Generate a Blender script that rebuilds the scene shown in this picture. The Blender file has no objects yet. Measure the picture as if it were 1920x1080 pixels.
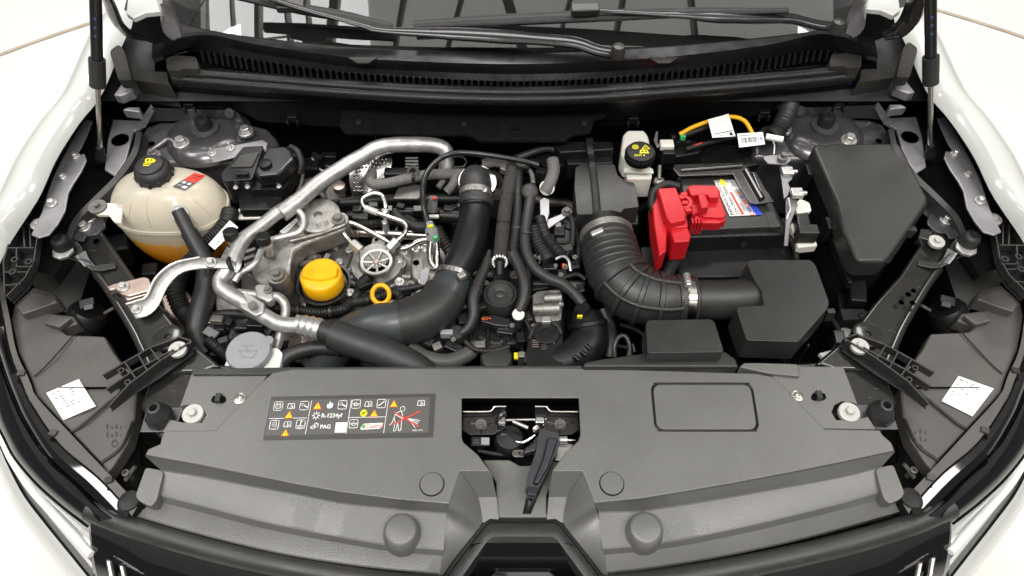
import bpy, bmesh, math, random
from mathutils import Vector, Matrix
from mathutils.geometry import tessellate_polygon
random.seed(7)
SC = bpy.context.scene
COL = SC.collection
rad = math.radians
# ------------------------------------------------------------------ camera
FPX = 1390.0
PITCH = rad(55)
CAM = Vector((-0.012, 0.0, 1.98))
FW = Vector((0, math.cos(PITCH), -math.sin(PITCH)))
UP = Vector((0, math.sin(PITCH), math.cos(PITCH)))
RT = Vector((1, 0, 0))
cd = bpy.data.cameras.new('camera'); cam = bpy.data.objects.new('camera', cd); COL.objects.link(cam)
cam.location = CAM; cam.rotation_euler = (rad(90) - PITCH, 0, 0)
cd.sensor_fit = 'HORIZONTAL'; cd.sensor_width = 36; cd.lens = 36 * FPX / 1920
cd.clip_start = 0.02; cd.clip_end = 100
SC.camera = cam
# ------------------------------------------------------------------ light
w = bpy.data.worlds.new('World'); SC.world = w; w.use_nodes = True
bg = w.node_tree.nodes['Background']; bg.inputs[0].default_value = (0.93, 0.95, 1.0, 1); bg.inputs[1].default_value = 0.13
vs = SC.view_settings; vs.view_transform = 'Standard'; vs.look = 'None'; vs.gamma = 1; vs.exposure = -0.38; vs.use_curve_mapping = False
def area(name, loc, sx, sy, power, rot=(0, 0, 0), col=(1, 0.975, 0.94)):
    l = bpy.data.lights.new(name, 'AREA'); l.shape = 'RECTANGLE'; l.size = sx; l.size_y = sy; l.energy = power; l.color = col
    o = bpy.data.objects.new(name, l); COL.objects.link(o); o.location = loc; o.rotation_euler = rot
    return o
area('ceiling_lamp', (-1.0, -0.9, 4.5), 1.3, 0.9, 130)
area('ceiling_lamp', (1.3, -0.7, 4.5), 1.3, 0.9, 88)
area('ceiling_lamp', (0.1, -2.8, 4.4), 3.0, 0.7, 55)
area('ceiling_lamp', (-3.0, 0.6, 4.5), 1.1, 1.1, 60)
area('ceiling_lamp', (3.1, 0.6, 4.5), 1.1, 1.1, 65)
area('ceiling_lamp', (0.0, 3.2, 4.6), 4.2, 1.6, 340)
for x_, y_ in ((-2.2, -4.6), (-0.7, -5.2), (0.9, -4.8), (2.3, -5.4)): area('ceiling_lamp', (x_, y_, 4.3), 1.2, 0.10, 7)
# ------------------------------------------------------------------ pixel -> point helpers
def ray(px, py):
    return FW + RT * ((px - 960) / FPX) - UP * ((py - 540) / FPX)
def W(px, py, z):
    d = ray(px, py); t = (z - CAM.z) / d.z
    return CAM + d * t
def WY(px, py, y):
    d = ray(px, py); t = (y - CAM.y) / d.y
    return CAM + d * t
def PX(px, py, z):                      # metres per photo pixel at that spot
    d = ray(px, py); return ((z - CAM.z) / d.z) / FPX
def mir(p):                             # the same spot on the other side of the car
    c = 962 + p[1] / 1080 * 15
    return (2 * c - p[0], p[1] - 5) + tuple(p[2:])
def mp(pts, m):
    return [mir(p) for p in pts] if m else pts
def V3(p, z=None):
    if isinstance(p, Vector): return p
    return W(p[0], p[1], p[2] if len(p) > 2 else z)
# ------------------------------------------------------------------ materials
MATS = {}
def M(name, base, rough=0.5, metal=0.0, var=0.12, scale=30.0, bump=0.0, bscale=250.0, coat=0.0, spec=0.5, trans=0.0, alpha=1.0, sss=0.0, ior=1.5, rvar=0.1):
    m = bpy.data.materials.new(name); m.use_nodes = True
    nt = m.node_tree; p = nt.nodes['Principled BSDF']
    p.inputs['Roughness'].default_value = rough; p.inputs['Metallic'].default_value = metal
    p.inputs['Coat Weight'].default_value = coat; p.inputs['Specular IOR Level'].default_value = spec
    p.inputs['Transmission Weight'].default_value = trans; p.inputs['Alpha'].default_value = alpha; p.inputs['IOR'].default_value = ior
    if sss: p.inputs['Subsurface Weight'].default_value = sss; p.inputs['Subsurface Scale'].default_value = 0.02
    tc = nt.nodes.new('ShaderNodeTexCoord')
    n = nt.nodes.new('ShaderNodeTexNoise'); n.inputs['Scale'].default_value = scale; n.inputs['Detail'].default_value = 6; n.inputs['Roughness'].default_value = 0.65
    nt.links.new(tc.outputs['Object'], n.inputs['Vector'])
    mr = nt.nodes.new('ShaderNodeMapRange'); mr.inputs['From Min'].default_value = 0.3; mr.inputs['From Max'].default_value = 0.7
    mr.inputs['To Min'].default_value = 1 - var; mr.inputs['To Max'].default_value = 1 + var
    nt.links.new(n.outputs['Fac'], mr.inputs['Value'])
    mx = nt.nodes.new('ShaderNodeVectorMath'); mx.operation = 'SCALE'; mx.inputs[0].default_value = base
    nt.links.new(mr.outputs['Result'], mx.inputs['Scale']); nt.links.new(mx.outputs[0], p.inputs['Base Color'])
    if rvar:
        r2 = nt.nodes.new('ShaderNodeMapRange'); r2.inputs['From Min'].default_value = 0.3; r2.inputs['From Max'].default_value = 0.7
        r2.inputs['To Min'].default_value = max(0.02, rough - rvar * rough); r2.inputs['To Max'].default_value = min(1, rough + rvar * rough)
        n2 = nt.nodes.new('ShaderNodeTexNoise'); n2.inputs['Scale'].default_value = scale * 2.3; n2.inputs['Detail'].default_value = 4
        nt.links.new(tc.outputs['Object'], n2.inputs['Vector']); nt.links.new(n2.outputs['Fac'], r2.inputs['Value']); nt.links.new(r2.outputs['Result'], p.inputs['Roughness'])
    if bump:
        b = nt.nodes.new('ShaderNodeBump'); b.inputs['Strength'].default_value = bump; b.inputs['Distance'].default_value = 0.001
        n3 = nt.nodes.new('ShaderNodeTexNoise'); n3.inputs['Scale'].default_value = bscale; n3.inputs['Detail'].default_value = 3
        nt.links.new(tc.outputs['Object'], n3.inputs['Vector']); nt.links.new(n3.outputs['Fac'], b.inputs['Height']); nt.links.new(b.outputs['Normal'], p.inputs['Normal'])
    MATS[name] = m
    return m
M('cover', (0.116, 0.1145, 0.108), 0.35, var=0.10, scale=6, bump=0.45, bscale=520, spec=0.7, rvar=0.2)
M('housing', (0.072, 0.067, 0.062), 0.42, var=0.14, scale=12, bump=0.3, bscale=700, rvar=0.2)
M('plastic', (0.009, 0.009, 0.0092), 0.33, var=0.25, scale=20, bump=0.3, bscale=800, rvar=0.25, spec=0.3)
M('plastic_top', (0.027, 0.026, 0.025), 0.38, var=0.2, scale=11, bump=0.3, bscale=900, rvar=0.22)
M('plastic_dark', (0.007, 0.007, 0.0075), 0.42, var=0.25, scale=30, spec=0.3)
M('plastic_shiny', (0.012, 0.012, 0.013), 0.22, var=0.2, scale=30)
M('rubber', (0.012, 0.012, 0.012), 0.5, var=0.25, scale=40, spec=0.35)
M('rubber_grey', (0.024, 0.024, 0.024), 0.5, var=0.2, scale=40)
M('hose_slate', (0.036, 0.041, 0.044), 0.34, var=0.12, scale=40)
M('foam', (0.020, 0.018, 0.0155), 0.85, var=0.25, scale=60, bump=0.6, bscale=500)
M('felt', (0.006, 0.006, 0.0065), 0.9, var=0.4, scale=70, bump=0.8, bscale=500, spec=0.1)
M('void', (0.004, 0.004, 0.004), 0.8, var=0.3, spec=0.1)  # near-black for gaps and holes, their shade put into the colour
M('black_paint', (0.016, 0.015, 0.014), 0.2, var=0.15, scale=15, coat=0.5)
M('black_gloss', (0.004, 0.004, 0.005), 0.05, var=0.1, coat=1.0, rvar=0.3)
M('primer', (0.12, 0.117, 0.124), 0.28, metal=0.55, var=0.15, scale=18, coat=0.4)
M('primer_dark', (0.075, 0.072, 0.076), 0.26, metal=0.45, var=0.2, scale=14, coat=0.4)
M('bare_panel', (0.27, 0.262, 0.275), 0.35, metal=0.5, var=0.12, scale=20, bump=0.1)
M('white_paint', (0.50, 0.51, 0.49), 0.20, var=0.02, coat=0.9)
M('cast', (0.29, 0.28, 0.262), 0.45, metal=0.8, var=0.38, scale=45, bump=0.8, bscale=420, rvar=0.25)
M('cast_dark', (0.19, 0.18, 0.168), 0.5, metal=0.7, var=0.3, scale=35, bump=0.7, bscale=450)
M('alu', (0.49, 0.485, 0.47), 0.42, metal=0.75, var=0.26, scale=45, bump=0.2, bscale=300, rvar=0.3)
M('steel', (0.47, 0.455, 0.43), 0.22, metal=1.0, var=0.1, scale=30)
M('zinc', (0.52, 0.52, 0.50), 0.35, metal=0.75, var=0.1, scale=60)
M('zinc_gold', (0.44, 0.35, 0.31), 0.35, metal=0.8, var=0.2, scale=40)
M('washer', (0.46, 0.46, 0.435), 0.45, metal=0.3, var=0.10)
M('heat_shield', (0.40, 0.395, 0.38), 0.2, metal=1.0, var=0.15)
M('red', (0.52, 0.010, 0.018), 0.42, var=0.10, scale=16, bump=0.15, bscale=700)
M('yellow', (0.86, 0.44, 0.004), 0.38, var=0.09, scale=30, bump=0.2, bscale=600, rvar=0.3)
M('yellow_print', (0.75, 0.66, 0.01), 0.6, var=0.02)
M('orange_print', (0.80, 0.12, 0.01), 0.6, var=0.02)
M('red_print', (0.72, 0.04, 0.025), 0.6, var=0.02)
M('white_print', (0.82, 0.82, 0.80), 0.6, var=0.02)
M('grey_print', (0.22, 0.22, 0.21), 0.6, var=0.1)
M('black_print', (0.012, 0.012, 0.012), 0.6, var=0.02)
M('green_print', (0.05, 0.45, 0.12), 0.6, var=0.02)
M('blue_print', (0.02, 0.06, 0.55), 0.6, var=0.02)
M('label_grey', (0.088, 0.086, 0.082), 0.45, var=0.05)
M('label_dark', (0.048, 0.047, 0.045), 0.45, var=0.05)
M('pillar_paint', (0.42, 0.41, 0.43), 0.22, metal=0.2, coat=0.6)
M('scuttle', (0.010, 0.010, 0.0105), 0.2, var=0.2, scale=20, spec=0.5, rvar=0.25)
M('strut_blue', (0.015, 0.04, 0.10), 0.5)
M('paper', (0.80, 0.80, 0.79), 0.55, var=0.03)
M('silver_label', (0.50, 0.50, 0.49), 0.35, metal=0.3, var=0.05)
M('tank', (0.78, 0.71, 0.58), 0.24, var=0.05, scale=14, alpha=0.58)
M('tank_white', (0.74, 0.72, 0.65), 0.35, var=0.04, sss=0.3)
M('coolant', (0.72, 0.24, 0.012), 0.28, var=0.05)
M('cap_grey', (0.25, 0.262, 0.272), 0.45, var=0.06)
M('fitting_white', (0.72, 0.70, 0.62), 0.5, var=0.06)
M('navy', (0.010, 0.0092, 0.0155), 0.32, var=0.2, scale=30)
M('brown_wrap', (0.030, 0.026, 0.024), 0.9, var=0.5, scale=140, bump=1.0, bscale=350)
M('grey_wrap', (0.13, 0.125, 0.12), 0.8, var=0.25, scale=120, bump=0.6, bscale=300)
M('floor', (0.74, 0.73, 0.69), 0.45, var=0.03, scale=1.2)
M('floor_seam', (0.42, 0.37, 0.29), 0.7, var=0.2, scale=8)
M('ceiling', (0.30, 0.295, 0.28), 0.6, var=0.08, scale=2)
M('beam', (0.26, 0.25, 0.23), 0.5, var=0.1)
M('roof_sheet', (0.5, 0.5, 0.48), 0.6, var=0.08, scale=3)
M('skylight', (0.9, 0.9, 0.9), 0.6, var=0.02)
M('chrome', (0.86, 0.86, 0.86), 0.10, metal=1.0, var=0.03)
M('dash', (0.02, 0.02, 0.021), 0.7, var=0.2)
_c = MATS['ceiling'].node_tree.nodes['Principled BSDF']; _c.inputs['Emission Color'].default_value = (1, 0.98, 0.94, 1); _c.inputs['Emission Strength'].default_value = 0.25  # grey ceiling given a faint glow of its own to brighten its reflection
_c = MATS['roof_sheet'].node_tree.nodes['Principled BSDF']; _c.inputs['Emission Color'].default_value = (1, 0.985, 0.95, 1); _c.inputs['Emission Strength'].default_value = 2.0  # glow added to a sheet sized to lighten the windscreen's reflection
_c = MATS['skylight'].node_tree.nodes['Principled BSDF']; _c.inputs['Emission Color'].default_value = (1, 0.99, 0.98, 1); _c.inputs['Emission Strength'].default_value = 8.0
# coolant seen through the wall: orange at the bottom fading to the milky plastic above the level
_m = MATS['coolant'].node_tree; _tc = [n for n in _m.nodes if n.type == 'TEX_COORD'][0]; _sx = _m.nodes.new('ShaderNodeSeparateXYZ'); _rp = _m.nodes.new('ShaderNodeValToRGB'); _mr = _m.nodes.new('ShaderNodeMapRange')
_mr.inputs['From Min'].default_value = 0.0; _mr.inputs['From Max'].default_value = 0.088
_rp.color_ramp.elements[0].color = (0.78, 0.25, 0.005, 1); _rp.color_ramp.elements[0].position = 0.15
_rp.color_ramp.elements[1].color = (0.62, 0.56, 0.45, 1); _rp.color_ramp.elements[1].position = 1.0
_e = _rp.color_ramp.elements.new(0.66); _e.color = (0.80, 0.38, 0.05, 1); _e = _rp.color_ramp.elements.new(0.72); _e.color = (0.62, 0.50, 0.32, 1)
_m.links.new(_tc.outputs['Object'], _sx.inputs[0]); _m.links.new(_sx.outputs['Z'], _mr.inputs['Value']); _m.links.new(_mr.outputs[0], _rp.inputs[0]); _m.links.new(_rp.outputs[0], _m.nodes['Principled BSDF'].inputs['Base Color'])
# dust specks and scuffs on the big plastic surfaces
for _n in ('cover', 'plastic_top', 'housing', 'plastic', 'black_paint'):
    _t = MATS[_n].node_tree; _b = _t.nodes['Principled BSDF']; _tc = [n for n in _t.nodes if n.type == 'TEX_COORD'][0]
    _src = _b.inputs['Base Color'].links[0].from_socket
    _sp = _t.nodes.new('ShaderNodeTexNoise'); _sp.inputs['Scale'].default_value = 260; _sp.inputs['Detail'].default_value = 1
    _r = _t.nodes.new('ShaderNodeMapRange'); _r.inputs['From Min'].default_value = 0.77; _r.inputs['From Max'].default_value = 0.83; _r.inputs['To Max'].default_value = 0.45
    _st = _t.nodes.new('ShaderNodeMapping'); _st.inputs['Scale'].default_value = (9, 60, 9); _st.inputs['Rotation'].default_value = (0, 0, 0.9)
    _s2 = _t.nodes.new('ShaderNodeTexNoise'); _s2.inputs['Scale'].default_value = 4; _s2.inputs['Detail'].default_value = 3
    _r2 = _t.nodes.new('ShaderNodeMapRange'); _r2.inputs['From Min'].default_value = 0.66; _r2.inputs['From Max'].default_value = 0.80; _r2.inputs['To Max'].default_value = 0.22
    _ad = _t.nodes.new('ShaderNodeMath'); _ad.operation = 'MAXIMUM'
    _mx2 = _t.nodes.new('ShaderNodeMix'); _mx2.data_type = 'RGBA'; _mx2.inputs['B'].default_value = (0.24, 0.235, 0.22, 1)
    _t.links.new(_tc.outputs['Object'], _sp.inputs['Vector']); _t.links.new(_tc.outputs['Object'], _st.inputs['Vector']); _t.links.new(_st.outputs[0], _s2.inputs['Vector'])
    _t.links.new(_sp.outputs['Fac'], _r.inputs['Value']); _t.links.new(_s2.outputs['Fac'], _r2.inputs['Value']); _t.links.new(_r.outputs[0], _ad.inputs[0]); _t.links.new(_r2.outputs[0], _ad.inputs[1])
    _t.links.new(_ad.outputs[0], _mx2.inputs['Factor']); _t.links.new(_src, _mx2.inputs['A']); _t.links.new(_mx2.outputs['Result'], _b.inputs['Base Color'])
def braid(name, a, b, sc):
    m = M(name, a, 0.45, var=0.1); nt = m.node_tree; p = nt.nodes['Principled BSDF']
    tc = [n for n in nt.nodes if n.type == 'TEX_COORD'][0]
    ck = nt.nodes.new('ShaderNodeTexChecker'); ck.inputs['Scale'].default_value = sc
    ck.inputs['Color1'].default_value = a + (1,); ck.inputs['Color2'].default_value = b + (1,)
    nt.links.new(tc.outputs['UV'], ck.inputs['Vector']); nt.links.new(ck.outputs['Color'], p.inputs['Base Color'])
    bm_ = nt.nodes.new('ShaderNodeBump'); bm_.inputs['Distance'].default_value = 0.002; bm_.inputs['Strength'].default_value = 0.6
    nt.links.new(ck.outputs['Fac'], bm_.inputs['Height']); nt.links.new(bm_.outputs['Normal'], p.inputs['Normal'])
braid('braid', (0.009, 0.009, 0.009), (0.032, 0.032, 0.032), 1.0)
braid('braid_light', (0.012, 0.012, 0.012), (0.13, 0.13, 0.125), 1.0)
braid('knit', (0.020, 0.019, 0.018), (0.030, 0.029, 0.028), 1.0)
g = bpy.data.materials.new('glass'); g.use_nodes = True; MATS['glass'] = g
_n = g.node_tree.nodes; _l = g.node_tree.links; _n.remove(_n['Principled BSDF'])
_fr = _n.new('ShaderNodeFresnel'); _fr.inputs[0].default_value = 1.95
_gl = _n.new('ShaderNodeBsdfGlossy'); _gl.inputs['Roughness'].default_value = 0.015
_tr = _n.new('ShaderNodeBsdfTransparent'); _tr.inputs[0].default_value = (0.62, 0.66, 0.64, 1)
_mx = _n.new('ShaderNodeMixShader'); _l.new(_fr.outputs[0], _mx.inputs[0]); _l.new(_tr.outputs[0], _mx.inputs[1]); _l.new(_gl.outputs[0], _mx.inputs[2])
_l.new(_mx.outputs[0], _n['Material Output'].inputs[0])
le = bpy.data.materials.new('lens'); le.use_nodes = True; MATS['lens'] = le
_p = le.node_tree.nodes['Principled BSDF']; _p.inputs['Base Color'].default_value = (0.55, 0.57, 0.58, 1); _p.inputs['Roughness'].default_value = 0.06; _p.inputs['Alpha'].default_value = 0.22; _p.inputs['Coat Weight'].default_value = 1
# ------------------------------------------------------------------ object builders
WLOC = {}
CAR = None
def mk(name, verts, faces, mat, parent='car', bevel=0.0, seg=2, smooth=True, sharp=None, label=None, uv=None, mats=None, fmat=None):
    if parent == 'car': parent = CAR
    c = Vector((0, 0, 0))
    for v in verts: c += v
    c /= max(1, len(verts))
    me = bpy.data.meshes.new(name)
    me.from_pydata([tuple(v - c) for v in verts], [], faces)
    me.update()
    if uv:
        l = me.uv_layers.new(name='UVMap')
        for poly in me.polygons:
            for li, vi in zip(poly.loop_indices, poly.vertices): l.data[li].uv = uv[vi]
    if mats:
        for x in mats: me.materials.append(MATS[x])
        for poly, k in zip(me.polygons, fmat): poly.material_index = k
    else:
        me.materials.append(MATS[mat])
    if smooth: me.polygons.foreach_set('use_smooth', [True] * len(me.polygons))
    if sharp: me.set_sharp_from_angle(angle=rad(sharp))
    o = bpy.data.objects.new(name, me); COL.objects.link(o)
    WLOC[o] = c
    if parent: o.parent = parent; o.location = c - WLOC[parent]
    else: o.location = c
    if bevel:
        b = o.modifiers.new('bevel', 'BEVEL'); b.width = bevel; b.segments = seg; b.limit_method = 'ANGLE'; b.angle_limit = rad(28); b.harden_normals = True; b.use_clamp_overlap = True
    if label: o['label'] = label
    return o
def rounded(pts, r, n=3):
    out = []; N = len(pts)
    for i in range(N):
        a, b, c = Vector(pts[i - 1][:2]), Vector(pts[i][:2]), Vector(pts[(i + 1) % N][:2])
        ex = tuple(pts[i][2:])
        l1, l2 = (a - b).length, (c - b).length
        rr = min(r, l1 * 0.45, l2 * 0.45)
        p1 = b + (a - b).normalized() * rr; p2 = b + (c - b).normalized() * rr
        for k in range(n + 1):
            t = k / n
            q = p1 * (1 - t) ** 2 + b * 2 * t * (1 - t) + p2 * t * t
            out.append((q.x, q.y) + ex)
    return out
def prism(top, h, expand=0.0, down=Vector((0, 0, -1))):
    n = len(top); c = sum(top, Vector((0, 0, 0))) / n
    a = 0
    for i in range(n):
        p, q = top[i], top[(i + 1) % n]; a += p.x * q.y - q.x * p.y
    if a < 0: top = top[::-1]
    bot = []
    for v in top:
        d = v - c; d.z = 0
        bot.append(v + down * h + (d.normalized() * expand if d.length > 1e-6 else Vector((0, 0, 0))))
    verts = top + bot
    faces = [tuple(range(n)), tuple(range(2 * n - 1, n - 1, -1))]
    for i in range(n):
        j = (i + 1) % n; faces.append((i, i + n, j + n, j))
    return verts, faces
def slab(name, pts, z, h, mat, parent='car', bev=0.003, rnd=0, expand=0.0, label=None, n=3, seg=2):
    if rnd: pts = rounded(pts, rnd, n)
    v, f = prism([V3(p, z) for p in pts], h, expand)
    return mk(name, v, f, mat, parent, bevel=bev, seg=seg, label=label)
def crom(P, step=0.006, closed=False):
    out = []; n = len(P)
    if n == 2: 
        k = max(2, int((P[1] - P[0]).length / step)); return [P[0].lerp(P[1], i / k) for i in range(k + 1)]
    for i in range(n - 1 if not closed else n):
        if closed: p0, p1, p2, p3 = P[i - 1], P[i], P[(i + 1) % n], P[(i + 2) % n]
        else:
            p1, p2 = P[i], P[i + 1]; p0 = P[i - 1] if i > 0 else p1 * 2 - p2; p3 = P[i + 2] if i + 2 < n else p2 * 2 - p1
        k = max(2, int((p2 - p1).length / step))
        for j in range(k):
            t = j / k
            out.append(0.5 * ((2 * p1) + (p2 - p0) * t + (2 * p0 - 5 * p1 + 4 * p2 - p3) * t * t + (3 * p1 - p0 - 3 * p2 + p3) * t ** 3))
    if not closed: out.append(P[-1].copy())
    return out
def sweep(path, rf, n=14, closed=False, uvs=None, flat=1.0):
    m = len(path); verts = []; uv = []
    T = []
    for i in range(m):
        a = path[i - 1] if (i > 0 or closed) else path[i]; b = path[(i + 1) % m] if (i < m - 1 or closed) else path[i]
        T.append((b - a).normalized())
    nrm = T[0].orthogonal().normalized()
    if abs(T[0].z) < 0.95: nrm = (Vector((0, 0, 1)) - T[0] * T[0].z).normalized()
    L = 0
    for i in range(m):
        if i: L += (path[i] - path[i - 1]).length
        nrm = (nrm - T[i] * nrm.dot(T[i])).normalized(); bn = T[i].cross(nrm)
        r = rf(L, i / (m - 1)) if callable(rf) else rf
        for k in range(n):
            a = 2 * math.pi * k / n
            verts.append(path[i] + (nrm * math.cos(a) * flat + bn * math.sin(a)) * r)
            if uvs: uv.append((L / uvs, round(k / n * (2 * math.pi * (rf(0, 0.5) if callable(rf) else rf)) / uvs) if False else (k / n if k <= n / 2 else 1 - k / n) * 2 * math.pi * (rf(0, .5) if callable(rf) else rf) / uvs))
    faces = []
    for i in range(m - 1 if not closed else m):
        for k in range(n):
            a = i * n + k; b = i * n + (k + 1) % n; i2 = (i + 1) % m; c = i2 * n + (k + 1) % n; d = i2 * n + k
            faces.append((a, b, c, d))
    if not closed:
        faces.append(tuple(range(n - 1, -1, -1))); faces.append(tuple(range((m - 1) * n, m * n)))
    return verts, faces, uv
def tube(name, pts, r, mat, parent='car', z=None, n=14, step=0.006, corr=None, label=None, uvs=None, closed=False, flat=1.0, ends=None):
    """pts: (px, py, z); r in metres or list of radii along the points; corr=(pitch, depth)"""
    P = [V3(p, z) for p in pts]
    if corr: step = corr[0] / 4
    path = crom(P, step, closed)
    if isinstance(r, (list, tuple)):
        R = list(r)
        def base(L, t):
            x = t * (len(R) - 1); i = min(int(x), len(R) - 2); f = x - i; f = f * f * (3 - 2 * f); return R[i] * (1 - f) + R[i + 1] * f
    else:
        base = lambda L, t: r
    if corr:
        pit, dep = corr
        rf = lambda L, t: base(L, t) + dep * math.cos(2 * math.pi * L / pit)
    else: rf = base
    v, f, uv = sweep(path, rf, n, closed, uvs, flat)
    return mk(name, v, f, mat, parent, sharp=50, label=label, uv=uv if uvs else None)
def lathe(name, c, prof, mat, parent='car', n=24, axis=None, label=None, sharp=38, sx=1.0, sy=1.0):
    c = V3(c); q = Vector((0, 0, 1)).rotation_difference(Vector(axis).normalized()) if axis else None
    verts = []; faces = []; m = len(prof)
    for (r, h) in prof:
        for k in range(n):
            a = 2 * math.pi * k / n; p = Vector((r * math.cos(a) * sx, r * math.sin(a) * sy, h))
            if q: p = q @ p
            verts.append(c + p)
    for i in range(m - 1):
        for k in range(n):
            faces.append((i * n + k, i * n + (k + 1) % n, (i + 1) * n + (k + 1) % n, (i + 1) * n + k))
    if prof[0][0] > 1e-5: faces.append(tuple(range(n - 1, -1, -1)))
    if prof[-1][0] > 1e-5: faces.append(tuple(range((m - 1) * n, m * n)))
    return mk(name, verts, faces, mat, parent, sharp=sharp, label=label)
def sheet(name, lines, mat, parent='car', cols=40, thick=0.0, label=None, sharp=28, up=True):
    """loft through pixel polylines (each a list of (px,py,z))"""
    rows = []
    for ln in lines:
        P = [V3(p) for p in ln]
        S = crom(P, 0.004) if len(P) > 2 else crom(P, 0.004)
        acc = [0]
        for i in range(1, len(S)): acc.append(acc[-1] + (S[i] - S[i - 1]).length)
        row = []; j = 0
        for k in range(cols + 1):
            t = acc[-1] * k / cols
            while j < len(S) - 2 and acc[j + 1] < t: j += 1
            f = (t - acc[j]) / max(1e-9, acc[j + 1] - acc[j]); row.append(S[j].lerp(S[j + 1], min(1, f)))
        rows.append(row)
    nc = cols + 1; verts = [v for r in rows for v in r]; faces = []
    for i in range(len(rows) - 1):
        for k in range(cols): faces.append((i * nc + k, i * nc + k + 1, (i + 1) * nc + k + 1, (i + 1) * nc + k))
    a = verts[0]; nn = (verts[1] - a).cross(verts[nc] - a)
    if up and nn.z < 0: faces = [f[::-1] for f in faces]
    o = mk(name, verts, faces, mat, parent, sharp=sharp, label=label)
    if thick:
        s = o.modifiers.new('solid', 'SOLIDIFY'); s.thickness = thick; s.offset = -1
    return o
def box(name, c, size, mat, parent='car', rot=(0, 0, 0), bev=0.003, label=None, taper=1.0):
    c = V3(c); sx, sy, sz = [s / 2 for s in size]
    from mathutils import Euler
    R = Euler(rot).to_matrix()
    vs_ = []
    for z_ in (-1, 1):
        k = taper if z_ > 0 else 1
        for x_, y_ in ((-1, -1), (1, -1), (1, 1), (-1, 1)): vs_.append(c + R @ Vector((x_ * sx * k, y_ * sy * k, z_ * sz)))
    f = [(3, 2, 1, 0), (4, 5, 6, 7), (0, 1, 5, 4), (1, 2, 6, 5), (2, 3, 7, 6), (3, 0, 4, 7)]
    return mk(name, vs_, f, mat, parent, bevel=bev, label=label)
# one bolt mesh shared by every bolt: (kind) -> mesh
BM = {}
def bolt_mesh(kind, mat):
    if (kind, mat) in BM: return BM[(kind, mat)]
    v = []; f = []
    def ring(r, z, n, ph=0):
        s = len(v)
        for k in range(n): v.append((r * math.cos(2 * math.pi * k / n + ph), r * math.sin(2 * math.pi * k / n + ph), z))
        return s
    def bridge(a, b, n):
        for k in range(n): f.append((a + k, a + (k + 1) % n, b + (k + 1) % n, b + k))
    fl = {'bolt': 1.0, 'washer': 1.0, 'small': 1.0, 'stud': 1.0}[kind]
    hx = {'bolt': 0.62, 'washer': 0.42, 'small': 0.72, 'stud': 0.55}[kind]
    hh = {'bolt': 0.75, 'washer': 0.42, 'small': 0.6, 'stud': 0.5}[kind]
    n = 20
    a = ring(1.0, -0.3, n); b = ring(1.0, 0.10, n); c = ring(0.93, 0.15, n); bridge(a, b, n); bridge(b, c, n); f.append(tuple(range(c, c + n)))
    h0 = ring(hx, 0.12, 6, 0.3); h1 = ring(hx, hh, 6, 0.3); h2 = ring(hx * 0.86, hh + 0.07, 6, 0.3); bridge(h0, h1, 6); bridge(h1, h2, 6); f.append(tuple(range(h2, h2 + 6)))
    if kind == 'stud':
        s0 = ring(0.26, hh, 10); s1 = ring(0.26, hh + 1.0, 10); bridge(s0, s1, 10); f.append(tuple(range(s1, s1 + 10)))
    if kind in ('bolt', 'washer'):
        s0 = ring(hx * 0.5, hh + 0.07, 12); s1 = ring(hx * 0.42, hh + 0.0, 12)
    me = bpy.data.meshes.new('bolt'); me.from_pydata(v, [], f); me.materials.append(MATS[mat]); me.polygons.foreach_set('use_smooth', [True] * len(me.polygons)); me.set_sharp_from_angle(angle=rad(35))
    BM[(kind, mat)] = me
    return me
def bolt(px, py, z, rpx, parent, kind='bolt', mat='zinc', axis=None, name='bolt'):
    c = W(px, py, z); o = bpy.data.objects.new(name, bolt_mesh(kind, mat)); COL.objects.link(o)
    s = rpx * PX(px, py, z); o.scale = (s, s, s); o.parent = parent; o.location = c - WLOC[parent]; WLOC[o] = c
    o.rotation_euler = (0, 0, random.uniform(0, 1)) if not axis else Vector((0, 0, 1)).rotation_difference(Vector(axis).normalized()).to_euler()
    return o
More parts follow.
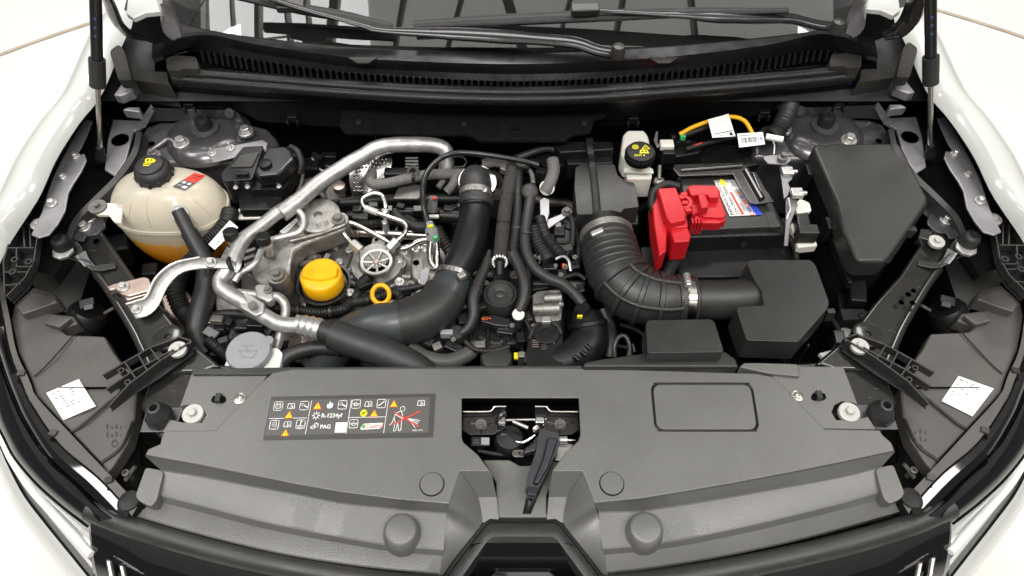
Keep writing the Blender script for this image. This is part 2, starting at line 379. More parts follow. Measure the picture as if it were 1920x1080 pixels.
# flat print on a quad: coordinates u right, v down in the quad's own units
class Print:
    def __init__(s, quad, z, w, h, off=0.0006):
        s.q = [V3(p, z) for p in quad]; s.w = w; s.h = h; s.v = []; s.f = []; s.m = []; s.names = []
        s.n = (s.q[1] - s.q[0]).cross(s.q[3] - s.q[0]).normalized()
        if s.n.dot(CAM - s.q[0]) < 0: s.n = -s.n
        s.off = off; s.lay = 0
    def at(s, u, v, k=0):
        u /= s.w; v /= s.h; a, b, c, d = s.q
        return a * (1 - u) * (1 - v) + b * u * (1 - v) + c * u * v + d * (1 - u) * v + s.n * (s.off + k * 0.00018)
    def mi(s, mat):
        if mat not in s.names: s.names.append(mat)
        return s.names.index(mat)
    def poly(s, pts, mat, k=1):
        st = len(s.v); P = [s.at(x, y, k) for x, y in pts]
        a = (P[1] - P[0]).cross(P[2] - P[0])
        tri = tessellate_polygon([[Vector((x, y, 0)) for x, y in pts]])
        s.v += P
        for t in tri:
            n = (P[t[1]] - P[t[0]]).cross(P[t[2]] - P[t[0]])
            s.f.append(tuple(st + i for i in (t if n.dot(s.n) > 0 else t[::-1]))); s.m.append(s.mi(mat))
    def rect(s, x0, y0, x1, y1, mat, k=1): s.poly([(x0, y0), (x1, y0), (x1, y1), (x0, y1)], mat, k)
    def line(s, pts, wd, mat, k=2, closed=False):
        if closed: pts = list(pts) + [pts[0]]
        for (x0, y0), (x1, y1) in zip(pts, pts[1:]):
            L = math.hypot(x1 - x0, y1 - y0)
            if L < 1e-6: continue
            dx, dy = (x1 - x0) / L * wd / 2, (y1 - y0) / L * wd / 2
            s.poly([(x0 - dy - dx, y0 + dx - dy), (x1 - dy + dx, y1 + dx + dy), (x1 + dy + dx, y1 - dx + dy), (x0 + dy - dx, y0 - dx - dy)], mat, k)
    def circ(s, x, y, r, mat, k=1, n=18): s.poly([(x + r * math.cos(2 * math.pi * i / n), y + r * math.sin(2 * math.pi * i / n)) for i in range(n)], mat, k)
    def ring(s, x, y, r, wd, mat, k=2, n=18): s.line([(x + r * math.cos(2 * math.pi * i / n), y + r * math.sin(2 * math.pi * i / n)) for i in range(n)], wd, mat, k, True)
    def rrect(s, x0, y0, x1, y1, r, wd, mat, k=2):
        p = rounded([(x0, y0), (x1, y0), (x1, y1), (x0, y1)], r, 3); s.line(p, wd, mat, k, True)
    def text(s, x, y, size, txt, mat, k=2, rot=0, bold=True, shear=0):
        cu = bpy.data.curves.new('t', 'FONT'); cu.body = txt; cu.size = size; cu.shear = shear; cu.resolution_u = 3
        if bold: cu.offset = size * 0.018
        o = bpy.data.objects.new('t', cu); me = bpy.data.meshes.new_from_object(o)
        ca, sa = math.cos(rot), math.sin(rot); st = len(s.v)
        for v in me.vertices:
            X, Y = v.co.x, -v.co.y
            s.v.append(s.at(x + X * ca - Y * sa, y + X * sa + Y * ca, k))
        for p in me.polygons: s.f.append(tuple(st + i for i in p.vertices)); s.m.append(s.mi(mat))
        bpy.data.objects.remove(o); bpy.data.curves.remove(cu); bpy.data.meshes.remove(me)
    def bars(s, x0, y0, x1, y1, mat='black_print', k=2, seed=1, vertical=True):
        r = random.Random(seed); x = x0
        while x < x1:
            wd = r.choice((1, 1, 2, 3)) * (x1 - x0) / 70
            s.rect(x, y0, min(x + wd, x1), y1, mat, k); x += wd + r.choice((1, 1, 2)) * (x1 - x0) / 70
    def build(s, name, parent, label=None):
        return mk(name, s.v, s.f, None, parent, smooth=False, mats=s.names, fmat=s.m, label=label)
# ------------------------------------------------------------------ the setting
def grid_obj(name, x0, x1, y0, y1, z, mat, kind=True):
    o = mk(name, [Vector((x0, y0, z)), Vector((x1, y0, z)), Vector((x1, y1, z)), Vector((x0, y1, z))], [(0, 1, 2, 3)], mat, None, smooth=False)
    o['kind'] = 'structure'; return o
floor = grid_obj('floor', -14, 14, -12, 16, 0.0, 'floor')
floor['label'] = 'white glossy studio floor under the car'
# ring seam of the turntable in the floor
v = []; f = []
cx, cy, R0 = 0.09, -0.30, 3.635
N = 160
for k in range(N + 1):
    a = 2 * math.pi * k / N
    for r in (R0, R0 + 0.02): v.append(Vector((cx + r * math.cos(a), cy + r * math.sin(a), 0.004)))
for k in range(N): f.append((2 * k, 2 * k + 1, 2 * k + 3, 2 * k + 2))
seam = mk('floor_seam', v, f, 'floor_seam', floor, smooth=False)
ceil = grid_obj('ceiling', -9, 9, -8, 10, 4.8, 'ceiling'); ceil['label'] = 'grey corrugated hall ceiling mirrored in the windscreen'
for k in range(60):                                       # ribs of the corrugated ceiling
    if k == 0:
        rib = mk('rib', [Vector((-9 + x, y, z)) for y in (-8, 10) for x, z in ((0, 4.8), (0.03, 4.765), (0.07, 4.765), (0.10, 4.8))], [(0, 1, 5, 4), (1, 2, 6, 5), (2, 3, 7, 6)], 'ceiling', ceil, smooth=False)
    else:
        o = rib.copy(); COL.objects.link(o); o.location.x = rib.location.x + k * 0.3
mk('roof_sheet', [Vector((x, y, 4.752)) for x, y in ((-3.6, 0.55), (3.6, 0.55), (3.6, 1.65), (-3.6, 1.65))], [(3, 2, 1, 0)], 'roof_sheet', ceil, smooth=False)
sky = mk('roof_light', [Vector((x, y, 4.745)) for x, y in ((-3.3, 0.6), (-1.22, 0.6), (-1.22, 1.6), (-3.3, 1.6))], [(3, 2, 1, 0)], 'skylight', ceil, smooth=False)
for (x0, y0, x1, y1, wd) in ((-3.4, -1, -3.1, 3, .03), (-2.45, 0.3, -2.1, 2, .05), (-2.9, 0.8, -1.3, 0.86, .03), (-2.7, -1, -2.6, 3, .03), (-4.2, 1.5, -1.2, 1.45, .02), (-4.2, 0.5, -1.2, 0.55, .02), (-2.02, -1, -1.96, 3, .02), (-1.86, -1, -1.74, 3, .02), (-2.6, 1.01, -1.2, 0.985, .012), (-1.80, 0.4, -1.36, 1.6, .09), (-1.25, 0, -0.55, 2.2, .03), (-0.95, 0, 0.0, 2.2, .035), (0.40, 0.2, -0.5, 2.0, .09), (0.1, 0, 0.9, 2.2, .03), (0.75, 0.1, 1.15, 2.2, .035), (1.9, 0, 1.2, 2.2, .03), (-6, 2.6, 6, 2.6, .12), (-6, -0.6, 6, -0.6, .12)):
    d = Vector((x1 - x0, y1 - y0, 0)); s = Vector((-d.y, d.x, 0)).normalized() * wd / 2
    a, b = Vector((x0, y0, 4.70)), Vector((x1, y1, 4.70))
    v_, f_ = prism([a - s, a + s, b + s, b - s], 0.10)
    mk('beam', v_, f_, 'beam', ceil, smooth=False)
# ------------------------------------------------------------------ the car: one thing
CAR = bpy.data.objects.new('car', None); COL.objects.link(CAR); CAR.location = (0, 0.9, 0); WLOC[CAR] = Vector((0, 0.9, 0))
CAR.empty_display_size = 0.2
CAR['label'] = 'white car with its bonnet propped open showing the engine bay'
CAR['category'] = 'car'
# --- body sides
for m in (False, True):
    edge = [(236, 20, 1.10), (213, 60, 1.10), (170, 160, 1.085), (127, 215, 1.07), (83, 283, 1.055), (52, 350, 1.04), (24, 395, 1.025), (-8, 445, 1.0), (-45, 520, 0.975)]
    E = [V3(p) for p in mp(edge, m)]
    s = 1 if m else -1
    prof = [(-0.012, -0.02), (0, 0), (0.012, 0.004), (0.035, 0.0), (0.055, -0.012), (0.075, -0.04), (0.085, -0.09), (0.09, -0.25), (0.09, -0.55)]
    sheet('fender', [[e + Vector((s * dx, 0, dz)) for e in E] for dx, dz in prof], 'white_paint', cols=30, label='white painted %s front wing beside the open bay' % ('driver side' if False else ('right-hand' if m else 'left-hand')) if False else None, sharp=60)
    # dark gutter beneath the wing edge
    g0 = [(232, 60, 1.045), (200, 120, 1.04), (172, 165, 1.03), (130, 225, 1.02), (88, 293, 1.0), (58, 355, 0.985), (20, 420, 0.97), (-20, 480, 0.95)]
    g1 = [(x + 22, y + 5, z - 0.012) for x, y, z in g0]; g2 = [(x + 34, y + 7, z - 0.05) for x, y, z in g0]
    sheet('gutter', [mp([(x - 6, y, z + 0.004) for x, y, z in g0], m), mp([(x + 3, y + 1, z + 0.005) for x, y, z in g0], m), mp([(x + 6, y + 2, z - 0.006) for x, y, z in g0], m), mp(g1, m), mp(g2, m)], 'primer_dark', cols=24)
    # inner apron floor (dark)
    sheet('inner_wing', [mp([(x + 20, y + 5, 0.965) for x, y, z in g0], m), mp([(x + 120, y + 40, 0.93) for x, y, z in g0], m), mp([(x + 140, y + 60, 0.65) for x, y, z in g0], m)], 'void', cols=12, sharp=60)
    # bare metal flange with bolts
    fl = slab('wing_flange', mp([(160, 224), (173, 226), (163, 252), (152, 276), (142, 290), (158, 288), (162, 300), (152, 322), (137, 345), (128, 362), (122, 395), (108, 420), (92, 440), (72, 446), (58, 440), (78, 398), (92, 352), (98, 335), (112, 305), (128, 275), (142, 248)], m), 1.0, 0.004, 'bare_panel', bev=0.0015)
    for q in ((140, 292, 9), (117, 331, 8), (97, 381, 10)):
        p = mir(q) if m else q
        bolt(p[0], p[1], 1.002, q[2], fl)
    # A pillar foot and scuttle corner
    pl_ = [[(322, -30, 1.285), (322, 0, 1.255), (333, 30, 1.20), (346, 66, 1.135)], [(316, -30, 1.29), (316, 0, 1.26), (328, 30, 1.205), (340, 68, 1.14)], [(302, -30, 1.29), (304, 0, 1.26), (312, 26, 1.205), (316, 48, 1.165), (330, 72, 1.135)], [(290, -30, 1.27), (294, 0, 1.24), (300, 26, 1.185), (306, 60, 1.14), (326, 78, 1.12)]]
    sheet('pillar', [mp(l, m) for l in pl_], 'pillar_paint', cols=14, up=True, sharp=40)
    slab('scuttle_panel', mp([(240, -10), (290, -12), (303, 21), (272, 24), (250, 34), (236, 25)], m), 1.20, 0.01, 'white_paint', bev=0.002)
    sheet('corner_panel', [mp([(250, 34, 1.175), (272, 25, 1.175), (303, 22, 1.175), (318, 40, 1.15)], m), mp([(245, 62, 1.10), (280, 80, 1.06), (305, 85, 1.06), (330, 75, 1.10)], m)], 'plastic_dark', cols=8)
    # bonnet hinge arm
    hp = [(190, -30, 1.26), (205, 5, 1.22), (218, 38, 1.18), (240, 62, 1.15), (268, 72, 1.13)]
    tube('bonnet_hinge', mp(hp, m), [0.012, 0.016, 0.018, 0.016, 0.010], 'black_paint', n=10, flat=0.5)
    slab('hinge_mount', mp([(205, 95), (222, 82), (232, 92), (248, 150), (222, 150)], m), 1.09, 0.02, 'foam', bev=0.006, rnd=6)
    slab('hinge_mount', mp([(212, 178), (230, 153), (252, 160), (250, 170), (225, 180)], m), 1.05, 0.02, 'bare_panel', bev=0.003)
    slab('hinge_mount', mp([(228, 206), (240, 200), (262, 200), (262, 210)], m), 1.03, 0.02, 'bare_panel', bev=0.003)
    # gas strut
    b0, b1, b2 = [V3(p) for p in mp([(188, 292, 0.985), (183, 155, 1.128), (180, 0, 1.265)], m)]
    dr = (b2 - b0).normalized()
    st = tube('gas_strut', [b1 - dr * 0.004, b2 + dr * 0.22], 0.0095, 'plastic_shiny', n=18, label='black gas strut holding the bonnet up on the %s side' % ('battery' if m else 'coolant tank'))
    tube('sleeve', [b1 - dr * 0.006, b1 + dr * 0.045], 0.0135, 'plastic_top', st, n=18)
    tube('rod', [b0, b1], 0.0045, 'steel', st, n=12)
    lathe('ball_socket', b0 - dr * 0.004, [(0.0, -0.012), (0.008, -0.01), (0.0105, -0.004), (0.0105, 0.004), (0.0075, 0.010), (0.0075, 0.022), (0.0, 0.022)], 'plastic_dark', st, axis=dr)
    for kk in (0.085, 0.10, 0.115):
        box('strut_print', b1 + dr * kk + (CAM - b1).normalized() * 0.0092, (0.004, 0.004, 0.009), 'strut_blue', st, bev=0)
    # inner apron panel with the oval hole
    ap = slab('apron_panel', mp([(212, 224), (262, 226), (268, 238), (250, 246), (236, 300), (215, 330), (196, 318), (202, 262)], m), 0.975, 0.006, 'bare_panel', bev=0.0015)
    c = V3((mir((225, 262)) if m else (225, 262)) + (0.9765,)); lathe('hole', c, [(0.0, 0), (0.0165, 0)], 'void', ap, n=20)
    # rubber bonnet seal running forward
    sl = [(256, 243, 0.995), (246, 285, 0.995), (215, 330, 0.985), (170, 375, 0.97), (138, 410, 0.955), (122, 452, 0.945), (128, 475, 0.935)]
    sheet('wing_seal', [mp(sl, m), mp([(x + 10, y + 5, z - 0.004) for x, y, z in sl], m), mp([(x + 12 + 10 * (i > 1) + 10 * (i > 2), y + 9 + 10 * (i > 1), z - 0.03) for i, (x, y, z) in enumerate(sl)], m), mp([(x + 26 + 14 * (i > 1), y + 16 + 8 * (i > 1), z - 0.035) for i, (x, y, z) in enumerate(sl)], m)], 'rubber_grey', cols=26, sharp=40)
# --- bonnet, propped open above the picture
bv = []
for i in range(13):
    t = i / 12
    for j in range(17):
        s_ = j / 8 - 1; hw = 0.70 - 0.03 * t
        bv.append(Vector((s_ * hw, 1.15 - 0.22 * t - 0.05 * (1 - s_ * s_), 1.36 + 0.93 * t + 0.0 * s_)))
bf = [(i * 17 + j, i * 17 + j + 1, (i + 1) * 17 + j + 1, (i + 1) * 17 + j) for i in range(12) for j in range(16)]
bon = mk('bonnet', bv, bf, 'white_paint', sharp=60)
sm = bon.modifiers.new('solid', 'SOLIDIFY'); sm.thickness = 0.02
for s_ in (-1, 1):
    slab('bonnet_hole', [Vector((s_ * 0.12, 1.035, 1.55)), Vector((s_ * 0.42, 1.05, 1.55)), Vector((s_ * 0.40, 0.96, 1.92)), Vector((s_ * 0.16, 0.945, 1.92))], 0, 0.004, 'felt', bon, bev=0)
for s_ in (-1, 1):
    tube('bonnet_rib', [Vector((s_ * 0.60, 1.13, 1.40)), Vector((s_ * 0.58, 1.02, 1.82)), Vector((s_ * 0.55, 0.93, 2.22))], 0.03, 'white_paint', bon, n=10, step=.05)
tube('bonnet_rib', [Vector((-0.58, 0.92, 2.22)), Vector((0, 0.88, 2.24)), Vector((0.58, 0.92, 2.22))], 0.03, 'white_paint', bon, n=10, step=.05)
# --- windscreen and cabin
gl0 = [(318, 30), (345, 44), (400, 58), (480, 70), (640, 86), (800, 94), (960, 98), (1120, 94), (1280, 84), (1450, 68), (1530, 57), (1600, 40), (1625, 26)]
B = [W(x, y, 1.115) for x, y in gl0]
def rise(P, t): return [p + Vector((0, math.cos(rad(29)) * t, math.sin(rad(29)) * t)) for p in P]
ws = sheet('windscreen', [rise(B, 0.0), rise(B, 0.25), rise(B, 0.9)], 'glass', cols=30, sharp=None, label='tinted windscreen mirroring the hall ceiling')
sheet('windscreen_frit', [rise([p - Vector((0, 0, 0.003)) for p in B], -0.02), rise([p - Vector((0, 0, 0.003)) for p in B], 0.035)], 'black_print', ws, cols=30)
mk('dashboard', [Vector((x, y, z)) for x in (-0.80, 0.80) for y, z in ((1.11, 1.02), (1.45, 1.10), (1.75, 1.12), (1.9, 0.95), (2.2, 0.8))], [(i, i + 1, i + 6, i + 5) for i in range(4)], 'dash', smooth=False)
# --- scuttle (cowl) below the windscreen
c0 = [(290, 76, 1.122), (340, 63, 1.125), (400, 60, 1.12), (480, 72, 1.117), (640, 88, 1.115), (800, 96, 1.114), (960, 100, 1.113), (1120, 96, 1.114), (1280, 86, 1.115), (1450, 70, 1.117), (1530, 59, 1.12), (1595, 62, 1.125), (1640, 76, 1.122)]
c1 = [(285, 84, 1.122), (330, 76, 1.125), (350, 68, 1.125), (400, 66, 1.122), (480, 83, 1.117), (640, 106, 1.113), (800, 116, 1.112), (960, 120, 1.110), (1120, 116, 1.112), (1280, 104, 1.113), (1440, 84, 1.117), (1530, 64, 1.122), (1578, 68, 1.125), (1600, 76, 1.125), (1642, 84, 1.122)]
c2 = [(285, 110, 1.09), (330, 98, 1.095), (350, 90, 1.10), (400, 84, 1.10), (480, 100, 1.095), (640, 124, 1.09), (800, 134, 1.088), (960, 139, 1.087), (1120, 135, 1.088), (1280, 123, 1.09), (1440, 101, 1.095), (1530, 83, 1.10), (1578, 88, 1.10), (1600, 98, 1.095), (1646, 108, 1.09)]
c3 = [(290, 118, 1.083), (350, 96, 1.085), (400, 99, 1.085), (480, 113, 1.083), (640, 135, 1.08), (800, 146, 1.078), (960, 152, 1.077), (1120, 147, 1.078), (1280, 133, 1.08), (1440, 110, 1.083), (1530, 94, 1.085), (1580, 100, 1.085), (1644, 116, 1.083)]
c4 = [(x, y + 22, 1.045) for x, y, z in c3]
c5 = [(300, 150, 1.045), (400, 152, 1.045), (640, 166, 1.045), (960, 180, 1.045), (1280, 163, 1.045), (1540, 146, 1.045), (1630, 140, 1.045)]
cw = sheet('scuttle_cover', [c0, c1, c2, c3], 'scuttle', cols=70, sharp=22)
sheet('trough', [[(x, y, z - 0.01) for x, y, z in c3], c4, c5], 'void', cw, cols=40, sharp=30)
for xx in (680, 1245):
    slab('clip', [(xx - 28, 107), (xx - 12, 117), (xx + 12, 117), (xx + 28, 107)], 1.1175, 0.004, 'plastic_top', cw, bev=0.001)
# fins of the air intake grille: each one a slat
S = crom([V3(p) for p in c3], 0.002)
acc = 0; nxt = 0; last = S[0]; slat0 = None
for p in S:
    acc += (p - last).length; last = p
    if acc >= nxt and -0.60 < p.x < 0.60:
        nxt = acc + 0.0118
        if slat0 is None:
            slat0 = box('slat', p + Vector((0, -0.004, -0.008)), (0.0048, 0.012, 0.022), 'plastic', cw, rot=(rad(-20), 0, 0), bev=0.0008); o = slat0
        else:
            o = slat0.copy(); COL.objects.link(o); c = p + Vector((0, -0.004, -0.008)); o.location = c - WLOC[cw]
# mesh net in the ends of the trough
for m in (False, True):
    for r_ in range(4):
        y_ = 127 + r_ * 7
        tube('net_strand', mp([(372, y_, 1.05), (470, y_ + 9, 1.05), (560, y_ + 17, 1.05)], m), 0.0013, 'plastic', cw, n=5, step=0.03)
    for k in range(24):
        x_ = 375 + k * 8; y_ = 126 + (x_ - 372) * 0.09
        tube('net_strand', mp([(x_, y_, 1.051), (x_, y_ + 22, 1.051)], m), 0.0013, 'plastic', cw, n=5, step=0.03)
# front lip of the scuttle: twin rolled bars
bl = [(328, 133), (400, 140), (520, 149), (640, 158), (800, 167), (960, 171), (1120, 167), (1280, 156), (1400, 147), (1520, 137), (1596, 128)]
lip = tube('scuttle_lip', [(x, y + 3, 1.068) for x, y in bl], 0.0115, 'plastic', n=14, step=0.02)
tube('seal_roll', [(x, y + 16, 1.060) for x, y in bl], 0.0115, 'plastic', lip, n=14, step=0.02)
# firewall face below the lip
e0 = [(300, 150, 1.05), (420, 160, 1.05), (640, 176, 1.05), (800, 186, 1.05), (960, 190, 1.05), (1120, 186, 1.05), (1280, 174, 1.05), (1450, 160, 1.05), (1620, 146, 1.05)]
e1 = [(280, 185, 1.005), (420, 190, 1.005), (640, 205, 1.0), (800, 212, 1.0), (960, 216, 1.0), (1120, 212, 1.0), (1280, 203, 1.0), (1450, 192, 1.005), (1640, 180, 1.005)]
e2 = [(280, 197, 0.99), (355, 202, 0.99), (440, 206, 0.985), (490, 228, 0.965), (550, 231, 0.96), (640, 238, 0.955), (960, 240, 0.95), (1150, 236, 0.955), (1200, 227, 0.96), (1290, 218, 0.965), (1420, 218, 0.965), (1470, 203, 0.98), (1560, 200, 0.985), (1650, 195, 0.99)]
fw = sheet('firewall', [e0, e1, e2], 'plastic_dark', cols=60, sharp=25)
e3 = [(x, y + 6, 0.70) for x, y, z in e2]
mk('firewall_lower', [Vector((x, 1.175, z)) for x in (-0.86, 0.86) for z in (0.985, 0.45)], [(0, 1, 3, 2)], 'void', fw, smooth=False)
bl_ = slab('sound_blanket', [(640, 190), (720, 198), (860, 204), (1010, 203), (1143, 192), (1142, 206), (1136, 216), (1115, 222), (1108, 246), (1075, 250), (1060, 262), (900, 262), (880, 250), (645, 247), (636, 235)], 1.0, 0.012, 'felt', fw, bev=0.005)
for q in ((673, 230), (870, 234), (1095, 232)): lathe('stud', V3(q + (1.002,)), [(0.007, 0), (0.006, 0.004), (0, 0.005)], 'rubber', bl_, n=12)
box('slot', V3((966, 239, 1.002)), (0.018, 0.012, 0.003), 'void', bl_, bev=0.001)
for q in ((356, 198, 1.0), (549, 222, 0.975), (1187, 224, 0.975), (1432, 213, 0.975), (1572, 197, 1.0)):
    cl = box('panel_clip', V3(q), (0.020, 0.012, 0.016), 'plastic_dark', fw, bev=0.002)
    for s_ in (-1, 1): box('clip_leg', V3((q[0] + s_ * 9, q[1] + 8, q[2])), (0.005, 0.008, 0.012), 'plastic_shiny', cl, bev=0.001)
# foam corner blocks
for m in (False, True):
    fb = slab('foam_block', mp([(250, 150), (258, 128), (284, 127), (290, 134), (313, 135), (316, 156), (322, 160)], m), 1.055, 0.055, 'foam', bev=0.004, rnd=4)
    slab('foam_lug', mp([(312, 130), (311, 108), (330, 103), (368, 106), (373, 130), (345, 128), (335, 133)], m), 1.088, 0.03, 'foam', fb, bev=0.005, rnd=5)
    lathe('blue_plug', V3((mir((337, 158)) if m else (337, 158)) + (1.048,)), [(0.0, -0.004), (0.005, -0.002), (0.005, 0.003), (0, 0.004)], 'blue_print', fb, n=10)
# --- wipers
def bladeset(name, arm, armr, blade, blade_r, pivot, holder, label):
    a = tube(name, arm, armr, 'plastic_shiny', n=12, step=0.01, flat=0.55, label=label)
    b = tube('wiper_blade', blade, blade_r, 'rubber', a, n=8, step=0.02, flat=0.7)
    if pivot: lathe('pivot_cap', V3(pivot), [(0.013, -0.01), (0.013, 0.004), (0.010, 0.011), (0, 0.013)], 'plastic_top', a, n=18)
    if holder: box('blade_holder', V3(holder), (0.050, 0.018, 0.016), 'plastic_top', a, rot=(0.3, 0, 0.05), bev=0.003)
    return a
bladeset('wiper', [(1158, 100, 1.135), (1120, 94, 1.142), (1085, 82, 1.15), (1040, 76, 1.155), (900, 66, 1.16), (720, 57, 1.165), (690, 50, 1.17), (640, 36, 1.18), (560, 14, 1.195), (480, -12, 1.21)],
         [0.014, 0.015, 0.014, 0.017, 0.016, 0.011, 0.008, 0.006, 0.006, 0.006], [(735, 50, 1.15), (640, 30, 1.165), (560, 16, 1.175), (440, -10, 1.195)], [0.008, 0.012, 0.012, 0.010], (1159, 96, 1.148), (545, 12, 1.19), 'black wiper whose pivot sits at the middle of the scuttle')
bladeset('wiper', [(1578, 52, 1.15), (1530, 46, 1.155), (1490, 36, 1.165), (1460, 34, 1.17), (1380, 31, 1.175), (1292, 28, 1.18), (1220, 25, 1.185), (1150, 21, 1.19), (1095, 18, 1.19)],
         [0.012, 0.013, 0.013, 0.016, 0.017, 0.010, 0.006, 0.006, 0.006], [(775, 47, 1.15), (860, 42, 1.155), (1070, 32, 1.17), (1250, 25, 1.18), (1478, 20, 1.185)], [0.010, 0.013, 0.013, 0.011, 0.006], (1570, 50, 1.16), (1097, 18, 1.192), 'black wiper whose long blade crosses the middle of the windscreen')
# ------------------------------------------------------------------ front cover over the radiator
ZP = 0.945
crestL = [(272, 853), (320, 862), (377, 872), (480, 893), (560, 909), (640, 923), (740, 936), (842, 945)]
crestR = [(1114, 943), (1200, 935), (1280, 922), (1380, 905), (1480, 886), (1580, 866), (1678, 845)]
notch = [(862, 884), (920, 884), (896, 852), (869, 829), (866, 820), (866, 746), (1085, 746), (1088, 815), (1084, 826), (1060, 848), (1034, 884), (1092, 884)]
back = [(1672, 830), (1655, 815), (1650, 806), (1547, 804), (1462, 718), (1448, 706), (1420, 700), (1090, 690), (960, 688), (548, 690), (512, 698), (490, 716), (405, 806), (308, 808), (302, 822), (300, 832), (277, 842)]
plate = crestL + notch + crestR + back
v_, f_ = prism([V3(p, ZP) for p in plate], 0.004)
cover = mk('front_cover', v_, f_, 'cover', bevel=0.002, label='grey moulded plastic cover across the radiator behind the grille')
def shift(l, dz): return [(x, y, dz) for x, y in l]
# risers and ledges towards the grille, left and right of the nose
riserL = [(300, 880), (380, 893), (480, 912), (560, 926), (640, 942), (740, 953), (837, 961)]
creaseL = [(294, 928), (380, 950), (480, 976), (560, 993), (640, 1008), (730, 1023), (832, 1032)]
crease2L = [(290, 938), (380, 961), (480, 987), (560, 1004), (640, 1018), (730, 1033), (830, 1042)]
lipL = [(255, 968), (340, 993), (440, 1019), (540, 1041), (640, 1057), (730, 1068), (825, 1075)]
riserR = [(1122, 959), (1200, 957), (1280, 946), (1380, 929), (1480, 911), (1580, 892), (1654, 874)]
creaseR = [(1130, 1030), (1200, 1024), (1280, 1012), (1380, 992), (1480, 969), (1580, 944), (1662, 920)]
crease2R = [(1132, 1040), (1200, 1034), (1280, 1023), (1380, 1003), (1480, 980), (1580, 955), (1668, 930)]
lipR = [(1138, 1073), (1200, 1066), (1280, 1054), (1380, 1036), (1480, 1014), (1580, 989), (1702, 955)]
for cr, ri, ce, c2_, lp in ((crestL, riserL, creaseL, crease2L, lipL), (crestR, riserR, creaseR, crease2R, lipR)):
    sheet('cover_ledge', [shift(cr, ZP - 0.001), shift([(x, y + 2) for x, y in cr], ZP - 0.006), shift(ri, 0.917), shift([(x, y + 3) for x, y in ri], 0.9155), shift([(x, y - 4) for x, y in ce], 0.9105), shift(ce, 0.909), shift(c2_, 0.898), shift([(x, y + 2) for x, y in c2_], 0.897), shift([(x, y - 3) for x, y in lp], 0.888), shift(lp, 0.886), shift([(x, y + 4) for x, y in lp], 0.86)], 'cover', cover, cols=36, sharp=24)
for m in (False, True):
    slab('end_tab', mp([(273, 876), (300, 881), (307, 886), (294, 938), (283, 950), (262, 941), (253, 930)], m), 0.919, 0.02, 'cover', cover, bev=0.004, rnd=6)
# nose: the scooped middle
def facepatch(name, quads, mat, parent, bev=0.0):
    vs_, fs_ = [], []
    for q in quads:
        s = len(vs_); P = [V3(p) for p in q]
        n = (P[1] - P[0]).cross(P[2] - P[0])
        vs_ += P; idx = list(range(s, s + len(q))); fs_.append(tuple(idx if n.dot(CAM - P[0]) > 0 else idx[::-1]))
    return mk(name, vs_, fs_, mat, parent, smooth=False)
zf = 0.905
for m in (False, True):
    fo = (lambda p: (1957 - p[0] + (5 if p[1] > 980 else 0),) + p[1:]) if m else (lambda p: p)
    fi = (lambda p: (1960 - p[0],) + p[1:]) if m else (lambda p: p)
    A, Bq = fo((861, 884, ZP)), fo((921, 884, ZP)); A2, B2 = fi((897, 932, zf)), fi((931, 932, zf))
    O = [fo(p) for p in ((822, 1082, .880), (830, 1040, .902), (834, 1000, .909), (836, 964, .914), (842, 945, .943), (852, 912, .944))] + [A]
    I = [fi(p) for p in ((826, 1083, .872), (850, 1050, .882), (872, 1022, .889), (892, 997, .895), (904, 980, .899), (902, 955, .902))] + [A2]
    mid = [((a_[0] + b_[0]) / 2, (a_[1] + b_[1]) / 2, (a_[2] + b_[2]) / 2 + .003) for a_, b_ in zip(O, I)]
    sheet('nose_side', [O, mid, I], 'cover', cover, cols=24, sharp=60)
    sheet('nose_back', [[A, Bq], [A2, B2]], 'cover', cover, cols=4)
    sheet('nose_floor', [[A2, B2], [fi((904, 980, .899)), fi((935, 976, .90))]], 'cover', cover, cols=4)
# raised rim around the emblem
rimo = [(826, 1085, 0.872), (850, 1052, 0.882), (908, 978, 0.899), (918, 972, 0.900), (1042, 972, 0.900), (1052, 978, 0.899), (1112, 1052, 0.882), (1136, 1085, 0.872)]
rimi = [(852, 1085, 0.868), (872, 1052, 0.880), (903, 1002, 0.898), (914, 992, 0.899), (1046, 992, 0.899), (1057, 1002, 0.898), (1092, 1052, 0.880), (1112, 1085, 0.868)]
def lin(lines, name, mat, parent, sharp=30):
    rows = [[V3(p) for p in l] for l in lines]; nc = len(rows[0]); vs_ = [v for r in rows for v in r]; fs_ = []
    for i in range(len(rows) - 1):
        for k in range(nc - 1): 
            q = (i * nc + k, i * nc + k + 1, (i + 1) * nc + k + 1, (i + 1) * nc + k)
            n = (vs_[q[1]] - vs_[q[0]]).cross(vs_[q[2]] - vs_[q[0]]); fs_.append(q if n.dot(CAM - vs_[q[0]]) > 0 else q[::-1])
    return mk(name, vs_, fs_, mat, parent, sharp=sharp)
lin([[(x, y, z) for x, y, z in rimo], [(x * 0.98 + 19.6, y + 8, z + 0.001) for x, y, z in rimo]], 'nose_groove', 'plastic_dark', cover)
lin([[(x * 0.97 + 29.4, y + 9, z + 0.004) for x, y, z in rimo], [(x * 0.95 + 49, y + 17, z + 0.012) for x, y, z in rimo], [(x * 0.9 + 98, y + 34, z + 0.010) for x, y, z in rimo], [(x * 0.86 + 137, y + 46, z - 0.012) for x, y, z in rimo]], 'emblem_rim', 'plastic_top', cover, sharp=60)
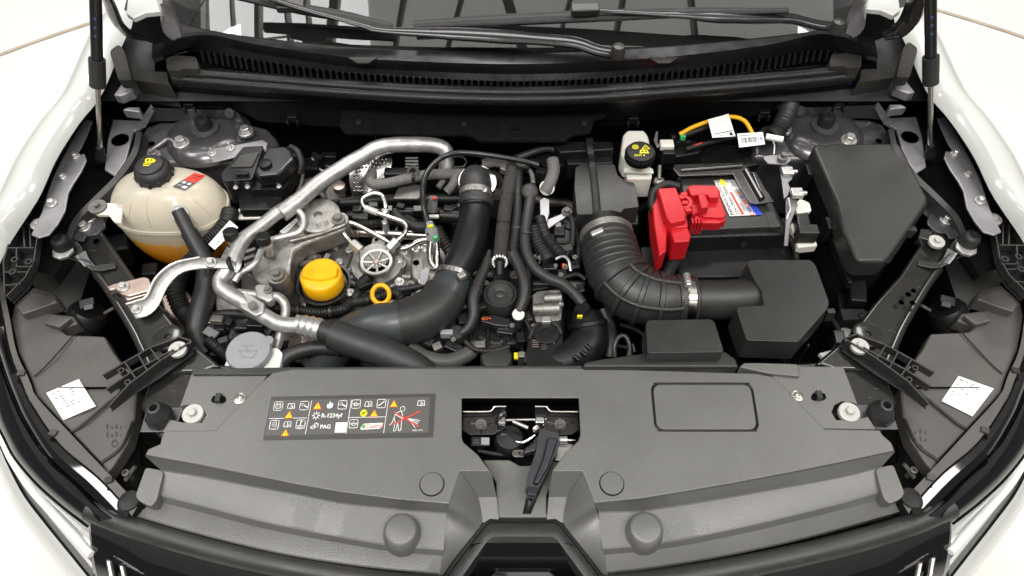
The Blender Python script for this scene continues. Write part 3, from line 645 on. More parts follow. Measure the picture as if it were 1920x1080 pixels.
# bumps and discs
for m in (False, True):
    p = (1147, 907) if m else (810, 908)
    lathe('disc_plug', V3(p + (ZP,)), [(0.0168, 0), (0.0168, 0.0022), (0.016, 0.003), (0, 0.003)], 'cover', cover, n=36)
    lathe('disc_groove', V3(p + (ZP + 0.0004,)), [(0.0168, 0), (0.0180, 0)], 'plastic_dark', cover, n=36)
    p = (1210, 993) if m else (752, 996)
    lathe('bonnet_bump_stop', V3(p + (0.925,)), [(0.0280, -0.028), (0.0268, -0.010), (0.0235, 0.006), (0.0220, 0.0085), (0.018, 0.0098), (0, 0.010)], 'cover', cover, n=36, sharp=70)
# round-cornered panel line
rp = rounded([(1222, 720), (1408, 720), (1422, 807), (1230, 807)], 16, 5)
pr = [V3(p, ZP + 0.0005) for p in rp]
tube('panel_groove', [(x, y, ZP + 0.0002) for x, y in rp], 0.0022, 'plastic_dark', cover, closed=True, n=6, step=0.01)
slab('raised_panel', [(x, y) for x, y in rounded([(1224, 721), (1407, 721), (1420, 805), (1232, 805)], 16, 5)], ZP + 0.003, 0.003, 'cover', cover, bev=0.0012)
# rear strips of the cover
slab('cover_rear_edge', [(360, 691), (548, 688), (960, 685), (1092, 685), (1092, 690), (548, 693), (500, 702), (360, 702)], ZP + 0.001, 0.03, 'plastic_top', cover, bev=0.0015)
duct = slab('intake_duct', [(1092, 688), (1096, 678), (1128, 672), (1216, 660), (1360, 658), (1380, 672), (1386, 688)], ZP + 0.010, 0.03, 'plastic_top', bev=0.004)
slab('duct_box', [(1216, 600), (1332, 598), (1340, 603), (1358, 660), (1214, 662), (1211, 606)], 0.985, 0.05, 'plastic_top', duct, bev=0.006, rnd=6)
slab('cover_rear_tab', [(1386, 688), (1395, 680), (1430, 680), (1495, 682), (1500, 706), (1440, 700)], ZP + 0.003, 0.02, 'cover', cover, bev=0.002)
# side wings of the cover, with slots, screws, washers
for m in (False, True):
    wing = slab('cover_wing', mp([(354, 714), (362, 692), (510, 692), (492, 716), (406, 808), (304, 810), (318, 786), (344, 792), (378, 792), (386, 778), (380, 764), (366, 757), (343, 760), (336, 765)], m), ZP - 0.004, 0.004, 'cover', cover, bev=0.0012)
    q = mir((410, 748)) if m else (410, 748)
    sl_ = slab('slot', [(q[0] - 15, q[1] + 4), (q[0] - 11, q[1] - 6), (q[0] + 12, q[1] - 6), (q[0] + 15, q[1] + 4), (q[0] + 8, q[1] + 8), (q[0] - 9, q[1] + 8)], ZP - 0.0034, 0.001, 'void', cover, bev=0, rnd=4)
    box('clip', V3((q[0], q[1] - 1, ZP)), (0.009, 0.014, 0.010), 'plastic_shiny', cover, bev=0.001)
    q = mir((450, 748)) if m else (450, 748)
    lathe('screw', V3(q + (ZP - 0.003,)), [(0.0095, 0), (0.0095, 0.002), (0.006, 0.0025), (0.006, 0.005), (0.0035, 0.0055), (0.003, 0.002), (0, 0.002)], 'steel', cover, n=18)
    q = (1592, 773) if m else (362, 776)
    bolt(q[0], q[1], ZP - 0.004, 20, cover, kind='washer', mat='washer')
    # plate and rubber buffer
    q = (1650, 772) if m else (300, 777)
    pl = slab('buffer_plate', mp([(262, 810), (276, 762), (345, 764), (336, 786), (308, 810)], m), 0.928, 0.003, 'primer', bev=0.001)
    lathe('buffer_base', V3((q[0], q[1] + 6, 0.930)), [(0.021, 0), (0.021, 0.006), (0.017, 0.008), (0.017, 0.012)], 'rubber', pl, n=9)
    lathe('rubber_buffer', V3((q[0], q[1] + 2, 0.940)), [(0.018, -0.006), (0.0195, 0.0), (0.0165, 0.012), (0.0105, 0.021), (0.0095, 0.026), (0.0060, 0.027), (0.0055, 0.012), (0.0, 0.012)], 'rubber_grey', pl, n=22, sharp=50)
# --- warning label
lab = [(509, 744), (817, 738), (812, 820), (493, 826)]
L = Print(lab, ZP + 0.0003, 320, 84, off=0.0003)
L.rect(0, 0, 320, 84, 'label_dark', 0); L.rect(2, 7, 310, 75, 'label_grey', 1)
def tri(x, y, s):
    L.poly([(x, y - s), (x + s * 1.05, y + s * 0.8), (x - s * 1.05, y + s * 0.8)], 'orange_print', 2); L.poly([(x, y - s * 0.68), (x + s * 0.72, y + s * 0.62), (x - s * 0.72, y + s * 0.62)], 'yellow_print', 3)
    L.rect(x - 0.7, y - s * 0.25, x + 0.7, y + s * 0.2, 'black_print', 4); L.rect(x - 0.7, y + s * 0.32, x + 0.7, y + s * 0.48, 'black_print', 4)
def frame(x, y, s=8.2): L.rrect(x - s, y - s, x + s, y + s, 3, 1.1, 'white_print')
def book(x, y):
    L.line([(x, y - 4), (x - 3, y - 6), (x - 6, y - 5), (x - 7, y + 4), (x - 3, y + 3.5), (x, y + 5), (x + 3, y + 3.5), (x + 7, y + 4), (x + 6, y - 5), (x + 3, y - 6), (x, y - 4), (x, y + 5)], 1.1, 'white_print'); L.rect(x + 2.6, y - 1.5, x + 3.8, y + 2.5, 'white_print', 2)
def wrench(x, y): L.line([(x - 1, y - 1), (x + 6, y + 3)], 2, 'white_print'); L.ring(x - 3, y - 2, 2.4, 1.4, 'white_print')
def can(x, y, s=1.0): L.line([(x - 5 * s, y - 1 * s), (x - 3 * s, y + 3 * s), (x + 3 * s, y + 3 * s), (x + 6 * s, y - 1 * s), (x + 2 * s, y), (x - 3 * s, y - 2 * s), (x - 3 * s, y + 3 * s)], 1.2 * s, 'white_print'); L.rect(x - 1, y - 4 * s, x + 1.5 * s, y - 3 * s, 'white_print', 2)
frame(17, 19); L.rrect(12, 16, 22, 23, 1, 1.1, 'white_print'); L.rect(13, 13, 15, 15.5, 'white_print', 2); L.rect(19, 13, 21, 15.5, 'white_print', 2); L.line([(14, 19), (16, 19)], .9, 'white_print'); L.line([(18, 19), (20, 19)], .9, 'white_print')
book(42, 20); frame(67, 19); wrench(67, 19); tri(41, 37, 8.5)
L.line([(4, 43), (76, 43)], 0.9, 'white_print'); L.line([(80, 10), (78, 74)], 0.9, 'white_print')
frame(16, 55)
for k in range(4): L.ring(16 + 2.9 * math.cos(k * 1.571 + 0.6), 55 + 2.9 * math.sin(k * 1.571 + 0.6), 2.2, 1, 'white_print', n=10)
book(41, 55); frame(66, 55); L.line([(60, 58), (72, 58)], 1, 'white_print'); L.line([(60, 60.5), (72, 60.5)], 1, 'white_print'); L.line([(66, 49), (66, 58)], 1.6, 'white_print'); L.line([(66, 50), (69, 50)], 1, 'white_print'); tri(40, 71, 7.5)
tri(93, 20, 8.5)
L.poly([(116, 11), (119, 16), (122, 14.5), (122.5, 21), (120, 25), (116.5, 25.5), (112.5, 25), (110.5, 20), (112.5, 16), (114, 18)], 'white_print', 2)
frame(141, 19); wrench(141, 19)
def snow(x, y, r):
    L.ring(x, y, r * 0.55, 1.2, 'white_print', n=12)
    for k in range(8): L.line([(x + r * .6 * math.cos(k * .785), y + r * .6 * math.sin(k * .785)), (x + r * math.cos(k * .785), y + r * math.sin(k * .785))], 1.6, 'white_print')
snow(93, 39, 7); L.text(103, 43, 11, 'R-1234yf', 'white_print', 2)
snow(96, 57, 4); can(90, 61, .9); L.text(104, 64, 10.5, 'PAG', 'white_print', 2)
L.rect(133, 53, 154, 72, 'white_print', 2)
L.line([(157, 10), (155, 74)], 0.9, 'white_print'); frame(167, 18); can(167, 18); book(191, 19); frame(216, 18); L.line([(211, 22), (221, 14)], 1.6, 'white_print')
L.circ(184, 36, 7, 'yellow_print', 2); L.line([(180, 38), (189, 33)], 1.4, 'black_print', 3); L.circ(183.5, 36, 1.8, 'black_print', 3); tri(204, 37, 8)
L.line([(157, 44), (227, 44)], .9, 'white_print'); frame(167, 56, 7.8); can(167, 56)
L.poly(rounded([(184, 56.5), (224, 55), (220, 66), (180, 67.5)], 4, 3), 'white_print', 2); L.circ(186.5, 61.5, 4, 'green_print', 3); L.circ(187.5, 62, 1.7, 'red_print', 4); L.text(191, 65.5, 10.5, 'Castrol', 'red_print', 3, rot=-0.04, shear=0.25)
L.line([(229, 10), (226, 74)], .9, 'white_print'); tri(240, 19, 8); book(293, 19)
L.ring(258, 29, 4.6, 1.1, 'white_print'); L.line([(253, 34), (246, 37), (243, 45), (246, 55), (244, 71), (248, 71), (251, 56), (254, 71), (258, 70), (258, 52), (259, 40), (255, 33)], 1.1, 'white_print'); L.line([(246, 40), (252, 44), (268, 50)], 1.1, 'white_print'); L.line([(243, 45), (240, 56), (236, 60)], 1.1, 'white_print')
for k in range(5): L.line([(270, 48), (293 - k * 2, 52 + k * 3.4)], .9, 'white_print')
L.line([(243, 59), (291, 35)], 2.3, 'red_print', 5); L.line([(243, 36), (290, 63)], 2.3, 'red_print', 5)
L.text(280, 72, 4.2, '8200 337 R', 'white_print', 2, bold=False)
L.build('warning_label', cover, label='dark grey warning label with white pictograms and yellow triangles')
# ------------------------------------------------------------------ bonnet latch in the opening
latch = slab('bonnet_latch', [(850, 735), (1100, 735), (1105, 960), (850, 960)], 0.862, 0.01, 'void', bev=0)
slab('shield', [(905, 862), (955, 862), (975, 873), (995, 872), (1030, 862), (1060, 868), (1045, 905), (1032, 970), (930, 970), (930, 905)], 0.898, 0.006, 'cover', latch, bev=0.002)
mk('well_wall', [V3(p) for p in ((866, 746, ZP - .004), (1085, 746, ZP - .004), (1085, 755, 0.90), (866, 755, 0.90))], [(0, 1, 2, 3)], 'black_paint', latch, smooth=False)
for s in (1, -1):
    X = lambda x: x if s == 1 else 1952 - x
    tube('latch_rail', [(X(868), 772, 0.925), (X(920), 771, 0.925), (X(926), 763, 0.928), (X(949), 762, 0.928)], 0.0022, 'steel', latch, n=8, step=0.004)
    slab('latch_plate', [(X(868), 776), (X(922), 774), (X(930), 766), (X(949), 764), (X(949), 800), (X(925), 815), (X(880), 815), (X(866), 805)], 0.915, 0.003, 'black_paint', latch, bev=0.001)
    slab('latch_ear', [(X(878), 788), (X(890), 781), (X(925), 780), (X(930), 790), (X(910), 796), (X(882), 794)], 0.918, 0.003, 'black_paint', latch, bev=0.001)
    bolt(X(902), 796, 0.918, 11, latch, kind='stud', mat='cast_dark', axis=(0, -0.6, 0.8), name='nut')
tube('cross_rod', [(930, 788, 0.915), (1025, 786, 0.915)], 0.003, 'steel', latch, n=8)
tube('striker_hook', [(940, 815, 0.90), (935, 795, 0.92), (938, 780, 0.93), (947, 773, 0.932)], 0.005, 'black_paint', latch, n=8, step=0.004)
box('clamp', V3((941, 790, 0.925)), (0.012, 0.012, 0.010), 'steel', latch, bev=0.002)
tube('lever', [(962, 790, 0.925), (990, 802, 0.925)], 0.003, 'zinc', latch, n=8)
box('clamp', V3((1012, 790, 0.925)), (0.016, 0.012, 0.012), 'chrome', latch, bev=0.003)
lathe('roller', V3((1006, 804, 0.918)), [(0.006, -0.004), (0.006, 0.004), (0, 0.005)], 'steel', latch, n=16, axis=(0, -.6, .8))
lathe('latch_drum', V3((955, 830, 0.885)), [(0.024, -0.01), (0.026, 0.012), (0.020, 0.022), (0, 0.024)], 'plastic_shiny', latch, n=20)
tube('spring', [(x, y, 0.905) for x, y in [(968 + 8 * math.cos(k * 0.9) + k * 0.35, 850 + 6 * math.sin(k * 0.9)) for k in range(34)]], 0.0011, 'cast_dark', latch, n=5, step=0.004)
tube('latch_claw', [(968, 828, 0.905), (980, 830, 0.908), (995, 822, 0.912), (1004, 816, 0.914)], 0.003, 'chrome', latch, n=8)
cn = box('connector', V3((895, 830, 0.908)), (0.020, 0.016, 0.014), 'plastic_shiny', latch, bev=0.002)
box('connector_face', V3((893, 828, 0.9165)), (0.011, 0.009, 0.003), 'plastic_top', latch, bev=0.001)
box('connector_end', V3((910, 828, 0.914)), (0.013, 0.012, 0.006), 'cap_grey', latch, bev=0.001)
tube('cable', [(895, 845, 0.895), (940, 852, 0.89), (1000, 850, 0.89), (1040, 860, 0.885)], 0.004, 'rubber', latch, n=8)
tube('release_cable', [(1040, 824, 0.915), (1080, 826, 0.912)], 0.0028, 'steel', latch, n=8)
lathe('cable_nipple', V3((1056, 825, 0.914)), [(0.006, -0.006), (0.006, 0.006)], 'zinc', latch, n=14, axis=(1, 0, 0))
slab('pivot_plate', [(1048, 830), (1075, 832), (1060, 865), (1040, 862)], 0.905, 0.004, 'zinc', latch, bev=0.001)
# release handle
hv = [(1013, 803, 0.945), (1048, 812, 0.945), (1050, 828, 0.94), (1033, 870, 0.937), (1012, 912, 0.935), (1003, 925, 0.93), (1000, 936, 0.928), (988, 930, 0.93), (984, 912, 0.936), (988, 896, 0.938), (1005, 845, 0.942), (1008, 820, 0.944)]
hd = slab('release_handle', hv, None, 0.014, 'navy', latch, bev=0.003, rnd=3)
slab('handle_ridge', [(1028, 818, 0.951), (1046, 822, 0.950), (1030, 872, 0.944), (1010, 908, 0.941), (1000, 905, 0.941), (1018, 860, 0.946)], None, 0.008, 'navy', latch, bev=0.003)
slab('handle_arm', [(1013, 808, 0.935), (1006, 845, 0.93), (980, 852, 0.925), (982, 840, 0.926), (1000, 828, 0.93)], None, 0.012, 'navy', latch, bev=0.003)
box('handle_tip', V3((998, 922, 0.937)), (0.014, 0.012, 0.006), 'navy', latch, rot=(0, 0, -.2), bev=0.0015)
slab('guide_slot', [(990, 918), (1000, 905), (1032, 870), (1026, 890), (995, 963), (980, 963)], 0.8995, 0.001, 'plastic_dark', latch, bev=0)
slab('guide_slot', [(1028, 915), (1030, 963), (1024, 963), (1024, 930)], 0.8995, 0.001, 'plastic_dark', latch, bev=0)
# ------------------------------------------------------------------ grille
gb = [(170, 962), (200, 975), (255, 996), (340, 1022), (440, 1048), (540, 1069), (640, 1086), (740, 1100)]
gr_c = [(740, 1100), (975, 1120), (1210, 1098)]
gbR = [(1210, 1098), (1310, 1084), (1410, 1066), (1510, 1045), (1610, 1020), (1700, 993), (1782, 958)]
full = gb + [(860, 1110), (975, 1116), (1090, 1110)] + gbR
grille = tube('front_grille', [(x, y - 6, 0.874) for x, y in full], 0.0165, 'plastic_top', n=18, step=0.02, label='gloss black front grille below a matt rolled top edge')
def off(l, dy, z, k=1.0): return [((x - 975) * k + 975, y + dy, z) for x, y in l]
G0 = [V3((x, y + 7, 0.872)) for x, y in full]
def gout(k):
    dy, dz = k; r = []
    for p in G0:
        d = Vector((-p.x * 0.16, -1.0, 0)).normalized(); r.append(p + d * dy + Vector((0, 0, dz)))
    return r
gg = sheet('gloss_band', [gout(k) for k in ((-0.006, -0.006), (0.0, 0.0), (0.004, 0.0), (0.022, -0.011), (0.045, -0.028), (0.072, -0.055), (0.085, -0.085), (0.085, -0.30))], 'black_gloss', grille, cols=60, sharp=60)
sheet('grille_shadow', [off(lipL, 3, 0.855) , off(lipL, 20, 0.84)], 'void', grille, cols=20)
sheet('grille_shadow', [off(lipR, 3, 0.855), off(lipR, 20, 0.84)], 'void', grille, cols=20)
for m in (False, True):
    for k in range(2):
        slab('grille_bar', mp([(196 + k * 24, 1046 + k * 10), (208 + k * 24, 1050 + k * 10), (218 + k * 24, 1100), (206 + k * 24, 1100)], m), 0.852 - .004 * k, 0.02, 'steel', grille, bev=0.003)
emb = sheet('emblem_panel', [[(885, 1020, 0.905), (900, 1018, 0.907), (1060, 1018, 0.907), (1072, 1020, 0.905)], [(855, 1085, 0.86), (880, 1085, 0.862), (1080, 1085, 0.862), (1108, 1085, 0.86)], [(840, 1140, 0.80), (880, 1145, 0.80), (1080, 1145, 0.80), (1120, 1140, 0.80)]], 'black_gloss', grille, cols=16, sharp=60)
slab('emblem_lip', [(930, 1068), (1030, 1068), (1052, 1085), (912, 1085)], 0.875, 0.01, 'black_gloss', grille, bev=0.004)
# ------------------------------------------------------------------ headlamps
for m in (False, True):
    slab('dark_gap_fill', mp([(-14, 500), (6, 593), (20, 662), (43, 722), (60, 758), (112, 832), (180, 890), (228, 940), (246, 985), (320, 1005), (315, 900), (262, 870), (262, 712), (147, 606), (63, 537), (20, 480)], m), 0.862, 0.01, 'void', grille, bev=0)  # black slab added beneath the lamp so the gaps around it stay dark
    hp = [(20, 600), (25, 573), (63, 537), (103, 550), (113, 566), (72, 580), (97, 587), (137, 592), (147, 606), (114, 617), (124, 627), (196, 630), (213, 660), (226, 677), (262, 712), (256, 745), (252, 787), (240, 830), (213, 873), (200, 889), (187, 868), (133, 811), (67, 742), (57, 712), (33, 660)]
    hl = slab('headlamp', mp([(x, y, 0.895 - 0.00008 * max(0, 700 - y)) for x, y in hp], m), None, 0.03, 'housing', bev=0.004, label='headlamp unit on the %s side' % ('battery' if m else 'coolant tank'))
    slab('housing_step', mp([(60, 545), (100, 556), (108, 566), (70, 580), (40, 590), (30, 575)], m), 0.905, 0.03, 'housing', hl, bev=0.003)
    slab('housing_step', mp([(96, 588), (134, 596), (110, 614), (80, 606)], m), 0.901, 0.012, 'housing', hl, bev=0.003)
    tube('housing_seam', mp([(128, 812, 0.897), (150, 800, 0.898), (200, 758, 0.898), (245, 722, 0.898)], m), 0.0022, 'plastic_dark', hl, n=6)
    tube('housing_seam', mp([(64, 706, 0.897), (90, 682, 0.896), (150, 615, 0.894)], m), 0.0012, 'plastic_dark', hl, n=6)
    tube('housing_seam', mp([(190, 868, 0.897), (228, 838, 0.897), (250, 790, 0.897)], m), 0.0022, 'plastic_dark', hl, n=6)
    # lines outward: rail, gloss bands, lens
    rail_i = [(-30, 440), (-2, 500), (18, 590), (32, 660), (56, 712), (70, 745), (133, 813), (187, 870), (240, 925), (258, 950)]
    rail_o = [(-45, 440), (-14, 500), (6, 593), (20, 662), (43, 722), (60, 758), (112, 832), (180, 890), (228, 940), (246, 968)]
    g_m = [(-75, 470), (-38, 540), (-10, 640), (8, 700), (28, 752), (46, 790), (90, 858), (150, 915), (185, 948), (212, 968)]
    g_o = [(-95, 500), (-60, 580), (-25, 700), (-8, 780), (12, 825), (30, 858), (70, 905), (118, 948), (150, 973), (166, 985)]
    ln = [(-120, 560), (-92, 640), (-58, 720), (-28, 775), (0, 827), (18, 868), (48, 925), (88, 978), (136, 1037), (175, 1085)]
    z_ = lambda l, z: [(x, y, z) for x, y in l]
    sheet('rail', [mp(z_(rail_i, 0.885), m), mp([(x - 1, y, 0.905) for x, y in rail_i], m), mp([(x + 1, y, 0.905) for x, y in rail_o], m), mp(z_(rail_o, 0.893), m)], 'housing', hl, cols=40, sharp=40)
    lathe('rail_knob', V3(mp([(246, 942, 0.898)], m)[0]), [(0.019, -0.03), (0.019, 0.003), (0.015, 0.009), (0.009, 0.010), (0.0, 0.010)], 'plastic_dark', hl, n=20)
    sheet('gloss_trim', [mp(z_(rail_o, 0.893), m), mp([(x - 3, y + 2, 0.899) for x, y in rail_o], m), mp([(x * .5 + a * .5, y * .5 + b * .5, 0.902) for (x, y), (a, b) in zip(rail_o, g_m)], m), mp([(x + 3, y - 3, 0.896) for x, y in g_m], m), mp(z_(g_m, 0.886), m), mp([(x - 4, y + 4, 0.893) for x, y in g_m], m), mp([(x * .5 + a * .5, y * .5 + b * .5, 0.889) for (x, y), (a, b) in zip(g_m, g_o)], m), mp(z_(g_o, 0.872), m), mp([(x - 1, y + 3, 0.86) for x, y in g_o], m)], 'black_gloss', hl, cols=60, sharp=35)
    sheet('lens', [mp(z_(g_o, 0.868), m), mp([(x * .6 + a * .4, y * .6 + b * .4, 0.858) for (x, y), (a, b) in zip(g_o, ln)], m), mp(z_(ln, 0.81), m), mp([(x - 6, y + 30, 0.74) for x, y in ln], m)], 'lens', hl, cols=50, sharp=60)
    sheet('reflector', [mp([(x, y + 3, 0.855) for x, y in g_o], m), mp([(x * .6 + a * .4, y * .6 + b * .4 + 6, 0.825) for (x, y), (a, b) in zip(g_o, ln)], m), mp([(x * .3 + a * .7, y * .3 + b * .7, 0.83) for (x, y), (a, b) in zip(g_o, ln)], m), mp([(x, y, 0.80) for x, y in ln], m), mp([(x, y + 25, 0.72) for x, y in ln], m)], 'chrome', hl, cols=50, sharp=20)
    L0 = [V3(p) for p in mp([(x, y, 0.80) for x, y in ln], m)]
    def bout(d, dz): return [p + Vector((p.x * 0.9, -0.55, 0)).normalized() * d + Vector((0, 0, dz)) for p in L0]
    sheet('bumper', [bout(-0.004, -0.006), bout(0.004, 0.0), bout(0.012, -0.004), bout(0.03, -0.03), bout(0.045, -0.09), bout(0.05, -0.2), bout(0.05, -0.55)], 'white_paint', cols=40, sharp=50)
    tube('lens_gap', mp([(x, y + 2, 0.803) for x, y in ln], m), 0.0035, 'void', hl, n=6, step=.01)
    tube('lens_gap', mp([(x - 1, y + 2, 0.868) for x, y in g_o], m), 0.0025, 'void', hl, n=6, step=.01)
    tube('light_guide', mp([(x * .45 + a * .55, y * .45 + b * .55, 0.846) for (x, y), (a, b) in zip(g_o, ln)], m), 0.006, 'paper', hl, n=8, step=.01)
    # paper sticker
    q = [(1797, 705), (1863, 729), (1823, 781), (1765, 752)] if m else [(87, 737), (148, 711), (180, 762), (119, 788)]
    S_ = Print(q, 0.8965, 60, 55, off=0.0006)
    S_.rect(0, 0, 60, 55, 'paper', 0)
    r_ = random.Random(3 + m)
    for a in range(7):
        for b in range(4):
            if r_.random() < .55: S_.rect(6 + b * 10, 5 + a * 5, 6 + b * 10 + r_.uniform(3, 8), 7.2 + a * 5, 'grey_print', 1)
    if m: S_.text(4, 8, 7, '<>', 'grey_print', 1)
    S_.build('sticker', hl)
    # connector on the housing rear
    bxo = lathe('lamp_socket', V3(mp([(166, 588, 0.86)], m)[0]), [(0.034, -0.05), (0.034, 0.0), (0.030, 0.008), (0.0, 0.010)], 'plastic', hl, n=18, axis=((0.5 if not m else -0.5), 0.5, 0.7))
    box('socket_clip', V3(mp([(165, 570, 0.888)], m)[0]), (0.026, 0.018, 0.012), 'plastic_dark', hl, rot=(.3, 0, .3 if not m else -.3), bev=0.002)
    box('socket_tab', V3(mp([(168, 577, 0.893)], m)[0]), (0.016, 0.010, 0.010), 'plastic_shiny', hl, rot=(.3, 0, .3 if not m else -.3), bev=0.001)
    tube('alignment_rod', mp([(196, 587, 0.86), (214, 577, 0.87)], m), 0.003, 'cast', hl, n=8)
    lathe('vent_tube', V3(mp([(237, 888, 0.90)], m)[0]), [(0.004, -0.02), (0.004, 0.0), (0.0055, 0.0), (0.0055, 0.004), (0.003, 0.005), (0.003, 0), (0, 0)], 'housing', hl, n=14)
    tube('vent_tube', mp([(236, 900, 0.89), (246, 885, 0.90), (254, 875, 0.905)], m), 0.0035, 'housing', hl, n=8)
    # ------------------------------------------------ diagonal upper member
    mt = [(150, 425, .93), (166, 414, .932), (188, 424, .935), (196, 440, .935), (252, 521, .935), (300, 572, .933), (334, 615, .93), (352, 635, .93), (415, 686, .93), (380, 700, .925), (300, 702, .92), (270, 655, .92), (255, 618, .922), (200, 535, .925), (183, 510, .925), (152, 470, .925), (143, 436, .93)]
    mb = slab('front_member', mp(mt, m), None, 0.05, 'black_paint', bev=0.009, seg=3, label='black painted brace running forward on the %s side' % ('battery' if m else 'coolant tank'))
    tube('member_edge', mp([(178, 508, .922), (205, 545, .920), (250, 618, .917), (268, 655, .915), (292, 705, .912)], m), 0.008, 'black_paint', mb, n=12)
    slab('radiator_support', mp([(285, 700), (330, 668), (420, 683), (560, 690), (560, 760), (290, 812), (262, 760)], m), 0.918, 0.05, 'black_paint', mb, bev=0.006)
    lathe('pad', V3(mp([(316, 634, .932)], m)[0]), [(0.025, -0.004), (0.024, 0.004), (0.020, 0.0055), (0.0055, 0.0055), (0.005, 0.001), (0, 0.001)], 'black_paint', mb, n=28)
    for k, q in enumerate(((158, 425), (167, 408)) if not m else ((1775, 412), (1766, 395))):
        bolt(q[0], q[1], 0.938, 13, mb, kind='bolt')
    slab('member_foot', mp([(140, 445), (152, 400), (170, 392), (192, 398), (198, 424), (180, 440)], m), 0.936, 0.006, 'primer_dark', mb, bev=0.003, rnd=6)
    # buffer bracket beside the wing
    br = slab('buffer_bracket', mp([(108, 470, .95), (125, 455, .95), (142, 452, .95), (152, 462, .945), (158, 475, .935), (178, 497, .934), (214, 493, .936), (217, 502, .936), (190, 508, .934), (172, 506, .934), (150, 492, .93), (130, 484, .945), (112, 482, .95)], m), None, 0.004, 'black_paint', mb, bev=0.0015)
    sheet('bracket_face', [mp([(142, 480, .945), (160, 470, .94)], m), mp([(158, 500, .93), (172, 497, .932)], m)], 'primer', mb, cols=4)
    q = (1817, 452) if m else (117, 458)
    lathe('rubber_buffer', V3(q + (0.958,)), [(0.016, -0.012), (0.0175, -0.006), (0.0155, 0.0), (0.016, 0.008), (0.013, 0.016), (0.006, 0.0185), (0.0035, 0.0165), (0, 0.0165)], 'rubber_grey' if m else 'rubber', mb, n=22, sharp=60)
    lathe('buffer_nut', V3((q[0] + (-6 if m else 2), q[1] + 14, 0.95)), [(0.018, -0.002), (0.018, 0.003), (0.012, 0.004)], 'zinc', mb, n=8)
    slab('member_tab', mp([(135, 442), (152, 433), (162, 440), (156, 452), (142, 452)], m), 0.940, 0.004, 'primer_dark', mb, bev=0.0015, rnd=3)
    if m:
        for q in ((1703, 538), (1711, 552), (1690, 553)): lathe('hole', V3((q[0] - 15 + 2, q[1] + 20, .9356) if False else (q[0], q[1] + (14 if q[0] != 1711 else 16), .9352)), [(0, 0), (0.0048, 0)], 'void', mb, n=14)
        lathe('hole', V3((1713, 545, .934)), [(0, 0), (0.0045, 0)], 'washer', mb, n=14)
        bolt(1756, 453, 0.946, 15, mb, kind='washer', mat='washer')
        slab('member_tab', [(1726, 428), (1745, 430), (1742, 450), (1722, 445)], 0.95, 0.02, 'black_paint', mb, bev=0.002)
    else:
        lathe('hole', V3((180, 452, .9356)), [(0, 0), (0.005, 0)], 'void', mb, n=14)
        pk = slab('zinc_bracket', [(199, 537), (214, 531), (270, 518), (279, 521), (284, 534), (280, 545), (240, 556), (228, 552), (214, 542), (204, 545)], 0.944, 0.012, 'zinc_gold', mb, bev=0.003)
        bolt(231, 538, 0.946, 11, mb)
        slab('zinc_bracket_step', [(228, 550), (280, 536), (288, 548), (236, 564)], 0.939, 0.01, 'zinc_gold', mb, bev=0.003)
    # ribbed plastic wing brackets
    rb = slab('ribbed_bracket', mp([(362, 653), (352, 645), (347, 650), (338, 640), (322, 655), (300, 668), (240, 700), (232, 712), (225, 730), (208, 772), (250, 740), (300, 708), (364, 662)], m), 0.934, 0.003, 'plastic', bev=0.001)
    def rib_(a, b, h=0.016, th=0.0028, z0=0.934, par=rb):
        A, B = [V3(p + (z0,)) for p in mp([a, b], m)]
        d = (B - A); s = Vector((-d.y, d.x, 0)).normalized() * th / 2
        v_, f_ = prism([A - s + Vector((0, 0, h)), A + s + Vector((0, 0, h)), B + s + Vector((0, 0, h)), B - s + Vector((0, 0, h))], h)
        mk('rib', v_, f_, 'plastic_top', par, bevel=0.0006)
    edgeA = [(363, 650), (310, 683), (250, 728), (212, 770)]
    edgeM = [(336, 662), (296, 684), (254, 706), (207, 738)]
    edgeB = [(340, 642), (290, 660), (244, 686), (200, 712)]
    for ed in (edgeA, edgeM, edgeB):
        for a, b in zip(ed, ed[1:]): rib_(a, b)
    for a, b in (((288, 661), (307, 686)), ((266, 673), (283, 703)), ((242, 688), (263, 720))): rib_(a, b)
    rib_((340, 640), (365, 648)); rib_((365, 648), (362, 655))
    for q in ((227, 694), (239, 716)): lathe('boss', V3(mp([q + (0.95,)], m)[0]), [(0.005, -0.02), (0.005, 0), (0.003, 0.0), (0.003, -0.01), (0, -0.01)], 'plastic_top', rb, n=12)
    q = (1612, 649) if m else (333, 655)
    bolt(q[0], q[1], 0.945, 17, rb, kind='washer', mat='washer')
    # ribbed bracket at the wing
    rw = slab('ribbed_bracket', mp([(62, 395), (88, 388), (105, 400), (98, 428), (78, 445), (75, 470), (70, 505), (55, 540), (25, 570), (15, 540), (15, 500), (30, 450), (45, 425)], m), 0.965, 0.003, 'plastic_dark', bev=0.001)
    for ed in ([(62, 392), (45, 425), (24, 470), (16, 500), (18, 560)], [(88, 388), (104, 398), (100, 422), (80, 445), (72, 500), (56, 530), (22, 565)], [(62, 392), (88, 388)], [(44, 428), (72, 432)], [(24, 475), (73, 475)], [(40, 475), (40, 510), (70, 510)], [(52, 435), (55, 475)], [(64, 436), (66, 475)], [(18, 520), (62, 520)], [(18, 545), (48, 542)]):
        for a, b in zip(ed, ed[1:]): rib_(a, b, 0.016, 0.0025, 0.966, rw)
    for q in ((27, 486), (53, 490), (23, 509)): lathe('boss', V3(mp([q + (0.985,)], m)[0]), [(0.006, -0.02), (0.006, 0), (0.0035, 0), (0.0035, -.01), (0, -.01)], 'plastic_top', rw, n=12)
    q = (1864, 411) if m else (72, 420)
    bolt(q[0], q[1], 0.985, 14, rw, kind='washer', mat='washer')
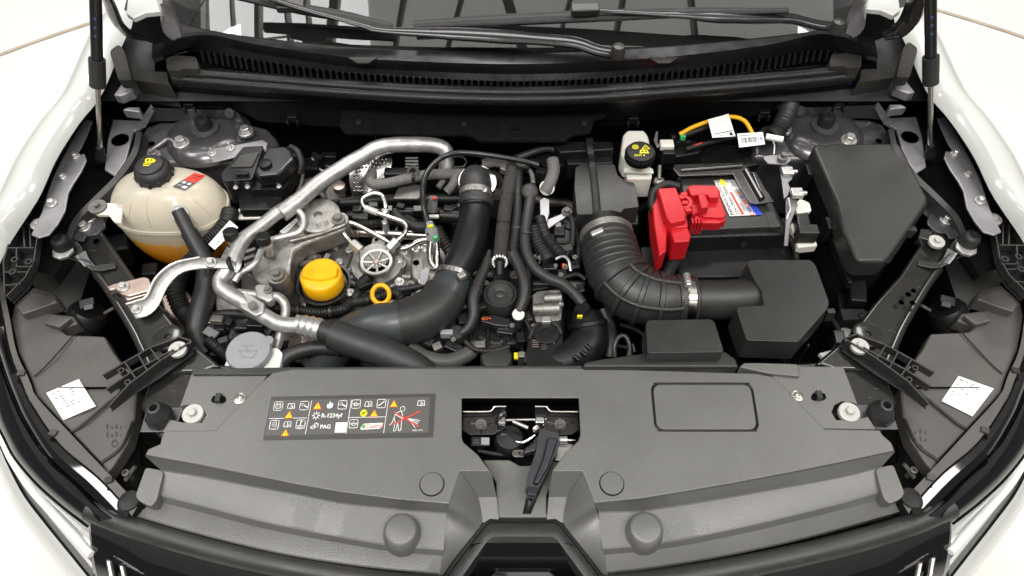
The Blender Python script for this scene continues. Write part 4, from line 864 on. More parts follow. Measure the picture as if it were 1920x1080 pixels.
# ------------------------------------------------------------------ bay floor and walls: black filler standing in for deep shade
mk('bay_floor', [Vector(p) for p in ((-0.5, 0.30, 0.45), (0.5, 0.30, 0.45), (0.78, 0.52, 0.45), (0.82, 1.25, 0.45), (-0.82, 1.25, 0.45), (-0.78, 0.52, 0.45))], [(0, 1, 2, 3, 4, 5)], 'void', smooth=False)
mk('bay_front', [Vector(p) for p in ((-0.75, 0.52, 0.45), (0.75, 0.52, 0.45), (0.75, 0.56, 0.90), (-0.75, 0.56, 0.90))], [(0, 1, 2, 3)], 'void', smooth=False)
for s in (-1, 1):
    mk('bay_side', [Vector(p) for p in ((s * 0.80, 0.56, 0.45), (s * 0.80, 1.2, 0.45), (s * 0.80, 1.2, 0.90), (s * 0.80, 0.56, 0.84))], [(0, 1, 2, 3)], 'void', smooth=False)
eng = slab('engine', [(520, 330), (1020, 320), (1080, 430), (1080, 690), (600, 690), (470, 600), (440, 480)], 0.80, 0.3, 'plastic_dark', bev=0.02, label='turbo petrol engine with cast alloy mount and black hoses')
# ------------------------------------------------------------------ suspension towers
for m in (False, True):
    tw = slab('suspension_tower', mp([(238, 308, .955), (258, 262, .962), (272, 236, .967), (300, 226, .97), (450, 226, .968), (500, 238, .965), (522, 262, .955), (520, 300, .945), (470, 304, .945)], m), None, 0.16, 'primer_dark' if m else 'primer_dark', bev=0.010, seg=3, expand=0.012)
    c = V3(mp([(388, 248, .962)], m)[0])
    lathe('tower_dome', c, [(0.085, -0.012), (0.078, 0.0), (0.060, 0.008), (0.034, 0.012), (0.030, 0.009), (0.024, 0.009)], 'primer_dark', tw, n=36, sharp=50)
    lathe('rim', c + Vector((0, 0, 0.010)), [(0.026, 0), (0.026, 0.003), (0.022, 0.003)], 'primer', tw, n=24)
    lathe('strut_cap', c + Vector((0, 0.002, 0.006)), [(0.0155, 0), (0.0150, 0.026), (0.012, 0.030), (0.004, 0.030), (0.003, 0.026), (0, 0.026)], 'rubber', tw, n=22)
    for q in ((340, 268, 15), (461, 247, 14)):
        p = mir(q[:2]) if m else q; bolt(p[0], p[1] + (0 if not m else 0), 0.972, q[2], tw)
    sheet('tower_back', [mp([(276, 205, 1.0), (283, 202, 1.005), (400, 206, 1.0), (440, 206, .995), (447, 212, .99)], m), mp([(268, 240, .968), (290, 228, .97), (400, 226, .97), (445, 228, .968), (460, 234, .966)], m)], 'primer_dark', tw, cols=16)
    sheet('tower_flange', [mp([(283, 196, 1.01), (262, 226, 1.0), (254, 238, .995)], m), mp([(291, 204, 1.0), (278, 230, .985), (272, 240, .975)], m)], 'bare_panel', tw, cols=8)
    tube('tower_crease', mp([(262, 296, .951), (300, 272, .962), (320, 262, .966), (352, 292, .956), (400, 300, .950), (440, 285, .953)], m), 0.006, 'primer', tw, n=8) if not m else None
    p = mp([(285, 213)], m)[0]; p2 = mp([(430, 213)], m)[0]
    lathe('grommet', V3(p2 + (.99,)), [(0.010, -.004), (0.010, .003), (0.004, .004), (0, .003)], 'rubber', tw, n=14, axis=(0, -.7, .7))
    lathe('hole', V3(mp([(284, 269, .9685)], m)[0]), [(0, 0), (0.006, 0)], 'void', tw, n=14)
    if not m:
        slab('bracket_tab', [(272, 304), (276, 282), (300, 280), (303, 304)], 0.968, 0.004, 'bare_panel', tw, bev=0.0015, rnd=6); bolt(285, 286, 0.970, 9, tw, kind='bolt', mat='cast')
        pt = slab('module_bracket', [(386, 288), (400, 278), (440, 272), (492, 262), (502, 268), (498, 280), (470, 288), (400, 304)], 0.978, 0.003, 'bare_panel', tw, bev=0.001)
        bolt(398, 287, 0.980, 8, tw, kind='stud'); bolt(432, 277, 0.980, 8, tw, kind='stud')
# ------------------------------------------------------------------ coolant expansion tank
CT = W(322, 389, 0.925); RX, RY = 0.104, 0.064
def superell(prof, name, mat, parent, n=48, e=2.4):
    verts = []; m = len(prof)
    for (r, h) in prof:
        for k in range(n):
            a = 2 * math.pi * k / n; ca, sa = math.cos(a), math.sin(a)
            x = abs(ca) ** (2 / e) * (1 if ca > 0 else -1); y = abs(sa) ** (2 / e) * (1 if sa > 0 else -1)
            verts.append(CT + Vector((x * RX * r, y * RY * r, h)))
    faces = [(i * n + k, i * n + (k + 1) % n, (i + 1) * n + (k + 1) % n, (i + 1) * n + k) for i in range(m - 1) for k in range(n)]
    faces += [tuple(range(n - 1, -1, -1)), tuple(range((m - 1) * n, m * n))]
    return mk(name, verts, faces, mat, parent, sharp=60)
low = []
for k in range(9):
    t = k / 8; low.append((max(0.12, math.sin(t * math.pi / 2) ** 0.62), -0.150 + 0.146 * t ** 1.9))
body = [(0.995, -0.012), (1.0, -0.004), (1.03, -0.004), (1.03, 0.005), (1.0, 0.005)]
for k in range(1, 10):
    t = k / 9; body.append((max(0.05, math.cos(t * math.pi / 2) ** 0.72), 0.005 + 0.072 * math.sin(t * math.pi / 2)))
tank = superell(body, 'coolant_tank', 'tank', CAR)
tank['label'] = 'milky coolant tank with orange coolant inside under a black cap'
superell(low, 'coolant_bowl', 'coolant', tank)['label'] = 'lower tank bowl coloured orange by the coolant'
# moulded ribs
for k in range(7):
    a0 = -2.75 + k * 0.36
    pts = []
    for j in range(9):
        t = 0.1 + j / 8 * 0.62; r = math.cos(t * math.pi / 2) ** 0.72
        ca, sa = math.cos(a0), math.sin(a0); e = 2.4
        pts.append(CT + Vector((abs(ca) ** (2 / e) * (1 if ca > 0 else -1) * RX * r * 1.004, abs(sa) ** (2 / e) * (1 if sa > 0 else -1) * RY * r * 1.004, 0.006 + 0.070 * math.sin(t * math.pi / 2))))
    tube('moulded_rib', pts, 0.0012, 'tank', tank, n=6)
nk = W(292, 345, 0.985)
lathe('filler_neck', nk, [(0.028, -0.02), (0.026, 0.0), (0.026, 0.01)], 'tank_white', tank, n=24)
capc = W(292, 330, 0.998)
lathe('filler_cap', capc, [(0.029, -0.012), (0.0325, -0.008), (0.0325, 0.014), (0.0300, 0.022), (0.024, 0.026), (0.0235, 0.030), (0.020, 0.032), (0, 0.033)], 'rubber_grey', tank, n=36, sharp=45)
for k in range(12):
    a = 2 * math.pi * k / 12
    if k == 0: cr = box('cap_ridge', capc + Vector((0.0325, 0, 0.002)), (0.004, 0.006, 0.022), 'rubber_grey', tank, bev=0.001)
    else:
        o = cr.copy(); COL.objects.link(o); o.location = capc + Vector((0.0325 * math.cos(a), 0.0325 * math.sin(a), 0.002)) - WLOC[tank]; o.rotation_euler = (0, 0, a)
cp = capc + Vector((0, 0, 0.0335)); q4 = [cp + Vector(p) for p in ((-0.014, 0.012, 0), (0.016, 0.012, 0), (0.016, -0.010, 0), (-0.014, -0.010, 0))]
P = Print(q4, 0, 30, 22, off=0.0004); P.poly([(6, 3), (12, 0), (20, 2), (26, 6), (24, 12), (8, 12)], 'yellow_print', 0); P.rect(6, 14, 20, 16, 'yellow_print', 0); P.rect(7, 18, 18, 20, 'yellow_print', 0); P.rect(10, 3, 13, 9, 'rubber_grey', 1); P.rect(17, 3, 19, 9, 'rubber_grey', 1)
P.build('cap_print', tank)
def on_tank(px, py):
    d = ray(px, py).normalized(); t = 0.9
    while t < 1.9:
        p = CAM + d * t; q = p - CT; zc = q.z
        if -0.15 < zc < 0.077:
            if zc >= 0.005: rr = max(0.0, 1 - ((zc - 0.005) / 0.072) ** 2) ** 0.36
            else: rr = (((zc + 0.150) / 0.146) ** (1 / 1.9)); rr = math.sin(min(1, rr) * math.pi / 2) ** 0.62
            if rr > 0 and (abs(q.x / (RX * rr)) ** 2.4 + abs(q.y / (RY * rr)) ** 2.4) < 1: break
        t += 0.0008
    return CAM + d * (t - 0.0018)
class TankPrint(Print):
    def at(s, u, v, k=0):
        u /= s.w; v /= s.h; a, b, c, d = s.pq
        x = a[0] * (1 - u) * (1 - v) + b[0] * u * (1 - v) + c[0] * u * v + d[0] * (1 - u) * v
        y = a[1] * (1 - u) * (1 - v) + b[1] * u * (1 - v) + c[1] * u * v + d[1] * (1 - u) * v
        p = on_tank(x, y); return p + (CAM - p).normalized() * (0.0006 + k * 0.0004)
def tprint(pq, w_, h_):
    t_ = TankPrint([W(p[0], p[1], .97) for p in pq], 0, w_, h_); t_.pq = pq; return t_
P = tprint([(364, 324), (386, 329), (347, 357), (323, 350)], 24, 46)
for k in range(6):
    for j in range(4): P.rect(j * 6, k * 7.67, j * 6 + 6, k * 7.67 + 7.67, 'red_print' if k < 3 else 'label_dark', 0)
P.rect(4, 26, 10, 31, 'white_print', 1); P.circ(17, 29, 3.2, 'white_print', 1, n=8); P.rect(3, 35, 10, 40, 'grey_print', 1); P.rect(13, 36, 21, 42, 'white_print', 1); P.rect(5, 5, 19, 7, 'label_dark', 1); P.rect(5, 10, 16, 11.5, 'label_dark', 1)
P.build('tank_sticker', tank)
P = tprint([(318, 440), (378, 436), (372, 468), (314, 472)], 60, 32)
P.text(4, 9, 10, '- MAX', 'tank', 0, bold=False); P.text(0, 28, 10, '- MINI', 'tank', 0, bold=False)
P.build('level_marks', tank)
sa = slab('mounting_arm', [(172, 388), (176, 381), (190, 379), (230, 382), (226, 418), (213, 415), (203, 402), (182, 402), (173, 397)], 0.972, 0.008, 'tank_white', tank, bev=0.002)
lathe('arm_washer', V3((183, 388, .974)), [(0.016, -.002), (0.016, .002), (0, .0025)], 'grey_wrap', tank, n=22); bolt(183, 387, 0.976, 8, tank, mat='cast_dark')
tube('tank_outlet', [(326, 372, 0.985), (332, 385, 0.975), (336, 398, 0.967)], 0.010, 'tank_white', tank, n=14)
hs = tube('coolant_hose', [(334, 394, 0.972), (344, 414, 0.96), (353, 432, 0.95), (366, 455, 0.935), (381, 482, 0.92), (387, 510, 0.905), (384, 548, 0.89), (372, 595, 0.875), (368, 630, 0.86), (385, 660, 0.84)], [0.0125, .0125, .0125, .013, .015, .017, .018, .018, .018, .016], 'rubber_grey', n=16)
tube('braided_sleeve', [(354, 434, 0.951), (366, 455, 0.938), (381, 482, 0.923), (387, 510, 0.908), (384, 548, 0.893), (372, 595, 0.878), (368, 630, 0.863), (385, 660, 0.843)], [.0148, .0155, .017, .0185, .0195, .0195, .0195, .018], 'braid', hs, n=24, uvs=0.003)
lathe('hose_clip', V3((337, 399, 0.968)), [(0.0155, -0.005), (0.0155, 0.005), (0.013, 0.005)], 'zinc', hs, n=16, axis=(0.2, -0.6, 0.5))
tube('corrugated_hose', [(432, 398, .93), (428, 412, .93), (415, 432, .92), (400, 448, .91), (380, 470, .90), (345, 505, .90), (332, 530, .90), (330, 555, .895), (345, 585, .88), (375, 615, .865), (405, 650, .85)], 0.0155, 'rubber', n=16, corr=(0.0055, 0.0012), label='black corrugated hose wrapped with a white printed tag')
P = Print([W(392, 460, 0.938), W(432, 415, 0.948), W(448, 428, 0.945), W(404, 470, 0.935)], 0, 60, 22, off=0.004); P.rect(0, 0, 60, 22, 'paper', 0); P.text(8, 17, 9, '241700C4A', 'black_print', 1, bold=False); P.build('hose_tag', hs)
slab('side_cover', [(298, 556), (330, 540), (352, 545), (362, 560), (352, 590), (332, 600), (318, 595), (305, 582)], 0.88, 0.05, 'zinc_gold', eng, bev=0.006, label='pinkish zinc plated cover')
slab('side_pipe', [(336, 598), (345, 592), (352, 625), (345, 632)], 0.86, 0.05, 'bare_panel', eng, bev=0.004)
# ------------------------------------------------------------------ control module left
mod = slab('control_module', [(414, 326), (456, 275), (494, 273), (478, 320), (472, 336), (418, 340)], 0.985, 0.06, 'plastic_shiny', bev=0.004, rnd=3)
slab('module_lid', [(432, 313), (452, 290), (486, 284), (472, 312)], 0.988, 0.004, 'plastic_top', mod, bev=0.0015, rnd=3)
slab('module_cover', [(475, 322), (500, 276), (534, 272), (546, 280), (552, 296), (530, 320), (520, 326), (484, 330)], 1.0, 0.03, 'plastic_shiny', mod, bev=0.006, rnd=4)
slab('module_base', [(470, 348), (498, 282), (540, 274), (560, 292), (556, 318), (532, 354), (468, 356)], 0.965, 0.03, 'plastic', mod, bev=0.004, rnd=4)
slab('module_box', [(447, 362), (528, 360), (530, 392), (449, 394)], 0.945, 0.06, 'plastic', mod, bev=0.003)
slab('module_tray', [(440, 402), (448, 390), (530, 386), (534, 400), (526, 407), (444, 410)], 0.925, 0.006, 'fitting_white', mod, bev=0.002)
slab('module_tray_pad', [(449, 400), (452, 388), (528, 386), (528, 398)], 0.929, 0.004, 'plastic_dark', mod, bev=0.002)
lathe('vent_plug', V3((498, 309, 1.001)), [(0.012, 0), (0.0115, 0.005), (0.009, 0.006), (0, 0.006)], 'plastic_dark', mod, n=10)
for q in ((442, 351, .972), (464, 350, .97), (523, 349, .97), (548, 292, .97)): bolt(q[0], q[1], q[2], 5, mod, kind='small', mat='zinc', name='screw')
for q in ((463, 394), (505, 391)): bolt(q[0], q[1], .932, 7, mod, kind='stud', mat='zinc')
box('latch', V3((455, 328, .987)), (0.024, 0.008, 0.012), 'plastic', mod, bev=0.002)
for k in range(6): box('rib', V3((535 + k * 3, 340 - k * 9, .966)), (0.003, 0.004, 0.02), 'plastic', mod, bev=0.0005)
tube('loop_hose', [(545, 276, .985), (558, 285, .985), (565, 305, .975), (562, 325, .96)], 0.007, 'rubber', mod, n=10)
# ------------------------------------------------------------------ refrigerant pipe
rp_ = [(836, 318, .935), (838, 300, .95), (836, 284, .962), (824, 275, .97), (796, 271, .975), (736, 272, .98), (704, 279, .98), (684, 291, .98), (660, 304, .98), (633, 321, .978), (597, 345, .975), (549, 386, .97)]
pipe = tube('refrigerant_pipe', rp_, 0.0148, 'alu', n=20, label='thick bent aluminium air conditioning pipe over the engine')
tube('pipe_lower', [(549, 386, .97), (524, 397, .968), (488, 425, .966), (460, 446, .965), (447, 466, .963), (436, 492, .96), (424, 511, .955), (414, 524, .952), (415, 539, .95), (430, 552, .948), (450, 563, .945), (476, 580, .94), (498, 594, .938), (522, 607, .936), (540, 610, .936), (560, 610, .936)], [.0125, .0125, .0122, .012, .012, .0135, .0135, .0135, .0135, .0135, .0135, .0135, .0135, .0135, .0135, .0135], 'alu', pipe, n=20)
tube('collar', [(556, 380, .971), (527, 401, .969)], 0.0158, 'alu', pipe, n=20)
tube('crimp', [(557, 609, .937), (566, 610, .937), (592, 616, .937), (603, 619, .937)], [0.0165, 0.0175, 0.0185, 0.0185], 'zinc', pipe, n=20, corr=(0.012, 0.0010))
tube('hose_liner', [(600, 618, .937), (632, 630, .936)], 0.0165, 'rubber_grey', pipe, n=18)
rh = tube('refrigerant_hose', [(624, 627, .937), (660, 640, .934), (700, 654, .928), (740, 670, .918), (775, 688, .905), (800, 708, .89)], 0.0255, 'rubber_grey', pipe, n=22)
for k, q in enumerate(((432, 437, .982), (493, 446, .975))):
    pc = V3(q); ax = (0.05, 0.25, 1)
    lathe('service_port', pc + Vector((0.001, -0.004, -0.028)), [(0.009, -0.012), (0.009, 0.002), (0.0115, 0.004), (0.0115, 0.012), (0.0095, 0.013), (0.0095, 0.02)], 'alu', pipe, n=16, axis=ax)
    lathe('port_cap', pc, [(0.0125, -0.010), (0.0128, 0.004), (0.0105, 0.006), (0, 0.0065)], 'rubber', pipe, n=18, axis=ax)
tube('port_pipe', [(490, 470, .955), (480, 492, .955), (466, 504, .953), (450, 512, .95), (440, 528, .945)], 0.006, 'alu', pipe, n=12)
tube('branch_pipe', [(555, 391, .968), (568, 405, .962), (570, 420, .958), (562, 435, .955), (545, 441, .953), (524, 446, .952), (500, 452, .952)], 0.0062, 'alu', pipe, n=12)
slab('pipe_block', [(446, 556), (462, 548), (496, 568), (494, 586), (478, 592), (450, 576)], 0.955, 0.02, 'alu', pipe, bev=0.004, rnd=4)
bolt(474, 573, 0.962, 9, pipe, mat='cast', axis=(.2, -.6, .7))
slab('pipe_flange', [(476, 536), (484, 531), (500, 532), (512, 545), (512, 560), (502, 566), (480, 556)], 0.955, 0.02, 'alu', pipe, bev=0.004, rnd=5)
bolt(502, 543, 0.958, 8, pipe, mat='cast')
tube('thin_pipe', [(446, 549, .94), (470, 552, .942), (498, 556, .945), (520, 556, .943), (532, 566, .94), (536, 582, .93), (530, 610, .915), (522, 640, .90), (516, 660, .89)], 0.0078, 'alu', pipe, n=14)
# support strap from the brace to the pipe
def strip(name, up_, lo_, mat, parent, th=0.003):
    A = crom([V3(p) for p in up_], 0.006); B_ = crom([V3(p) for p in lo_], 0.006)
    n = 24
    def rs(S):
        acc = [0]
        for i in range(1, len(S)): acc.append(acc[-1] + (S[i] - S[i - 1]).length)
        out = []; j = 0
        for k in range(n + 1):
            t = acc[-1] * k / n
            while j < len(S) - 2 and acc[j + 1] < t: j += 1
            out.append(S[j].lerp(S[j + 1], min(1, (t - acc[j]) / max(1e-9, acc[j + 1] - acc[j]))))
        return out
    a, b = rs(A), rs(B_)
    vs_ = a + b; fs_ = [(k, k + 1, n + 1 + k + 1, n + 1 + k) for k in range(n)]
    nn = (vs_[1] - vs_[0]).cross(vs_[n + 1] - vs_[0])
    if nn.z < 0: fs_ = [f[::-1] for f in fs_]
    o = mk(name, vs_, fs_, mat, parent, sharp=30); s = o.modifiers.new('solid', 'SOLIDIFY'); s.thickness = th; s.offset = -1
    b_ = o.modifiers.new('bevel', 'BEVEL'); b_.width = 0.001; b_.segments = 1
    return o
strap = strip('pipe_strap', [(237, 571, .940), (262, 563, .942), (275, 556, .945), (292, 522, .955), (325, 495, .962), (375, 483, .968), (432, 486, .972), (444, 492, .972)], [(254, 597, .940), (275, 592, .942), (296, 574, .945), (314, 537, .955), (340, 511, .962), (382, 503, .968), (432, 503, .972), (442, 508, .968)], 'alu', CAR)
strap['label'] = 'bent aluminium strap bracing the refrigerant pipe to the wing brace'
tube('strap_flange', [(237, 570, .944), (262, 562, .946), (275, 555, .949), (292, 521, .959), (325, 494, .966), (375, 482, .972)], 0.0022, 'alu', strap, n=6)
bolt(256, 580, 0.943, 10, strap); bolt(395, 492, 0.972, 11, strap)
tube('clamp_band', [(432, 481, .966), (428, 492, .978), (436, 506, .968)], 0.004, 'rubber', strap, n=8)
tube('clamp_ring', [(443, 484, .965), (447, 496, .968), (440, 509, .963)], 0.006, 'alu', strap, n=8, flat=.5)
# ------------------------------------------------------------------ cast alloy: mount and valve cover
mount = slab('engine_mount', [(538, 420, .945), (562, 398, .95), (600, 384, .952), (630, 398, .95), (650, 410, .947), (650, 428, .945), (606, 446, .94), (570, 458, .935), (552, 472, .93), (545, 492, .92), (542, 530, .905), (535, 556, .895), (520, 560, .895), (505, 548, .90), (478, 528, .905), (468, 512, .91), (480, 480, .925), (505, 448, .938)], None, 0.04, 'cast', eng, bev=0.007, seg=3, label='cast alloy engine mount arm')
slab('mount_leg', [(424, 455, .93), (440, 470, .925), (436, 520, .91), (450, 560, .89), (480, 575, .88), (472, 592, .87), (440, 590, .87), (404, 584, .87), (398, 545, .89), (408, 492, .92)], None, 0.06, 'cast', eng, bev=0.006, seg=3)
slab('mount_leg', [(448, 500, .91), (470, 512, .91), (505, 548, .895), (500, 580, .87), (470, 575, .87), (450, 545, .88)], None, 0.05, 'cast_dark', eng, bev=0.006)
for k in range(4): slab('cooling_fin', [(452 + k * 2, 470 + k * 12), (478, 462 + k * 12), (480, 468 + k * 12), (454 + k * 2, 476 + k * 12)], 0.922 - k * .004, 0.02, 'cast', eng, bev=0.002)
lathe('mount_pad', V3((597, 405, .951)), [(0.040, -0.012), (0.040, 0.002), (0.037, 0.004), (0.008, 0.004), (0.007, -0.002), (0, -0.002)], 'cast', eng, n=32)
for q in ((634, 411, .955, 13), (519, 515, .945, 13), (570, 385, .955, 9)): 
    lathe('boss', V3((q[0], q[1], q[2] - .004)), [(0.020, -0.04), (0.018, -.002), (0, 0)], 'cast', eng, n=18); bolt(q[0], q[1], q[2], q[3], eng, mat='cast')
tube('mount_rib', [(545, 452, .945), (600, 438, .947), (646, 422, .95)], 0.004, 'cast', eng, n=8)
P = Print([W(525, 436, .948), W(556, 411, .952), W(560, 415, .952), W(535, 442, .948)], 0, 60, 14, off=0.003); P.rect(0, 0, 60, 14, 'silver_label', 0); P.text(8, 11, 11, '1124U000', 'black_print', 1, bold=False); P.build('mount_tag', eng)
P = Print([W(590, 422, .953), W(622, 410, .956), W(626, 420, .956), W(594, 432, .953)], 0, 40, 14, off=0.004); P.text(2, 11, 13, '21 13', 'cast_dark', 0); P.build('cast_mark', eng)
vc = slab('valve_cover', [(548, 492), (590, 462), (640, 446), (662, 448), (690, 462), (740, 455), (800, 452), (845, 455), (848, 505), (805, 545), (720, 575), (640, 580), (560, 575)], 0.872, 0.07, 'cast', bev=0.010, seg=3, label='cast aluminium valve cover carrying the fuel pump')
slab('cover_step', [(566, 490), (592, 470), (600, 480), (600, 505), (572, 512)], 0.895, 0.03, 'cast', vc, bev=0.008, seg=3)
slab('cover_step', [(612, 466), (645, 452), (662, 470), (650, 500), (625, 510), (606, 495)], 0.882, 0.02, 'cast_dark', vc, bev=0.006, seg=3)
slab('cover_plate', [(773, 470), (800, 462), (825, 470), (830, 500), (812, 525), (790, 530), (772, 520), (768, 490)], 0.892, 0.02, 'cast', vc, bev=0.006, rnd=8)
slab('cover_recess', [(790, 482), (815, 478), (820, 500), (795, 508)], 0.898, 0.012, 'cast_dark', vc, bev=0.004, rnd=6)
lathe('paint_dot', V3((780, 492, .8935)), [(0, 0), (0.006, 0)], 'yellow_print', vc, n=14)
for k, q in enumerate(((572, 498), (574, 515), (570, 485), (560, 495), (566, 521))): tube('cover_rib', [(q[0], q[1], .885), (q[0] + 28, q[1] - 3, .90)], 0.006, 'cast', vc, n=10)
P = Print([W(622, 456, .886), W(637, 458, .886), W(634, 472, .884), W(620, 470, .884)], 0, 20, 18, off=0.004); P.rect(0, 0, 20, 18, 'silver_label', 0); P.rrect(1, 1, 19, 17, 3, 1.5, 'cast_dark', 1); P.build('maker_plate', vc)
for q in ((654, 468, 7), (636, 490, 7), (749, 528, 9), (780, 466, 8), (797, 465, 8), (656, 548, 8), (788, 552, 9), (792, 527, 8), (758, 474, 6), (606, 492, 5)): bolt(q[0], q[1], .895, q[2], vc, mat='zinc')
# fuel pump
fp = lathe('fuel_pump', V3((706, 492, .900)), [(0.050, -0.03), (0.046, -0.004), (0.034, -0.002), (0.0285, 0.006), (0.0285, 0.020), (0.026, 0.023), (0.020, 0.022), (0.010, 0.021), (0, 0.021)], 'cast', n=36, label='round spoked high pressure fuel pump')
slab('pump_flange', [(668, 488), (678, 474), (700, 464), (725, 466), (760, 482), (764, 492), (756, 502), (728, 514), (705, 524), (690, 518), (672, 505)], 0.894, 0.012, 'cast', fp, bev=0.003, rnd=6)
for k in range(7):
    a = 2 * math.pi * k / 7 + 0.4; cc = V3((706, 492, .923)); d = Vector((math.cos(a), math.sin(a), 0))
    tube('spoke', [cc + d * 0.006, cc + d * 0.026], 0.0026, 'zinc', fp, n=8)
lathe('pump_rim', V3((706, 492, .922)), [(0.0285, -.002), (0.0285, .003), (0.0235, .003), (0.0235, -.002)], 'zinc', fp, n=32)
box('pump_key', V3((706, 491, .924)), (0.011, 0.011, 0.008), 'zinc_gold', fp, rot=(0, 0, .8), bev=0.002)
for q in ((677, 488), (747, 487)): bolt(q[0], q[1], .897, 8, fp, mat='zinc')
def nut(c, ax, parent, r=0.0095, L=0.02, mat='zinc'):
    lathe('pipe_nut', c, [(r * .7, -L / 2 - .002), (r, -L / 2), (r, L / 2), (r * .7, L / 2 + .002)], mat, parent, n=6, axis=ax, sharp=30)
nut(V3((668, 462, .925)), (0.7, -0.5, -0.3), fp); nut(V3((737, 459, .925)), (-0.6, -0.6, -0.3), fp)
tube('pump_port', [(674, 469, .92), (684, 480, .913)], 0.006, 'cast', fp, n=12); tube('pump_port', [(730, 468, .92), (720, 480, .913)], 0.006, 'cast', fp, n=12)
tube('fuel_line', [(663, 460, .928), (652, 448, .933), (643, 434, .936), (643, 424, .938), (651, 418, .938), (665, 420, .936), (695, 435, .93), (724, 451, .922), (740, 462, .91)], 0.0047, 'steel', fp, n=12, step=0.004)
tube('fuel_line', [(742, 455, .928), (754, 443, .935), (762, 430, .938), (758, 418, .94), (740, 410, .943), (710, 400, .947), (687, 391, .95), (679, 381, .951), (682, 371, .952), (700, 363, .953), (715, 366, .951), (722, 380, .945), (723, 397, .935), (723, 425, .90)], 0.0047, 'steel', fp, n=12, step=0.004)
tube('line_sleeve', [(685, 390, .9505), (708, 399, .9475)], 0.0062, 'washer', fp, n=12)
nut(V3((723, 400, .932)), (0, .1, 1), fp, r=.0075, L=.016); nut(V3((723, 425, .905)), (0, .1, 1), fp, r=.0065, L=.025)
tube('pump_connector', [(694, 518, .915), (682, 530, .905)], [0.010, 0.012], 'plastic_dark', fp, n=8)
rail = tube('fuel_rail', [(658, 434, .885), (730, 438, .885), (820, 442, .885)], 0.0105, 'steel', n=16)
for x in (664, 672, 745): lathe('rail_ring', V3((x, 435, .885)), [(0.0115, -.002), (0.0115, .002)], 'zinc_gold' if x < 700 else 'cast', rail, n=14, axis=(1, 0, 0))
slab('rail_bracket', [(695, 460), (698, 445), (712, 442), (722, 450), (722, 462), (708, 468)], 0.892, 0.006, 'cast', rail, bev=0.002, rnd=4); lathe('hole', V3((706, 449, .8925)), [(0, 0), (.004, 0)], 'void', rail, n=12)
# coils and injectors, dark
for k in range(4): 
    x = 655 + k * 62
    ib = slab('ignition_coil', [(x, 385), (x + 40, 383), (x + 42, 405), (x + 36, 420), (x + 4, 420)], 0.89, 0.05, 'plastic_shiny', eng, bev=0.004)
tube('coil_rail', [(640, 405, .905), (720, 398, .905), (800, 396, .905), (870, 400, .905)], 0.009, 'plastic', eng, n=12)
tube('coil_rail', [(640, 380, .90), (740, 374, .90), (870, 372, .90)], 0.012, 'plastic_dark', eng, n=12)
tube('injector_body', [(826, 404, .905), (862, 406, .905)], 0.014, 'plastic', eng, n=14)
tube('injector_body', [(664, 408, .905), (692, 410, .905)], 0.012, 'plastic', eng, n=14)
tube('coil_harness', [(640, 425, .90), (690, 420, .905), (730, 415, .908), (765, 410, .91), (785, 425, .905), (800, 430, .90)], 0.0075, 'rubber', eng, n=12, corr=(0.005, 0.0008))
tube('coil_harness', [(818, 430, .92), (830, 450, .915), (842, 468, .905), (850, 480, .89)], 0.0115, 'rubber', eng, n=14, corr=(0.005, 0.001))
tube('coil_harness', [(740, 400, .92), (756, 415, .92), (780, 425, .918), (805, 425, .918)], 0.010, 'rubber', eng, n=12)
# quick connector with green mark and the thin black line
tl = tube('vacuum_line', [(806, 440, .94), (800, 410, .955), (794, 380, .965), (793, 350, .972), (802, 322, .978), (822, 300, .98), (848, 288, .982), (880, 287, .982), (930, 293, .98), (985, 303, .975), (1010, 310, .97)], 0.0055, 'plastic_shiny', n=12, label='thin glossy black hose arching over the engine')
lathe('quick_connector', V3((810, 438, .935)), [(0.0105, -0.028), (0.0115, -0.02), (0.0115, 0.008), (0.008, 0.016), (0.006, 0.024)], 'cap_grey', tl, n=18, axis=(-0.15, 0.35, 1))
box('green_clip', V3((817, 447, .938)), (0.007, 0.006, 0.010), 'green_print', tl, bev=0.001)
box('yellow_clip', V3((807, 424, .955)), (0.010, 0.006, 0.006), 'yellow_print', tl, bev=0.001)
tube('metal_line', [(808, 452, .925), (806, 475, .91), (808, 492, .90), (815, 500, .895)], 0.0058, 'steel', tl, n=12)
tube('metal_line', [(818, 450, .925), (820, 475, .91), (820, 500, .90), (812, 505, .895)], 0.005, 'steel', tl, n=12)
tube('metal_line', [(802, 450, .915), (785, 452, .912), (768, 462, .91), (752, 467, .908), (740, 465, .905)], 0.0058, 'steel', tl, n=12)
slab('line_bracket', [(788, 508), (800, 500), (806, 505), (802, 525), (796, 534), (786, 532)], 0.905, 0.003, 'bare_panel', tl, bev=0.001)
tube('sensor_plug', [(812, 370, .95), (810, 395, .925)], [0.009, 0.011], 'grey_wrap', tl, n=8); box('plug_tag', V3((815, 372, .958)), (0.006, 0.004, 0.005), 'red_print', tl, bev=0)
